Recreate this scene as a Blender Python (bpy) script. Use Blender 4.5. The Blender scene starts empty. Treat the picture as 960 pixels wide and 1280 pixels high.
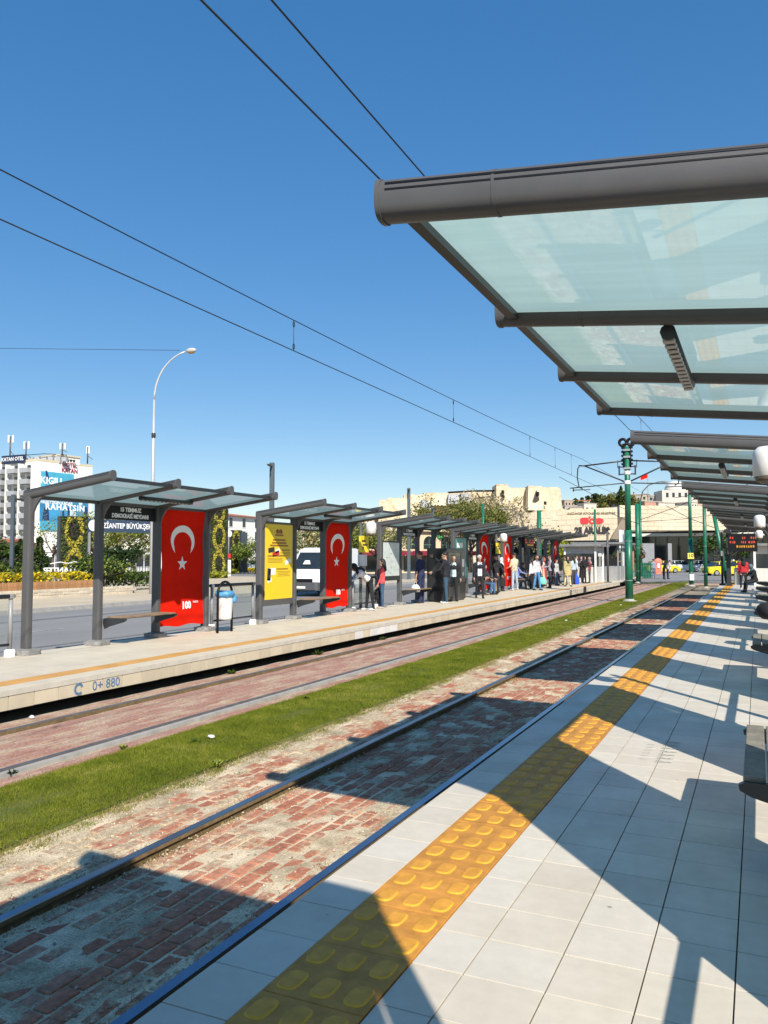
import bpy, bmesh, math, random
import numpy as np
from mathutils import Vector, Matrix, Euler

scene = bpy.context.scene
R_ = math.radians
# ------------------------------------------------------------------ camera
EYE = Vector((0.0, 0.0, 1.66))
YAW, PITCH, FPX = R_(24.828), R_(3.174), 1010.0
FH = Vector((-math.sin(YAW), math.cos(YAW), 0)); RT = Vector((math.cos(YAW), math.sin(YAW), 0)); ZZ = Vector((0, 0, 1))
FW = FH * math.cos(PITCH) + ZZ * math.sin(PITCH); UP = -FH * math.sin(PITCH) + ZZ * math.cos(PITCH)
cam = bpy.data.cameras.new('camera'); cam_ob = bpy.data.objects.new('camera', cam)
scene.collection.objects.link(cam_ob)
cam_ob.matrix_world = Matrix(((RT.x, UP.x, -FW.x, EYE.x), (RT.y, UP.y, -FW.y, EYE.y), (RT.z, UP.z, -FW.z, EYE.z), (0, 0, 0, 1)))
cam.sensor_fit = 'HORIZONTAL'; cam.sensor_width = 36.0; cam.lens = 36.0 * FPX / 960.0
cam.clip_start = 0.05; cam.clip_end = 4000
scene.camera = cam_ob
# ------------------------------------------------------------------ sky and sun
SUN_DIR = Vector((0.80, -1.01, 1.0)).normalized()
world = bpy.data.worlds.new('World'); scene.world = world; world.use_nodes = True
wn = world.node_tree.nodes; wl = world.node_tree.links
bgn = wn['Background']; sky = wn.new('ShaderNodeTexSky'); sky.sky_type = 'NISHITA'; sky.sun_disc = False
sky.sun_elevation = math.asin(SUN_DIR.z); sky.sun_rotation = math.atan2(SUN_DIR.x, SUN_DIR.y)
sky.altitude = 800; sky.air_density = 1.0; sky.dust_density = 0.1; sky.ozone_density = 2.1
hs = wn.new('ShaderNodeHueSaturation'); hs.inputs['Saturation'].default_value = 1.84; hs.inputs['Value'].default_value = 1.36; hs.inputs['Hue'].default_value = .506
gam = wn.new('ShaderNodeGamma'); gam.inputs['Gamma'].default_value = .56
wl.new(sky.outputs[0], gam.inputs['Color']); wl.new(gam.outputs[0], hs.inputs['Color']); wl.new(hs.outputs[0], bgn.inputs['Color'])
bgn.inputs['Strength'].default_value = 0.15
sun = bpy.data.lights.new('sun', 'SUN'); sun.energy = 4.9; sun.angle = R_(0.53); sun.color = (1.0, 0.93, 0.82)
sun_ob = bpy.data.objects.new('sun', sun); scene.collection.objects.link(sun_ob)
sun_ob.rotation_euler = SUN_DIR.to_track_quat('Z', 'Y').to_euler(); sun_ob.location = (20, -20, 30)
scene.view_settings.view_transform = 'Standard'; scene.view_settings.look = 'None'
scene.view_settings.exposure = 0.46; scene.view_settings.gamma = 1.0
scene.cycles.use_denoising = True
scene.cycles.max_bounces = 6; scene.cycles.transparent_max_bounces = 8
scene.cycles.caustics_reflective = False; scene.cycles.caustics_refractive = False
scene.cycles.sample_clamp_indirect = 4.0

# ------------------------------------------------------------------ helpers
col = scene.collection
rng = random.Random(7)

def srgb(r, g, b):
    f = lambda c: (c / 255 / 12.92) if c <= 10 else ((c / 255 + 0.055) / 1.055) ** 2.4
    return (f(r), f(g), f(b))

MATS = {}
def mat(name, c=(.5, .5, .5), rough=.6, metal=0.0, var=.12, scale=3.0, bump=0.0, bscale=40.0, spec=.5, rnd=0.0, island=0.0,
        emit=None, trans=0.0, world_coords=False, detail=4.0):
    if name in MATS: return MATS[name]
    m = bpy.data.materials.new(name); m.use_nodes = True; MATS[name] = m
    nt = m.node_tree; N, L = nt.nodes, nt.links; b = N['Principled BSDF']
    b.inputs['Roughness'].default_value = rough; b.inputs['Metallic'].default_value = metal
    b.inputs['Specular IOR Level'].default_value = spec
    b.inputs['Base Color'].default_value = (*c, 1)
    m.diffuse_color = (*c, 1)
    coord = None
    if var or bump:
        if world_coords:
            g = N.new('ShaderNodeNewGeometry'); coord = g.outputs['Position']
        else:
            tc = N.new('ShaderNodeTexCoord'); coord = tc.outputs['Object']
    val = None
    if var:
        n = N.new('ShaderNodeTexNoise'); n.inputs['Scale'].default_value = scale; n.inputs['Detail'].default_value = detail
        n.inputs['Roughness'].default_value = .6
        L.new(coord, n.inputs['Vector'])
        mr = N.new('ShaderNodeMapRange'); mr.inputs['From Min'].default_value = .3; mr.inputs['From Max'].default_value = .7
        mr.inputs['To Min'].default_value = 1 - var; mr.inputs['To Max'].default_value = 1 + var
        L.new(n.outputs['Fac'], mr.inputs['Value']); val = mr.outputs[0]
    def mul(v, src, amt):
        mr = N.new('ShaderNodeMapRange'); mr.inputs['To Min'].default_value = 1 - amt; mr.inputs['To Max'].default_value = 1 + amt
        L.new(src, mr.inputs['Value'])
        if v is None: return mr.outputs[0]
        mm = N.new('ShaderNodeMath'); mm.operation = 'MULTIPLY'; L.new(v, mm.inputs[0]); L.new(mr.outputs[0], mm.inputs[1]); return mm.outputs[0]
    if rnd:
        oi = N.new('ShaderNodeObjectInfo'); val = mul(val, oi.outputs['Random'], rnd)
    if island:
        g2 = N.new('ShaderNodeNewGeometry'); val = mul(val, g2.outputs['Random Per Island'], island)
    if val is not None:
        vm = N.new('ShaderNodeVectorMath'); vm.operation = 'SCALE'; vm.inputs[0].default_value = c
        L.new(val, vm.inputs['Scale']); L.new(vm.outputs[0], b.inputs['Base Color'])
    if bump:
        n2 = N.new('ShaderNodeTexNoise'); n2.inputs['Scale'].default_value = bscale; n2.inputs['Detail'].default_value = 5
        L.new(coord, n2.inputs['Vector'])
        bp = N.new('ShaderNodeBump'); bp.inputs['Strength'].default_value = bump; bp.inputs['Distance'].default_value = .02
        L.new(n2.outputs['Fac'], bp.inputs['Height']); L.new(bp.outputs[0], b.inputs['Normal'])
    if emit:
        b.inputs['Emission Color'].default_value = (*emit[0], 1); b.inputs['Emission Strength'].default_value = emit[1]
    if trans:
        out = N['Material Output']; t = N.new('ShaderNodeBsdfTranslucent'); mx = N.new('ShaderNodeMixShader'); mx.inputs[0].default_value = trans
        t.inputs['Color'].default_value = (min(1, c[0] * 1.3), min(1, c[1] * 1.3), c[2], 1)
        if val is not None: L.new(vm.outputs[0], t.inputs['Color'])
        L.new(b.outputs[0], mx.inputs[1]); L.new(t.outputs[0], mx.inputs[2]); L.new(mx.outputs[0], out.inputs['Surface'])
    return m

class MB:
    """collects simple shapes, then links them as one mesh object"""
    def __init__(s): s.v = []; s.f = []; s.m = []; s.sm = []
    def add(s, vs, fs, m=0, smooth=False, M=None):
        o = len(s.v)
        s.v += [tuple(M @ Vector(p)) for p in vs] if M is not None else [tuple(p) for p in vs]
        s.f += [tuple(i + o for i in f) for f in fs]; s.m += [m] * len(fs); s.sm += [smooth] * len(fs); return s
    def box(s, c, d, m=0, M=None, ch=0.0):
        x, y, z = c; a, b, h = d[0] / 2, d[1] / 2, d[2] / 2
        if ch <= 0:
            vs = [(x + i * a, y + j * b, z + k * h) for k in (-1, 1) for j in (-1, 1) for i in (-1, 1)]
            return s.add(vs, [(0, 2, 3, 1), (4, 5, 7, 6), (0, 1, 5, 4), (2, 6, 7, 3), (0, 4, 6, 2), (1, 3, 7, 5)], m, False, M)
        pr = [(-a + ch, -b), (a - ch, -b), (a, -b + ch), (a, b - ch), (a - ch, b), (-a + ch, b), (-a, b - ch), (-a, -b + ch)]
        pi = [(-a + ch, -b + ch), (a - ch, -b + ch), (a - ch, b - ch), (-a + ch, b - ch)]
        pin = [(-a + ch, -b + ch), (a - ch, -b + ch), (a - ch, -b + ch), (a - ch, b - ch), (a - ch, b - ch), (-a + ch, b - ch), (-a + ch, b - ch), (-a + ch, -b + ch)]
        vs = [(x + p, y + q, z - h) for p, q in pr] + [(x + p, y + q, z + h - ch) for p, q in pr] + [(x + p * .999 if 0 else x + p, y + q, z + h) for p, q in [(-a + ch, -b + ch), (a - ch, -b + ch), (a - ch, b - ch), (-a + ch, b - ch)]]
        fs = [tuple(range(7, -1, -1))] + [(i, (i + 1) % 8, 8 + (i + 1) % 8, 8 + i) for i in range(8)]
        t = 16
        fs += [(8, 9, t + 1, t), (9, 10, t + 1), (10, 11, t + 2, t + 1), (11, 12, t + 2), (12, 13, t + 3, t + 2), (13, 14, t + 3), (14, 15, t, t + 3), (15, 8, t), (t, t + 1, t + 2, t + 3)]
        return s.add(vs, fs, m, False, M)
    def tube(s, pts, r, n=8, m=0, caps=True, smooth=True, M=None, flat=1.0, upv=None):
        pts = [Vector(p) for p in pts]; k = len(pts)
        rs = r if isinstance(r, (list, tuple)) else [r] * k
        vs = []; prev = None
        for i, p in enumerate(pts):
            d = (pts[min(i + 1, k - 1)] - pts[max(i - 1, 0)])
            d = d.normalized() if d.length > 1e-9 else Vector((0, 0, 1))
            if prev is None:
                u = Vector(upv) if upv else (Vector((0, 0, 1)) if abs(d.z) < .9 else Vector((1, 0, 0)))
            else: u = prev
            a = (u - d * u.dot(d)).normalized(); prev = a; b = d.cross(a)
            for j in range(n):
                t = 2 * math.pi * (j + .5) / n
                vs.append(p + (a * math.cos(t) + b * math.sin(t) * flat) * rs[i])
        fs = []
        for i in range(k - 1):
            for j in range(n):
                fs.append((i * n + j, i * n + (j + 1) % n, (i + 1) * n + (j + 1) % n, (i + 1) * n + j))
        s.add(vs, fs, m, smooth, M)
        if caps:
            o = len(s.v) - len(vs)
            s.f += [tuple(o + j for j in range(n - 1, -1, -1)), tuple(o + (k - 1) * n + j for j in range(n))]; s.m += [m, m]; s.sm += [False, False]
        return s
    def prism(s, poly, axis, a, b, m=0, M=None):
        """polygon (2-D) extruded along axis from a to b; 2-D coords map to the other two axes in order"""
        n = len(poly)
        def P(q, t):
            return (t, q[0], q[1]) if axis == 'x' else ((q[0], t, q[1]) if axis == 'y' else (q[0], q[1], t))
        vs = [P(q, a) for q in poly] + [P(q, b) for q in poly]
        fs = [tuple(range(n)), tuple(range(2 * n - 1, n - 1, -1))] + [(i, n + i, n + (i + 1) % n, (i + 1) % n) for i in range(n)]
        return s.add(vs, fs, m, False, M)
    def lathe(s, prof, n=16, c=(0, 0, 0), m=0, smooth=True, M=None):
        vs = []; k = len(prof)
        for r, z in prof:
            for j in range(n):
                t = 2 * math.pi * j / n; vs.append((c[0] + r * math.cos(t), c[1] + r * math.sin(t), c[2] + z))
        fs = [(i * n + j, i * n + (j + 1) % n, (i + 1) * n + (j + 1) % n, (i + 1) * n + j) for i in range(k - 1) for j in range(n)]
        fs += [tuple(range(n - 1, -1, -1)), tuple((k - 1) * n + j for j in range(n))]
        return s.add(vs, fs, m, smooth, M)
    def ball(s, c, r, n=10, m=0, M=None):
        rx, ry, rz = r if isinstance(r, (tuple, list)) else (r, r, r)
        k = max(4, n // 2); vs = [(c[0], c[1], c[2] - rz)]; fs = []
        for i in range(1, k):
            t = math.pi * i / k - math.pi / 2
            for j in range(n):
                p = 2 * math.pi * j / n
                vs.append((c[0] + rx * math.cos(t) * math.cos(p), c[1] + ry * math.cos(t) * math.sin(p), c[2] + rz * math.sin(t)))
        vs.append((c[0], c[1], c[2] + rz)); e = len(vs) - 1
        for j in range(n): fs.append((0, 1 + (j + 1) % n, 1 + j)); fs.append((e, e - n + j, e - n + (j + 1) % n))
        for i in range(k - 2):
            for j in range(n):
                a = 1 + i * n; fs.append((a + j, a + (j + 1) % n, a + n + (j + 1) % n, a + n + j))
        return s.add(vs, fs, m, True, M)
    def quad(s, p, m=0, M=None): return s.add(p, [tuple(range(len(p)))], m, False, M)
    def mesh(s, name, mats):
        me = bpy.data.meshes.new(name); me.from_pydata(s.v, [], s.f)
        for m in (mats if isinstance(mats, (list, tuple)) else [mats]): me.materials.append(m)
        me.polygons.foreach_set('material_index', s.m); me.polygons.foreach_set('use_smooth', s.sm); me.update(); return me
    def build(s, name, mats, parent=None, label=None):
        return link(name, s.mesh(name, mats), parent, label)

def link(name, me, parent=None, label=None):
    o = bpy.data.objects.new(name, me); col.objects.link(o)
    if parent is not None: o.parent = parent
    if label: o['label'] = label
    return o
def thing(name, label, cat, loc=(0, 0, 0), rz=0.0, group=None):
    o = bpy.data.objects.new(name, None); col.objects.link(o); o.location = loc; o.rotation_euler = (0, 0, rz)
    o.empty_display_size = .3
    return tag(o, label, cat, group)
def tag(o, label, cat, group=None, kind=None):
    o['label'] = label; o['category'] = cat
    if group: o['group'] = group
    if kind: o['kind'] = kind
    return o
def struct(o, label=None):
    o['kind'] = 'structure'
    if label: o['label'] = label
    return o
def copy_tree(o, parent=None):
    c = o.copy(); col.objects.link(c)
    if parent is not None: c.parent = parent
    for ch in list(o.children): copy_tree(ch, c)
    return c
def ground_at(u, d, z=0.0):
    """world point at column bearing u and distance d ahead, at height z"""
    p = FH * d + RT * (d * (u - 480.0) / FPX); return Vector((p.x, p.y, z))
def h_at(v, d): return 1.66 + (696.0 - v) * d / FPX

FONT = {}
def text_mesh(s, size, extrude=.004, bold=0.0, align='CENTER', sx=1.0, spacing=1.0):
    cu = bpy.data.curves.new('lettering', 'FONT'); cu.body = s; cu.size = size; cu.extrude = extrude; cu.offset = bold
    cu.align_x = align; cu.align_y = 'CENTER'; cu.resolution_u = 2; cu.space_character = spacing
    o = bpy.data.objects.new('lettering', cu); col.objects.link(o)
    bpy.context.view_layer.update()
    dg = bpy.context.evaluated_depsgraph_get(); me = bpy.data.meshes.new_from_object(o.evaluated_get(dg))
    bpy.data.objects.remove(o); bpy.data.curves.remove(cu)
    if sx != 1: me.transform(Matrix.Scale(sx, 4, (1, 0, 0)))
    return me
# lettering that faces local +X: text x -> +Y, text y -> +Z
FACE_X = Matrix(((0, 0, 1, 0), (1, 0, 0, 0), (0, 1, 0, 0), (0, 0, 0, 1)))
def lettering(s, size, m, parent, pos, basis=FACE_X, name='lettering', **k):
    me = text_mesh(s, size, **k); me.transform(Matrix.Translation(pos) @ basis); me.materials.clear(); me.materials.append(m)
    return link(name, me, parent)
def join_letters(items, m, parent, name='lettering'):
    """several lines of lettering in one mesh: (string, size, pos, basis, kwargs)"""
    bm = bmesh.new()
    for s, size, pos, basis, k in items:
        me = text_mesh(s, size, **k); me.transform(Matrix.Translation(pos) @ basis); bm.from_mesh(me); bpy.data.meshes.remove(me)
    me = bpy.data.meshes.new(name); bm.to_mesh(me); bm.free(); me.materials.append(m)
    return link(name, me, parent)
# ------------------------------------------------------------------ materials with structure of their own
def facing_fresnel(N, L, f0=.045):
    """reflectance from the facing angle, the same from both sides of a sheet"""
    lw = N.new('ShaderNodeLayerWeight'); lw.inputs['Blend'].default_value = .5
    pw = N.new('ShaderNodeMath'); pw.operation = 'POWER'; pw.inputs[1].default_value = 5; L.new(lw.outputs['Facing'], pw.inputs[0])
    mr = N.new('ShaderNodeMapRange'); mr.inputs['To Min'].default_value = f0; mr.inputs['To Max'].default_value = 1.0; L.new(pw.outputs[0], mr.inputs['Value']); return mr.outputs[0]
def mat_pane():
    """frosted underside of the laminated roof glass"""
    m = bpy.data.materials.new('milky_roof_glass'); m.use_nodes = True; N, L = m.node_tree.nodes, m.node_tree.links
    N.remove(N['Principled BSDF']); out = N['Material Output']
    tr = N.new('ShaderNodeBsdfTranslucent'); gl = N.new('ShaderNodeBsdfGlossy'); gl.inputs['Roughness'].default_value = .012
    df = N.new('ShaderNodeBsdfDiffuse'); df.inputs['Color'].default_value = (.20, .27, .27, 1)
    tc = N.new('ShaderNodeTexCoord'); n = N.new('ShaderNodeTexNoise'); n.inputs['Scale'].default_value = 1.3; n.inputs['Detail'].default_value = 5
    L.new(tc.outputs['Object'], n.inputs['Vector'])
    cr = N.new('ShaderNodeValToRGB'); cr.color_ramp.elements[0].position = .3; cr.color_ramp.elements[1].position = .75
    cr.color_ramp.elements[0].color = (.375, .525, .51, 1); cr.color_ramp.elements[1].color = (.445, .585, .565, 1)
    # dust lines washed down the slope
    sc = N.new('ShaderNodeVectorMath'); sc.operation = 'MULTIPLY'; sc.inputs[1].default_value = (.5, 7.0, 1.0); L.new(tc.outputs['Object'], sc.inputs[0])
    n2 = N.new('ShaderNodeTexNoise'); n2.inputs['Scale'].default_value = 1.6; n2.inputs['Detail'].default_value = 7; n2.inputs['Roughness'].default_value = .65; L.new(sc.outputs[0], n2.inputs['Vector'])
    mr = N.new('ShaderNodeMapRange'); mr.inputs['From Min'].default_value = .35; mr.inputs['From Max'].default_value = .7; mr.inputs['To Min'].default_value = 1.03; mr.inputs['To Max'].default_value = .93; L.new(n2.outputs['Fac'], mr.inputs['Value'])
    vm = N.new('ShaderNodeVectorMath'); vm.operation = 'SCALE'; L.new(cr.outputs[0], vm.inputs[0]); L.new(mr.outputs[0], vm.inputs['Scale'])
    L.new(n.outputs['Fac'], cr.inputs[0]); L.new(vm.outputs[0], tr.inputs['Color'])
    m0 = N.new('ShaderNodeMixShader'); m0.inputs[0].default_value = .12; L.new(tr.outputs[0], m0.inputs[1]); L.new(df.outputs[0], m0.inputs[2])
    m2 = N.new('ShaderNodeMixShader'); L.new(facing_fresnel(N, L), m2.inputs[0]); L.new(m0.outputs[0], m2.inputs[1]); L.new(gl.outputs[0], m2.inputs[2])
    L.new(m2.outputs[0], out.inputs['Surface']); return m
def mat_sheet(name, tint, dirt=0.0):
    m = bpy.data.materials.new(name); m.use_nodes = True; N, L = m.node_tree.nodes, m.node_tree.links
    N.remove(N['Principled BSDF']); tp = N.new('ShaderNodeBsdfTransparent'); tp.inputs[0].default_value = (*tint, 1)
    gl = N.new('ShaderNodeBsdfGlossy'); gl.inputs['Roughness'].default_value = .02
    n = N.new('ShaderNodeTexNoise'); n.inputs['Scale'].default_value = 4; df = N.new('ShaderNodeBsdfDiffuse'); df.inputs[0].default_value = (.6, .6, .58, 1)
    mm = N.new('ShaderNodeMath'); mm.operation = 'MULTIPLY'; mm.inputs[1].default_value = dirt; L.new(n.outputs['Fac'], mm.inputs[0])
    m1 = N.new('ShaderNodeMixShader'); L.new(mm.outputs[0], m1.inputs[0]); L.new(tp.outputs[0], m1.inputs[1]); L.new(df.outputs[0], m1.inputs[2])
    m2 = N.new('ShaderNodeMixShader'); L.new(facing_fresnel(N, L), m2.inputs[0]); L.new(m1.outputs[0], m2.inputs[1]); L.new(gl.outputs[0], m2.inputs[2])
    L.new(m2.outputs[0], N['Material Output'].inputs['Surface']); return m

def mat_brick(name, stuff=False):
    """red setts, partly covered by pale sand"""
    m = bpy.data.materials.new(name); m.use_nodes = True; N, L = m.node_tree.nodes, m.node_tree.links; b = N['Principled BSDF']
    g = N.new('ShaderNodeNewGeometry'); pos = g.outputs['Position']
    rndout = g.outputs['Random Per Island'] if stuff else N.new('ShaderNodeObjectInfo').outputs['Random']
    cr = N.new('ShaderNodeValToRGB'); e = cr.color_ramp.elements
    e[0].color = (.36, .125, .068, 1); e[1].color = (.50, .20, .115, 1); e.new(.5).color = (.43, .16, .088, 1); e.new(.85).color = (.42, .19, .12, 1)
    L.new(rndout, cr.inputs[0])
    sc = N.new('ShaderNodeVectorMath'); sc.operation = 'MULTIPLY'; sc.inputs[1].default_value = (2.0, 1.0, 1.0); L.new(pos, sc.inputs[0])
    n1 = N.new('ShaderNodeTexNoise'); n1.inputs['Scale'].default_value = 1.25; n1.inputs['Detail'].default_value = 6; n1.inputs['Roughness'].default_value = .66
    L.new(sc.outputs[0], n1.inputs['Vector'])
    # more sand beside the rails and at the platform
    sx = N.new('ShaderNodeSeparateXYZ'); L.new(pos, sx.inputs[0])
    edge = N.new('ShaderNodeMath'); edge.operation = 'ADD'; edge.inputs[1].default_value = 3.2; L.new(sx.outputs['X'], edge.inputs[0])
    ab = N.new('ShaderNodeMath'); ab.operation = 'ABSOLUTE'; L.new(edge.outputs[0], ab.inputs[0])
    mrx = N.new('ShaderNodeMapRange'); mrx.inputs['From Min'].default_value = .15; mrx.inputs['From Max'].default_value = .75
    mrx.inputs['To Min'].default_value = -.035; mrx.inputs['To Max'].default_value = .05; L.new(ab.outputs[0], mrx.inputs['Value'])
    ri = N.new('ShaderNodeMapRange'); ri.inputs['To Min'].default_value = -.035; ri.inputs['To Max'].default_value = .035; L.new(rndout, ri.inputs['Value'])
    a1 = N.new('ShaderNodeMath'); a1.operation = 'ADD'; L.new(n1.outputs['Fac'], a1.inputs[0]); L.new(mrx.outputs[0], a1.inputs[1])
    a2 = N.new('ShaderNodeMath'); a2.operation = 'ADD'; L.new(a1.outputs[0], a2.inputs[0]); L.new(ri.outputs[0], a2.inputs[1])
    th = N.new('ShaderNodeMapRange'); th.inputs['From Min'].default_value = .50; th.inputs['From Max'].default_value = .60; th.inputs['To Min'].default_value = .04
    nf = N.new('ShaderNodeTexNoise'); nf.inputs['Scale'].default_value = 22; nf.inputs['Detail'].default_value = 7; nf.inputs['Roughness'].default_value = .7; L.new(pos, nf.inputs['Vector'])
    nfr = N.new('ShaderNodeMapRange'); nfr.inputs['To Min'].default_value = -.13; nfr.inputs['To Max'].default_value = .13; L.new(nf.outputs['Fac'], nfr.inputs['Value'])
    a3 = N.new('ShaderNodeMath'); a3.operation = 'ADD'; L.new(a2.outputs[0], a3.inputs[0]); L.new(nfr.outputs[0], a3.inputs[1]); L.new(a3.outputs[0], th.inputs['Value'])
    n2 = N.new('ShaderNodeTexNoise'); n2.inputs['Scale'].default_value = 90; n2.inputs['Detail'].default_value = 4; L.new(pos, n2.inputs['Vector'])
    cs = N.new('ShaderNodeValToRGB'); cs.color_ramp.elements[0].position = .32; cs.color_ramp.elements[1].position = .68
    cs.color_ramp.elements[0].color = (.30, .225, .13, 1); cs.color_ramp.elements[1].color = (.68, .55, .37, 1); L.new(n2.outputs['Fac'], cs.inputs[0])
    mx = N.new('ShaderNodeMix'); mx.data_type = 'RGBA'; L.new(th.outputs[0], mx.inputs[0]); L.new(cr.outputs[0], mx.inputs[6]); L.new(cs.outputs[0], mx.inputs[7])
    # fine grain over all
    n3 = N.new('ShaderNodeTexNoise'); n3.inputs['Scale'].default_value = 25; n3.inputs['Detail'].default_value = 6; L.new(pos, n3.inputs['Vector'])
    mr3 = N.new('ShaderNodeMapRange'); mr3.inputs['From Min'].default_value = .3; mr3.inputs['From Max'].default_value = .7; mr3.inputs['To Min'].default_value = .7; mr3.inputs['To Max'].default_value = 1.25
    L.new(n3.outputs['Fac'], mr3.inputs['Value'])
    vm = N.new('ShaderNodeVectorMath'); vm.operation = 'SCALE'; L.new(mx.outputs[2], vm.inputs[0]); L.new(mr3.outputs[0], vm.inputs['Scale'])
    L.new(vm.outputs[0], b.inputs['Base Color']); b.inputs['Roughness'].default_value = .9
    bp = N.new('ShaderNodeBump'); bp.inputs['Strength'].default_value = .5; bp.inputs['Distance'].default_value = .012
    L.new(n2.outputs['Fac'], bp.inputs['Height']); L.new(bp.outputs[0], b.inputs['Normal']); return m

def mat_two(name, c1, c2, scale=2.0, lo=.42, hi=.58, fine=60., rough=.9, stretch=(1, 1, 1), grain=.25):
    """two colours mixed by a soft noise, with grain"""
    m = bpy.data.materials.new(name); m.use_nodes = True; N, L = m.node_tree.nodes, m.node_tree.links; b = N['Principled BSDF']
    g = N.new('ShaderNodeNewGeometry'); s = N.new('ShaderNodeVectorMath'); s.operation = 'MULTIPLY'; s.inputs[1].default_value = stretch
    L.new(g.outputs['Position'], s.inputs[0])
    n = N.new('ShaderNodeTexNoise'); n.inputs['Scale'].default_value = scale; n.inputs['Detail'].default_value = 7; n.inputs['Roughness'].default_value = .62
    L.new(s.outputs[0], n.inputs['Vector'])
    mr = N.new('ShaderNodeMapRange'); mr.inputs['From Min'].default_value = lo; mr.inputs['From Max'].default_value = hi; L.new(n.outputs['Fac'], mr.inputs['Value'])
    mx = N.new('ShaderNodeMix'); mx.data_type = 'RGBA'; mx.inputs[6].default_value = (*c1, 1); mx.inputs[7].default_value = (*c2, 1); L.new(mr.outputs[0], mx.inputs[0])
    n3 = N.new('ShaderNodeTexNoise'); n3.inputs['Scale'].default_value = fine; n3.inputs['Detail'].default_value = 4; L.new(g.outputs['Position'], n3.inputs['Vector'])
    mr3 = N.new('ShaderNodeMapRange'); mr3.inputs['From Min'].default_value = .3; mr3.inputs['From Max'].default_value = .7
    mr3.inputs['To Min'].default_value = 1 - grain; mr3.inputs['To Max'].default_value = 1 + grain; L.new(n3.outputs['Fac'], mr3.inputs['Value'])
    vm = N.new('ShaderNodeVectorMath'); vm.operation = 'SCALE'; L.new(mx.outputs[2], vm.inputs[0]); L.new(mr3.outputs[0], vm.inputs['Scale'])
    L.new(vm.outputs[0], b.inputs['Base Color']); b.inputs['Roughness'].default_value = rough
    bp = N.new('ShaderNodeBump'); bp.inputs['Strength'].default_value = .35; bp.inputs['Distance'].default_value = .01
    L.new(n3.outputs['Fac'], bp.inputs['Height']); L.new(bp.outputs[0], b.inputs['Normal'])
    MATS[name] = m; return m

PANE = mat_pane(); PANE_TOP = mat_sheet('roof_glass_upper_face', (.93, .97, .96)); CLEAR = mat_sheet('clear_panel', (.93, .96, .95), .12)
SETT, SETT_STUFF = mat_brick('red_sett'), mat_brick('red_sett_mass', True)
FARSETT = mat_two('far_setts', (.36, .19, .14), (.46, .35, .245), 2.2, .45, .64, 40, stretch=(2.4, .7, 1), grain=.3)
def mat_tile(name, stuff):
    """off-white tile with a tone of its own, traffic grime and a few dark spots"""
    m = bpy.data.materials.new(name); m.use_nodes = True; N, L = m.node_tree.nodes, m.node_tree.links; b = N['Principled BSDF']; MATS[name] = m
    g = N.new('ShaderNodeNewGeometry'); pos = g.outputs['Position']; rnd = g.outputs['Random Per Island'] if stuff else N.new('ShaderNodeObjectInfo').outputs['Random']
    cr = N.new('ShaderNodeValToRGB'); e = cr.color_ramp.elements; e[0].color = (.585, .52, .425, 1); e[1].color = (.65, .59, .49, 1); e.new(.45).color = (.625, .56, .455, 1); e.new(.72).color = (.61, .555, .47, 1); L.new(rnd, cr.inputs[0])
    n = N.new('ShaderNodeTexNoise'); n.inputs['Scale'].default_value = 1.7; n.inputs['Detail'].default_value = 9; n.inputs['Roughness'].default_value = .68; L.new(pos, n.inputs['Vector'])
    mr = N.new('ShaderNodeMapRange'); mr.inputs['From Min'].default_value = .34; mr.inputs['From Max'].default_value = .62; mr.inputs['To Min'].default_value = .90; mr.inputs['To Max'].default_value = 1.03; L.new(n.outputs['Fac'], mr.inputs['Value'])
    v = N.new('ShaderNodeTexVoronoi'); v.inputs['Scale'].default_value = 2.3; v.inputs['Randomness'].default_value = 1.0; L.new(pos, v.inputs['Vector'])
    sp = N.new('ShaderNodeMapRange'); sp.inputs['From Min'].default_value = .022; sp.inputs['From Max'].default_value = .034; sp.inputs['To Min'].default_value = .55; sp.inputs['To Max'].default_value = 1.0; L.new(v.outputs['Distance'], sp.inputs['Value'])
    w = N.new('ShaderNodeTexNoise'); w.inputs['Scale'].default_value = 14; w.inputs['Detail'].default_value = 8; L.new(pos, w.inputs['Vector'])
    wr = N.new('ShaderNodeMapRange'); wr.inputs['From Min'].default_value = .3; wr.inputs['From Max'].default_value = .7; wr.inputs['To Min'].default_value = .965; wr.inputs['To Max'].default_value = 1.035; L.new(w.outputs['Fac'], wr.inputs['Value'])
    m1 = N.new('ShaderNodeMath'); m1.operation = 'MULTIPLY'; L.new(mr.outputs[0], m1.inputs[0]); L.new(sp.outputs[0], m1.inputs[1])
    m2 = N.new('ShaderNodeMath'); m2.operation = 'MULTIPLY'; L.new(m1.outputs[0], m2.inputs[0]); L.new(wr.outputs[0], m2.inputs[1])
    vm = N.new('ShaderNodeVectorMath'); vm.operation = 'SCALE'; L.new(cr.outputs[0], vm.inputs[0]); L.new(m2.outputs[0], vm.inputs['Scale']); L.new(vm.outputs[0], b.inputs['Base Color'])
    rr = N.new('ShaderNodeMapRange'); rr.inputs['From Min'].default_value = .3; rr.inputs['From Max'].default_value = .7; rr.inputs['To Min'].default_value = .62; rr.inputs['To Max'].default_value = .36; L.new(n.outputs['Fac'], rr.inputs['Value']); L.new(rr.outputs[0], b.inputs['Roughness'])
    b.inputs['Specular IOR Level'].default_value = .32
    bp = N.new('ShaderNodeBump'); bp.inputs['Strength'].default_value = .06; bp.inputs['Distance'].default_value = .02; L.new(w.outputs['Fac'], bp.inputs['Height']); L.new(bp.outputs[0], b.inputs['Normal']); return m
TILE, TILE_S = mat_tile('platform_tile', False), mat_tile('platform_tile_mass', True)
GROUT = mat('grout', (.085, .078, .068), .95, var=.3, scale=20)
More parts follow.
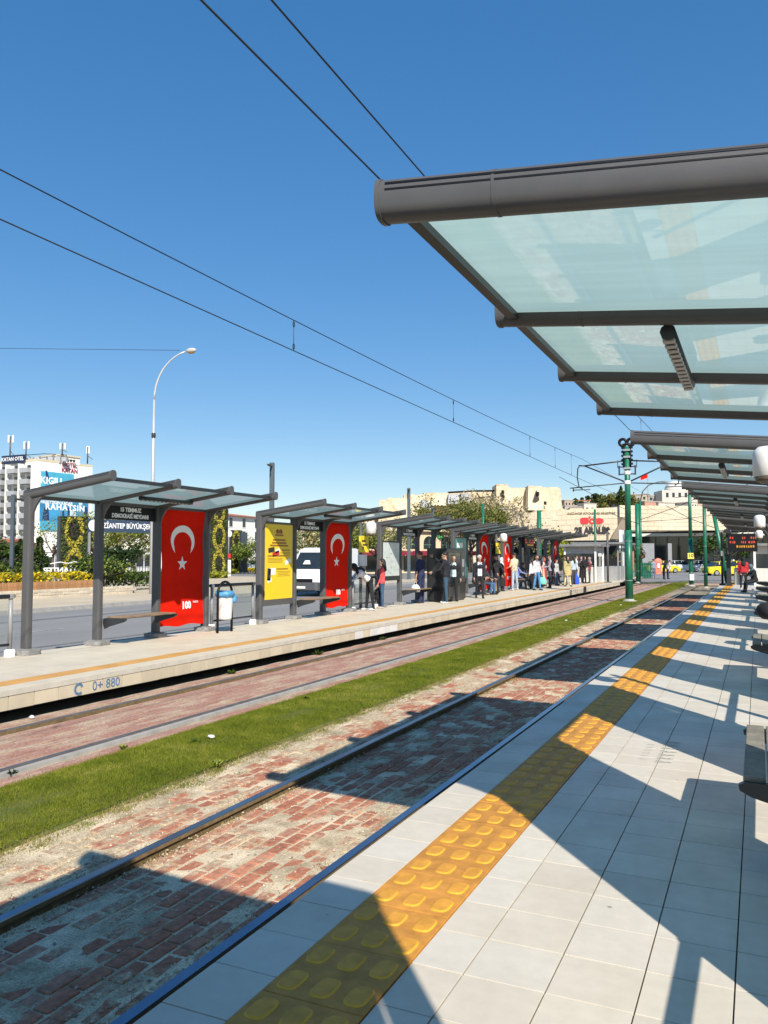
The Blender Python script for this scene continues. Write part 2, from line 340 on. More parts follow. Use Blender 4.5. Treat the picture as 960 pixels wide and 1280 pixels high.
PAD = mat('yellow_tactile', (.535, .24, .042), .6, var=.22, scale=9, rnd=.10, bump=.15, bscale=70, world_coords=True, spec=.3)
KNOB = mat('yellow_tactile_knob', (.72, .37, .035), .6, var=.12, scale=14, world_coords=True, spec=.3)
GREY = mat('grey_painted_steel', (.088, .087, .087), .42, var=.07, scale=5, bump=.03, bscale=120, spec=.4)
GREY_L = mat('light_grey_steel', (.26, .26, .265), .4, var=.08, scale=5)
DARK = mat('charcoal_steel', (.028, .031, .034), .4, var=.12, scale=6)
BLACK = mat('black_paint', (.006, .006, .007), .5, var=.1, spec=.3)
ALU = mat('brushed_aluminium', (.48, .49, .5), .35, metal=.6, var=.08, scale=12)
RAIL_TOP = mat('worn_rail_steel', (.17, .22, .30), .2, metal=.9, var=.12, scale=4)
RAIL_SIDE = mat('rusty_rail', (.17, .115, .055), .7, var=.3, scale=14)
RAIL_FAR = mat('dull_rail', (.16, .15, .14), .45, metal=.5, var=.25, scale=6)
CONC = mat('concrete', (.36, .345, .32), .85, var=.16, scale=6, bump=.2, bscale=60)
FOOT = mat('concrete_foot', (.25, .245, .235), .9, var=.22, scale=14, bump=.3, bscale=60)
ASPH = mat_two('asphalt', (.20, .195, .185), (.255, .25, .238), .35, .35, .65, 30, stretch=(1, .25, 1), grain=.14)
PAVE = mat_two('sandy_paving', (.47, .385, .26), (.56, .47, .34), .4, .35, .65, 12, grain=.14)
SOIL = mat_two('dry_soil', (.20, .16, .10), (.36, .30, .20), 1.2, .4, .62, 50, grain=.35)
TURF = mat_two('turf_base', (.075, .095, .016), (.15, .14, .035), 1.5, .42, .62, 70, grain=.35)
CREAM = mat('cream_facing', (.58, .50, .365), .55, var=.07, scale=5, rnd=.10, world_coords=True)
WHITE = mat('white_paint', (.74, .74, .72), .5, var=.05)
WHITE_L = mat('white_lettering', (.85, .85, .85), .5, var=0)
RED = mat('red_flag_cloth', (.66, .014, .004), .9, var=.08, scale=3, spec=.08)
SILVER = mat('white_flag_print', (.84, .82, .78), .8, var=.05, spec=.1)
WOOD = mat('bench_wood', (.27, .175, .10), .6, var=.3, scale=9, bump=.2)
WOOD_G = mat('weathered_slat', (.21, .19, .15), .75, var=.28, scale=12, bump=.3, bscale=50)
PINE = mat('pine_plank', (.46, .235, .10), .7, var=.25, scale=8, rnd=.15)
GREEN = mat('green_pole_paint', (.012, .135, .075), .38, var=.18, scale=4, spec=.5)
WIRE = mat('wire', (.03, .035, .045), .5, metal=.5, var=0)
GLASS_D = mat('dark_glazing', (.02, .027, .032), .08, var=.15, spec=.8)
STONE = mat_two('limestone', (.56, .465, .33), (.65, .56, .42), .25, .35, .65, 3, grain=.07)
STONE2 = mat_two('old_fortress_stone', (.50, .40, .265), (.66, .56, .41), .12, .38, .62, 1.1, grain=.22)
ROCK = mat_two('citadel_rock', (.36, .30, .19), (.55, .46, .32), .09, .4, .6, .8, grain=.3)
PLASTER = mat('pale_plaster', (.78, .765, .72), .85, var=.07, scale=.4)
BALC = mat('grey_balcony', (.36, .37, .385), .8, var=.08)
ROOF_T = mat('red_roof_tiles', (.43, .145, .075), .85, var=.22, scale=1.2)
LEAF = {}
def leafmat(name, c, isl=.55):
    if name not in LEAF: LEAF[name] = mat('leaf_' + name, c, .6, var=0, island=isl, trans=.25, spec=.25)
    return LEAF[name]
BARK = mat('bark', (.085, .065, .048), .9, var=.35, scale=8)

# ------------------------------------------------------------------ ground and road
def sheet(name, x0, x1, y0, y1, z, m, nx=1, ny=1):
    b = MB(); b.quad([(x0, y0, z), (x1, y0, z), (x1, y1, z), (x0, y1, z)]); return struct(b.build(name, m))
sheet('ground', -1500, 1500, -400, 2500, -.46, mat_two('city_ground', (.26, .235, .19), (.36, .33, .27), .05, .35, .65, 2, grain=.12))
sheet('asphalt_road', -23.2, -11.4, -60, 66, -.30, ASPH)
sheet('side_pavement', -60, -23.2, -60, 66, -.26, PAVE)
kb = MB(); kb.box((-23.2, 3, -.24), (.22, 126, .16)); struct(kb.build('road_kerb', CONC))
sheet('cross_road', -150, 120, 66.0, 118, -.296, ASPH)
sheet('east_road', 4.2, 40, -60, 66, -.30, ASPH)
# faint lane line and seams on the road
ln = MB()
for y in range(-20, 66, 7): ln.box((-17.3, y, -.2945), (.11, 3.0, .003))
struct(ln.build('lane_line', mat('worn_line_paint', (.33, .33, .32), .8, var=.35, scale=3)))
sm = MB(); sm.box((-20.4, 3, -.2955), (.35, 122, .003)); sm.box((-14.2, 3, -.2955), (.18, 122, .003))
struct(sm.build('road_seam', mat('road_seam_tar', (.15, .152, .155), .85, var=.2, scale=2)))

# ------------------------------------------------------------------ near platform
PX = -2.07                                     # platform edge over the track
core = MB(); core.box(((PX + 4.2) / 2, 26.3, -.235), (4.2 - PX - .02, 64.6, .43))
platform = struct(core.build('platform', GROUT), 'white tiled tram platform with a yellow tactile strip')
T = .33; G = .006
xs = [(PX + .004, -1.765)] + [(-1.33, -1.108)] + [(-1.108 + .329 * k, -1.108 + .329 * (k + 1)) for k in range(16)]
Y0 = 3.14 - 28 * T
tile_meshes = {}
def tile_mesh(w, l):
    k = (round(w, 3), round(l, 3))
    if k not in tile_meshes:
        b = MB(); b.box((0, 0, -.012), (w - G, l - G, .024), ch=.0012); tile_meshes[k] = b.mesh('tile', TILE)
    return tile_meshes[k]
cells = []
for ci, (a, b_) in enumerate(xs):
    for r in range(0, 195):
        y = Y0 + r * T
        if y + T > 58.4: break
        cells.append((ci, (a + b_) / 2, b_ - a, y + T / 2))
vis = sorted([c for c in cells if c[0] <= 6 and 2.2 < c[3]], key=lambda c: c[3])[:300]
visset = set((c[0], c[3]) for c in vis)
tr = random.Random(3)
for c in vis:
    o = link('tile', tile_mesh(c[2], T), platform); o.location = (c[1], c[3], tr.uniform(-.0012, .0008))
st = MB()
for c in cells:
    if (c[0], c[3]) in visset: continue
    z = tr.uniform(-.001, .001)
    st.box((c[1], c[3], -.012 + z), (c[2] - G, T - G, .024))
o = st.build('tile', TILE_S, platform); o['kind'] = 'stuff'
# tactile pads, each with its six raised knobs
PL, PW = .44, .435
pb = MB(); pb.box((0, 0, -.008), (PW - .005, PL - .004, .024), ch=.002)
for i in (-1, 0, 1):
    for j in (-1, 1):
        cx, cy = i * PW / 3, j * PL / 4
        def ring(w, l, z, e=.62):
            pts = []
            for q in range(16):
                t = 2 * math.pi * (q + .5) / 16; c, s = math.cos(t), math.sin(t)
                pts.append((cx + w / 2 * abs(c) ** e * (1 if c > 0 else -1), cy + l / 2 * abs(s) ** e * (1 if s > 0 else -1), z))
            return pts
        v = ring(.096, .150, .003) + ring(.080, .134, .0095) + ring(.070, .124, .0105)
        pb.add(v, [(k, (k + 1) % 16, 16 + (k + 1) % 16, 16 + k) for k in range(16)], 1, False)
        pb.add(v[16:], [(k, (k + 1) % 16, 16 + (k + 1) % 16, 16 + k) for k in range(16)] + [tuple(range(16, 32))], 2, False)
pad_me = pb.mesh('tactile_pad', [PAD, KNOB, mat('yellow_tactile_top', (.62, .29, .04), .6, var=.2, scale=11, world_coords=True, spec=.3)])
k = 0
while True:
    y = 3.14 + PL * (k - 12) + PL / 2
    if y > 58.2: break
    o = link('tactile_pad', pad_me, platform); o.location = ((-1.765 - 1.33) / 2, y, tr.uniform(-.001, .0015)); o.rotation_euler = (0, 0, tr.uniform(-.004, .004)); k += 1
# metal strip along the platform edge
b = MB(); b.box((PX - .012, 26.3, -.075), (.022, 64.6, .05)); b.build('edge_strip', RAIL_SIDE, platform)
#STENCIL
# ------------------------------------------------------------------ near track
bed = MB(); bed.box((-3.38, 30, -.41), (2.62, 100, .06))
track = struct(bed.build('track_bed', SOIL), 'tram track paved with red setts half buried in sand')
BW, BL = .108, .215
bricks = []
br = random.Random(11)
def brick_rows(x0, x1, y0, y1, z):
    n = int((x1 - x0) / BW)
    w = (x1 - x0) / n
    for i in range(n):
        off = (BL / 2 if i % 2 else 0) + br.uniform(-.02, .02)
        y = y0 + off - BL
        while y < y1:
            bricks.append((x0 + (i + .5) * w, y + BL / 2, z, w)); y += BL
brick_rows(-3.70, -2.53, 1.0, 46, -.352)
brick_rows(-4.45, -3.80, 1.5, 46, -.322)
def seen_size(c):
    return c[1]
vb = sorted([c for c in bricks if c[1] > 2.0 + (-c[0] - 2.5) * .75], key=seen_size)[:300]
vbs = set(vb)
bm_ = MB(); bm_.box((0, 0, -.02), (BW - .016, BL - .018, .04), ch=.005); brick_me = bm_.mesh('sett', SETT)
for c in vb:
    o = link('sett', brick_me, track); o.location = (c[0], c[1], c[2] + br.uniform(-.007, .007)); o.rotation_euler = (br.uniform(-.02, .02), br.uniform(-.025, .025), br.uniform(-.03, .03))
sb = MB()
for c in bricks:
    if c in vbs: continue
    z = c[2] + br.uniform(-.006, .006)
    if c[1] < 26: sb.box((c[0], c[1], z - .015), (c[3] - .016, BL - .018, .03))
    else:
        a, l = (c[3] - .01) / 2, (BL - .012) / 2; sb.quad([(c[0] - a, c[1] - l, z), (c[0] + a, c[1] - l, z), (c[0] + a, c[1] + l, z), (c[0] - a, c[1] + l, z)])
o = sb.build('sett', SETT_STUFF, track); o['kind'] = 'stuff'
# sand that fills the joints, a slightly uneven sheet just under the brick tops
def uneven(name, x0, x1, y0, y1, z, amp, m, step, parent=None, seed=1, stuff=True):
    r = np.random.RandomState(seed); nx = max(2, int((x1 - x0) / step)); ny = max(2, int((y1 - y0) / (step * 1.6)))
    X, Y = np.meshgrid(np.linspace(x0, x1, nx + 1), np.linspace(y0, y1, ny + 1)); Zr = r.rand(ny + 1, nx + 1)
    Zr = (Zr + np.roll(Zr, 1, 0) + np.roll(Zr, 1, 1) + np.roll(Zr, (1, 1), (0, 1))) / 4
    Z = z + (Zr - .5) * 2 * amp
    v = np.stack([X, Y, Z], -1).reshape(-1, 3); f = []
    for j in range(ny):
        for i in range(nx):
            a = j * (nx + 1) + i; f.append((a, a + 1, a + nx + 2, a + nx + 1))
    me = bpy.data.meshes.new(name); me.from_pydata(v.tolist(), [], f); me.materials.append(m); me.polygons.foreach_set('use_smooth', [True] * len(f))
    o = link(name, me, parent)
    if stuff: o['kind'] = 'stuff'
    return o
SAND = mat_two('pale_sand', (.32, .25, .15), (.68, .555, .38), 2.5, .36, .6, 95, grain=.35)
uneven('sand', -3.71, -2.50, 1.0, 30, -.356, .010, SAND, .07, track, 5)
uneven('sand', -4.66, -3.79, 1.5, 30, -.326, .011, SAND, .07, track, 6)
for x, nm in ((-3.755, 'rail'), (-2.475, 'rail')):
    b = MB()
    b.prism([(x - .034, -.292), (x - .030, -.286), (x + .030, -.286), (x + .034, -.292), (x + .034, -.318), (x + .012, -.33), (x + .012, -.40), (x - .012, -.40), (x - .012, -.33), (x - .034, -.318)], 'y', -10, 62, 0)
    # top faces polished, the sides rusty
    for i, f in enumerate(b.f):
        b.m[i] = 1
    b.m[2] = 0; b.m[3] = 0; b.m[4] = 0
    b.build('rail', [RAIL_TOP, RAIL_SIDE], track)
# ------------------------------------------------------------------ turf strip between the tracks
mound = MB()
ys = np.linspace(-4, 70, 150); mr_ = random.Random(5)
prof = [(-5.90, -.345), (-5.86, -.305), (-5.6, -.272), (-5.2, -.262), (-4.85, -.272), (-4.68, -.295), (-4.63, -.36)]
vs = []
for y in ys:
    j = mr_.uniform(-.035, .035)
    for (x, z) in prof: vs.append((x + (j if x > -4.9 else mr_.uniform(-.02, .02) if x < -5.8 else 0), y, z + mr_.uniform(-.008, .008)))
n = len(prof)
mound.add(vs, [(a * n + i, a * n + i + 1, (a + 1) * n + i + 1, (a + 1) * n + i) for a in range(len(ys) - 1) for i in range(n - 1)], 0, True)
turf = struct(mound.build('turf_strip', TURF))
rs = np.random.RandomState(2)
def blades(name, x0, x1, y0, y1, cnt, h, w, zf, m):
    x = rs.uniform(x0, x1, cnt); y = y0 + (y1 - y0) * rs.rand(cnt); z = zf(x)
    a = rs.uniform(0, 2 * np.pi, cnt); hh = h * rs.uniform(.5, 1.25, cnt); ww = w * rs.uniform(.7, 1.3, cnt)
    dx, dy = np.cos(a) * ww, np.sin(a) * ww; lx, ly = rs.normal(0, .5, cnt) * hh, rs.normal(0, .5, cnt) * hh
    v = np.empty((cnt, 3, 3)); v[:, 0] = np.stack([x - dx, y - dy, z], -1); v[:, 1] = np.stack([x + dx, y + dy, z], -1); v[:, 2] = np.stack([x + lx, y + ly, z + hh], -1)
    return v
def blade_obj(name, parts, m):
    v = np.concatenate(parts).reshape(-1, 3); k = len(v) // 3
    me = bpy.data.meshes.new(name); me.vertices.add(len(v)); me.vertices.foreach_set('co', v.ravel()); me.loops.add(len(v)); me.loops.foreach_set('vertex_index', np.arange(len(v), dtype=np.int32))
    me.polygons.add(k); me.polygons.foreach_set('loop_start', np.arange(0, len(v), 3, dtype=np.int32)); me.polygons.foreach_set('loop_total', np.full(k, 3, dtype=np.int32))
    me.materials.append(m); me.update(); me.validate(); return link(name, me)
def mat_grass():
    """patchy lawn: deep green, yellow green and straw spots by place, each blade a little different"""
    m = bpy.data.materials.new('grass_blade'); m.use_nodes = True; N, L = m.node_tree.nodes, m.node_tree.links; b = N['Principled BSDF']
    g = N.new('ShaderNodeNewGeometry'); n = N.new('ShaderNodeTexNoise'); n.inputs['Scale'].default_value = 1.6; n.inputs['Detail'].default_value = 8; n.inputs['Roughness'].default_value = .7; L.new(g.outputs['Position'], n.inputs['Vector'])
    ri = N.new('ShaderNodeMapRange'); ri.inputs['To Min'].default_value = -.13; ri.inputs['To Max'].default_value = .13; L.new(g.outputs['Random Per Island'], ri.inputs['Value'])
    ad = N.new('ShaderNodeMath'); ad.operation = 'ADD'; L.new(n.outputs['Fac'], ad.inputs[0]); L.new(ri.outputs[0], ad.inputs[1])
    cr = N.new('ShaderNodeValToRGB'); e = cr.color_ramp.elements; e[0].position = .3; e[0].color = (.09, .125, .014, 1); e[1].position = .74; e[1].color = (.38, .34, .09, 1)
    e.new(.46).color = (.165, .205, .02, 1); e.new(.60).color = (.235, .26, .03, 1); L.new(ad.outputs[0], cr.inputs[0]); L.new(cr.outputs[0], b.inputs['Base Color'])
    b.inputs['Roughness'].default_value = .8; b.inputs['Specular IOR Level'].default_value = .08
    t = N.new('ShaderNodeBsdfTranslucent'); L.new(cr.outputs[0], t.inputs['Color']); mx = N.new('ShaderNodeMixShader'); mx.inputs[0].default_value = .3
    L.new(b.outputs[0], mx.inputs[1]); L.new(t.outputs[0], mx.inputs[2]); L.new(mx.outputs[0], N['Material Output'].inputs['Surface']); return m
zf = lambda x: -.30 + .034 * np.clip((x + 5.9) / .3, 0, 1) * np.clip((-4.6 - x) / .25, 0, 1)
GR1 = mat_grass()
def tufts(cnt, x, sx, y0, y1, per, spread, h, w, z):
    c = rs.normal(x, sx, cnt); yy = y0 + (y1 - y0) * rs.rand(cnt) ** 1.4; out = []
    for a, b in zip(c, yy):
        k = rs.randint(per // 2, per); v = blades('t', 0, 1, 0, 1, k, h * rs.uniform(.7, 1.4), w, lambda q: np.full_like(q, z), None)
        base = v[:, :2].mean(1, keepdims=True).copy(); base[..., 2] = 0; v = v - base
        v[..., 0] += a + rs.normal(0, spread, k)[:, None]; v[..., 1] += b + rs.normal(0, spread * 1.8, k)[:, None]; out.append(v)
    return np.concatenate(out)
tag(blade_obj('grass', [tufts(420, -4.60, .055, 2.5, 30, 46, .03, .032, .003, -.335), tufts(120, -5.95, .04, 3.5, 30, 40, .03, .03, .003, -.33), blades('g', -5.86, -4.66, 2.5, 9, 130000, .024, .0024, zf, None), blades('g', -5.86, -4.64, 9, 20, 100000, .025, .0038, zf, None), blades('g', -5.86, -4.64, 20, 64, 80000, .026, .009, zf, None)], GR1),
    'short mown green grass strip between the two tram tracks', 'grass', kind='stuff')
DRY = mat('dry_grass_blade', (.30, .235, .09), .7, var=.2, scale=2, island=.45, trans=.2, world_coords=True)
zd = lambda x: np.full_like(x, -.325)
tag(blade_obj('dry_grass', [tufts(260, -4.55, .06, 2.5, 26, 34, .035, .03, .0035, -.335), tufts(90, -3.69, .02, 2, 24, 30, .025, .03, .003, -.36), tufts(110, -2.56, .03, 1.5, 22, 26, .03, .03, .003, -.362), blades('d', -4.80, -4.56, 2.5, 22, 9000, .03, .004, zd, None), blades('d', -5.98, -5.84, 3, 22, 2500, .03, .004, zd, None),
    blades('d', -3.72, -3.66, 2.0, 22, 1500, .022, .004, lambda x: np.full_like(x, -.355), None), blades('d', -3.87, -3.80, 2.0, 24, 1800, .028, .005, lambda x: np.full_like(x, -.33), None),
    blades('d', -2.58, -2.50, 1.5, 20, 1500, .025, .004, lambda x: np.full_like(x, -.36), None)], DRY), 'dry straw coloured grass growing along the turf edge and rails', 'dry grass', kind='stuff')

# grit and small stones lying on the setts beside the rails
def pebbles(cnt, xs, y0, y1):
    b = MB(); r = random.Random(77)
    for _ in range(cnt):
        x0, sx, z = r.choice(xs); x = r.gauss(x0, sx); y = y0 + (y1 - y0) * r.random() ** 1.6; s = r.uniform(.004, .013); a = r.uniform(0, 6.28); c, q = math.cos(a) * s, math.sin(a) * s
        b.add([(x + c, y + q, z), (x - q, y + c, z), (x - c * .8, y - q, z), (x + q, y - c * .9, z), (x + r.uniform(-.3, .3) * s, y + r.uniform(-.3, .3) * s, z + s * r.uniform(.6, 1.1))], [(0, 1, 4), (1, 2, 4), (2, 3, 4), (3, 0, 4)])
    return b
tag(pebbles(5200, [(-3.66, .06, -.351), (-2.62, .09, -.351), (-3.1, .3, -.3495), (-4.0, .14, -.3205), (-4.45, .12, -.324)], 1.8, 22).build('grit', mat('grit_stone', (.40, .34, .25), .9, var=0, island=.5)), 'loose grit and small stones scattered along the near rails', 'grit', kind='stuff')
# ------------------------------------------------------------------ far track
b = MB(); b.box((-7.1, 30, -.40), (2.5, 100, .06))
track2 = struct(b.build('far_track_bed', SOIL), 'second tram track paved with red setts beyond the turf')
# setts of the far track: those nearest the eye one by one, the rest as a mass
fb = []
def far_rows(x0, x1, y0, y1, z):
    n = int((x1 - x0) / .16); w = (x1 - x0) / n
    for i in range(n):
        y = y0 + (.16 if i % 2 else 0)
        while y < y1: fb.append((x0 + (i + .5) * w, y, z, w)); y += .32
far_rows(-7.72, -6.46, 4.5, 26, -.338)
far_rows(-8.30, -7.86, 5.5, 26, -.342)
far_rows(-6.22, -5.92, 4.0, 26, -.318)
fm = MB(); fm.box((0, 0, -.02), (.148, .306, .04)); far_me = fm.mesh('sett', FARSETT)
fb.sort(key=lambda c: c[1]); br = random.Random(21)
for c in fb[:260]:
    o = link('sett', far_me, track2); o.location = (c[0], c[1], c[2] + br.uniform(-.005, .005)); o.rotation_euler = (0, 0, br.uniform(-.02, .02))
sb = MB()
for c in fb[260:]:
    sb.box((c[0], c[1], c[2] - .015 + br.uniform(-.005, .005)), (c[3] - .012, .306, .03))
sb.box((-7.09, 48, -.355), (1.24, 44, .03)); sb.box((-8.08, 48, -.355), (.44, 44, .03)); sb.box((-6.07, 48, -.335), (.3, 44, .03))
o = sb.build('sett', FARSETT, track2); o['kind'] = 'stuff'
uneven('sand', -8.36, -5.88, 4, 27, -.352, .009, mat_two('far_sand', (.24, .19, .12), (.45, .37, .25), 2.5, .4, .6, 60, grain=.3), .09, track2, 8)
cs = MB(); cs.box((-6.31, 30, -.335), (.07, 100, .05)); cs.box((-6.445, 30, -.345), (.05, 100, .04)); struct(cs.build('rail_bedding', CONC))
for x in (-6.38, -7.79):
    b = MB(); b.prism([(x - .033, -.305), (x - .028, -.297), (x + .028, -.297), (x + .033, -.305), (x + .033, -.37), (x - .033, -.37)], 'y', -10, 62, 1)
    b.m[2] = 0; b.m[3] = 0; b.m[4] = 0
    b.build('rail', [RAIL_FAR, RAIL_SIDE], track2)
# ------------------------------------------------------------------ far platform
FX = -8.55; FB = -11.62
b = MB(); b.box(((FX + FB) / 2 - .01, 31, -.045), (FX - FB - .02, 76, .07)); b.box(((FX - .75 + FB) / 2, 31, -.26), (FX - .75 - FB, 75.9, .36))
farp = struct(b.build('far_platform', mat('dark_grout', (.10, .09, .075), .95, var=.3, scale=10)), 'opposite tram platform faced with cream tiles')
tr = random.Random(9)
tm = {}
FT = .40
fcells = []
for i in range(8):
    w = (FX - .62 - FB) / 8 if i < 7 else None
cols_f = [(FX - .155, .30)] + [(FX - .62 - .345 * (i + .5), .345) for i in range(7)]
TILE_F = mat('far_platform_tile', (.61, .53, .40), .6, var=.09, scale=1.6, rnd=.03, world_coords=True)
TILE_FS = mat('far_platform_tile_mass', (.61, .53, .40), .6, var=.09, scale=1.6, island=.03, world_coords=True)
for i, (x, w) in enumerate(cols_f):
    for r in range(0, 140):
        y = 4.5 + r * .345
        if y > 52: break
        fcells.append((x, w, y))
fcells.sort(key=lambda c: c[2])
near_f = [c for c in fcells if 6.5 < c[2]][:260]; ns = set(near_f)
for c in near_f:
    if c[1] not in tm:
        q = MB(); q.box((0, 0, -.009), (c[1] - .005, .34, .018)); tm[c[1]] = q.mesh('tile', TILE_F)
    o = link('tile', tm[c[1]], farp); o.location = (c[0], c[2], tr.uniform(-.001, .001))
st = MB()
for c in fcells:
    if c not in ns: st.box((c[0], c[2], -.009 + tr.uniform(-.001, .001)), (c[1] - .005, .34, .018))
st.box((-10.1, 61, -.009), (2.9, 17, .018))
o = st.build('tile', TILE_FS, farp); o['kind'] = 'stuff'
PADF = mat('far_tactile', (.60, .31, .075), .6, var=.1, scale=3, rnd=.06, world_coords=True)
q = MB(); q.box((0, 0, -.006), (.295, .395, .022)); me = q.mesh('tactile_pad', PADF)
for k in range(120):
    o = link('tactile_pad', me, farp); o.location = (FX - .46, 4.7 + .40 * k, tr.uniform(-.001, .001))
# facing tiles, one by one
q = MB(); q.box((-.013, 0, -.165), (.026, .386, .175)); me = q.mesh('facing_tile', CREAM)
q = MB(); q.box((-.011, 0, -.165), (.026, .386, .175)); me2 = q.mesh('facing_tile', mat('whitened_facing', (.70, .68, .64), .6, var=.1, scale=6, rnd=.06, world_coords=True))
for k in range(130):
    y = 4.7 + .40 * k
    white = (9.9 < y < 10.3) or (17.0 < y < 19.2 and k % 5 != 2)
    o = link('facing_tile', me2 if white else me, farp); o.location = (FX + .002, y, tr.uniform(-.002, .002)); o.rotation_euler = (0, tr.uniform(-.006, .006), 0)
q = MB(); q.box((FX - .05, 30, -.04), (.12, 56, .072)); q.build('coping', mat('coping_stone', (.56, .52, .44), .6, var=.1, scale=4), farp)
# stencilled chainage and round mark on the facing
BLUE_ST = mat('blue_stencil', (.10, .19, .33), .8, var=.25, scale=25)
base = Matrix.Rotation(0, 4, 'X')
lettering('0+ 880', .19, BLUE_ST, farp, (FX + .006, 8.97, -.165), name='chainage_stencil', extrude=.002)
q = MB()
for k in range(14):
    t0, t1 = R_(20 + k * 21), R_(20 + (k + 1) * 21)
    q.quad([(0, .085 * math.cos(t0), .085 * math.sin(t0)), (0, .085 * math.cos(t1), .085 * math.sin(t1)), (0, .05 * math.cos(t1), .05 * math.sin(t1)), (0, .05 * math.cos(t0), .05 * math.sin(t0))])
o = q.build('round_mark', BLUE_ST, farp); o.location = (FX + .0065, 8.45, -.16)
# ------------------------------------------------------------------ shelters
def rafter_section(n=20, w=.066, h=.083):
    """obround section with two shallow grooves on its upper flank"""
    pts = []
    for i in range(n):
        t = 2 * math.pi * i / n; c, s = math.cos(t), math.sin(t)
        e = .72
        pts.append((w * (abs(c) ** e) * (1 if c >= 0 else -1), h * (abs(s) ** e) * (1 if s >= 0 else -1)))
    return pts
def sweep_x(b, sec, x0, z0, x1, z1, y, m=0):
    n = len(sec); vs = [(x0, y + p, z0 + q) for p, q in sec] + [(x1, y + p, z1 + q) for p, q in sec]
    b.add(vs, [(i, (i + 1) % n, n + (i + 1) % n, n + i) for i in range(n)], m, True)
    b.add(vs[:n], [tuple(range(n - 1, -1, -1))], m); b.add(vs[n:], [tuple(range(n))], m)
def shelter_proto(name, label, group, bay, zc, tip, rise, sign=True):
    """origin on the post line at the first post; +x towards the track, bays along +y"""
    t = thing(name, label, 'tram shelter', (0, 0, 0), 0, group)
    ys = [bay * k for k in range(4)]; sl = rise / tip
    for i, y in enumerate(ys):
        p = MB(); sec = [(.085 * a, .062 * c) for a, c in [(-.6, -1), (.6, -1), (.9, -.8), (1, -.4), (1, .4), (.9, .8), (.6, 1), (-.6, 1), (-.9, .8), (-1, .4), (-1, -.4), (-.9, -.8)]]
        p.prism([(a, y + c) for a, c in sec], 'z', 0.06, zc - .03)
        po = p.build('post', GREY, t)
        f = MB(); f.prism([(a, y + c) for a, c in [(-.13, -.2), (.13, -.2), (.2, -.12), (.2, .12), (.13, .2), (-.13, .2), (-.2, .12), (-.2, -.12)]], 'z', -.01, .085)
        f.box((0, y, .092), (.24, .2, .02)); f.build('footing', FOOT, po)
        # curved bracket below the joint
        g = MB(); arc = [(.08, zc - .02 + .08 * sl), (.62, zc - .02 + .62 * sl)]
        for k in range(9):
            a = k / 8; arc.append((.62 - .54 * math.sin(a * math.pi / 2), zc - .04 + .62 * sl - (.46 + .62 * sl) * (1 - math.cos(a * math.pi / 2))))
        g.prism([(x, z) for x, z in arc], 'y', y - .02, y + .02); g.build('bracket', GREY, po)
        r = MB(); sec = rafter_section(); sweep_x(r, sec, -.085, zc - .085 * sl, tip, zc + rise, y)
        ro = r.build('rafter', GREY, t)
        gr = MB()
        for zz, yy in ((.048, .0635), (.022, .0665)):
            for sg in (-1, 1):
                gr.quad([(-.05, y + sg * yy, zc + zz), (tip - .03, y + sg * yy, zc + rise + zz - .03 * sl), (tip - .03, y + sg * (yy - .0015), zc + rise + zz + .005), (-.05, y + sg * (yy - .0015), zc + zz + .005)])
        gr.build('groove', BLACK, ro)
        e = MB(); sec2 = rafter_section(20, .071, .088); sweep_x(e, sec2, tip - .006, zc + rise - .006 * sl, tip + .014, zc + rise + .014 * sl, y); e.build('end_cap', GREY, ro)
        j = MB(); sec3 = rafter_section(20, .0685, .0855); sweep_x(j, sec3, tip * .74, zc + rise * .74, tip * .74 + .012, zc + rise * .74 + .012 * sl, y); j.build('joint_ring', GREY, ro)
    for k in range(3):
        b = MB(); y0, y1 = ys[k] + .045, ys[k + 1] - .045; x0, x1 = -.03, tip - .115; d = .02
        b.add([(x0, y0, zc + x0 * sl - d), (x1, y0, zc + x1 * sl - d), (x1, y1, zc + x1 * sl - d), (x0, y1, zc + x0 * sl - d),
               (x0, y0, zc + x0 * sl - d + .012), (x1, y0, zc + x1 * sl - d + .012), (x1, y1, zc + x1 * sl - d + .012), (x0, y1, zc + x0 * sl - d + .012)],
              [(3, 2, 1, 0), (4, 5, 6, 7), (0, 1, 5, 4), (1, 2, 6, 5), (2, 3, 7, 6), (3, 0, 4, 7)])
        b.m = [0, 1, 1, 1, 1, 1]; b.build('roof_pane', [PANE, PANE_TOP], t)
    for xx, nm in ((tip - .095, 'front_rail'), ):
        b = MB()
        b.box((xx, ys[3] / 2, zc + xx * sl - .03), (.05, ys[3], .06)); b.build(nm, DARK, t)
    b = MB()
    for k in range(3): b.box((.0, (ys[k] + ys[k + 1]) / 2, zc - .02), (.09, bay - .128, .11), ch=.02); b.build('rear_beam', GREY, t); b = MB()
    # ribbed strip lamp under the middle bay
    b = MB(); lx = tip * .50; lz = zc + lx * sl - .105; ya, yb = ys[1] + .0, ys[2] - .0
    b.tube([(lx, ya + .06, lz), (lx, yb - .06, lz)], .042, 10)
    lo = b.build('strip_lamp', DARK, t)
    kk = 13
    for k in range(kk):
        y = ya + .12 + (yb - ya - .24) * k / (kk - 1)
        b = MB(); b.box((lx, y, lz - .036), (.062, (yb - ya - .24) / kk * .62, .022), ch=.006); b.build('louvre', mat('lamp_louvre', (.42, .40, .36), .3, metal=.4, var=.1), lo)
    # name sign across the middle bay
    if sign:
        b = MB(); b.box((.0, bay * 1.5, zc - .215), (.05, bay - .16, .27), ch=.006); so = b.build('name_sign', BLACK, t)
        join_letters([('15 TEMMUZ', .112, (.0265, bay * 1.5, zc - .15), FACE_X, dict(extrude=.001, bold=.0045, sx=1.0)), ('DEMOKRASİ MEYDANI', .112, (.0265, bay * 1.5, zc - .275), FACE_X, dict(extrude=.001, bold=.0045, sx=.90))], WHITE_L, so)
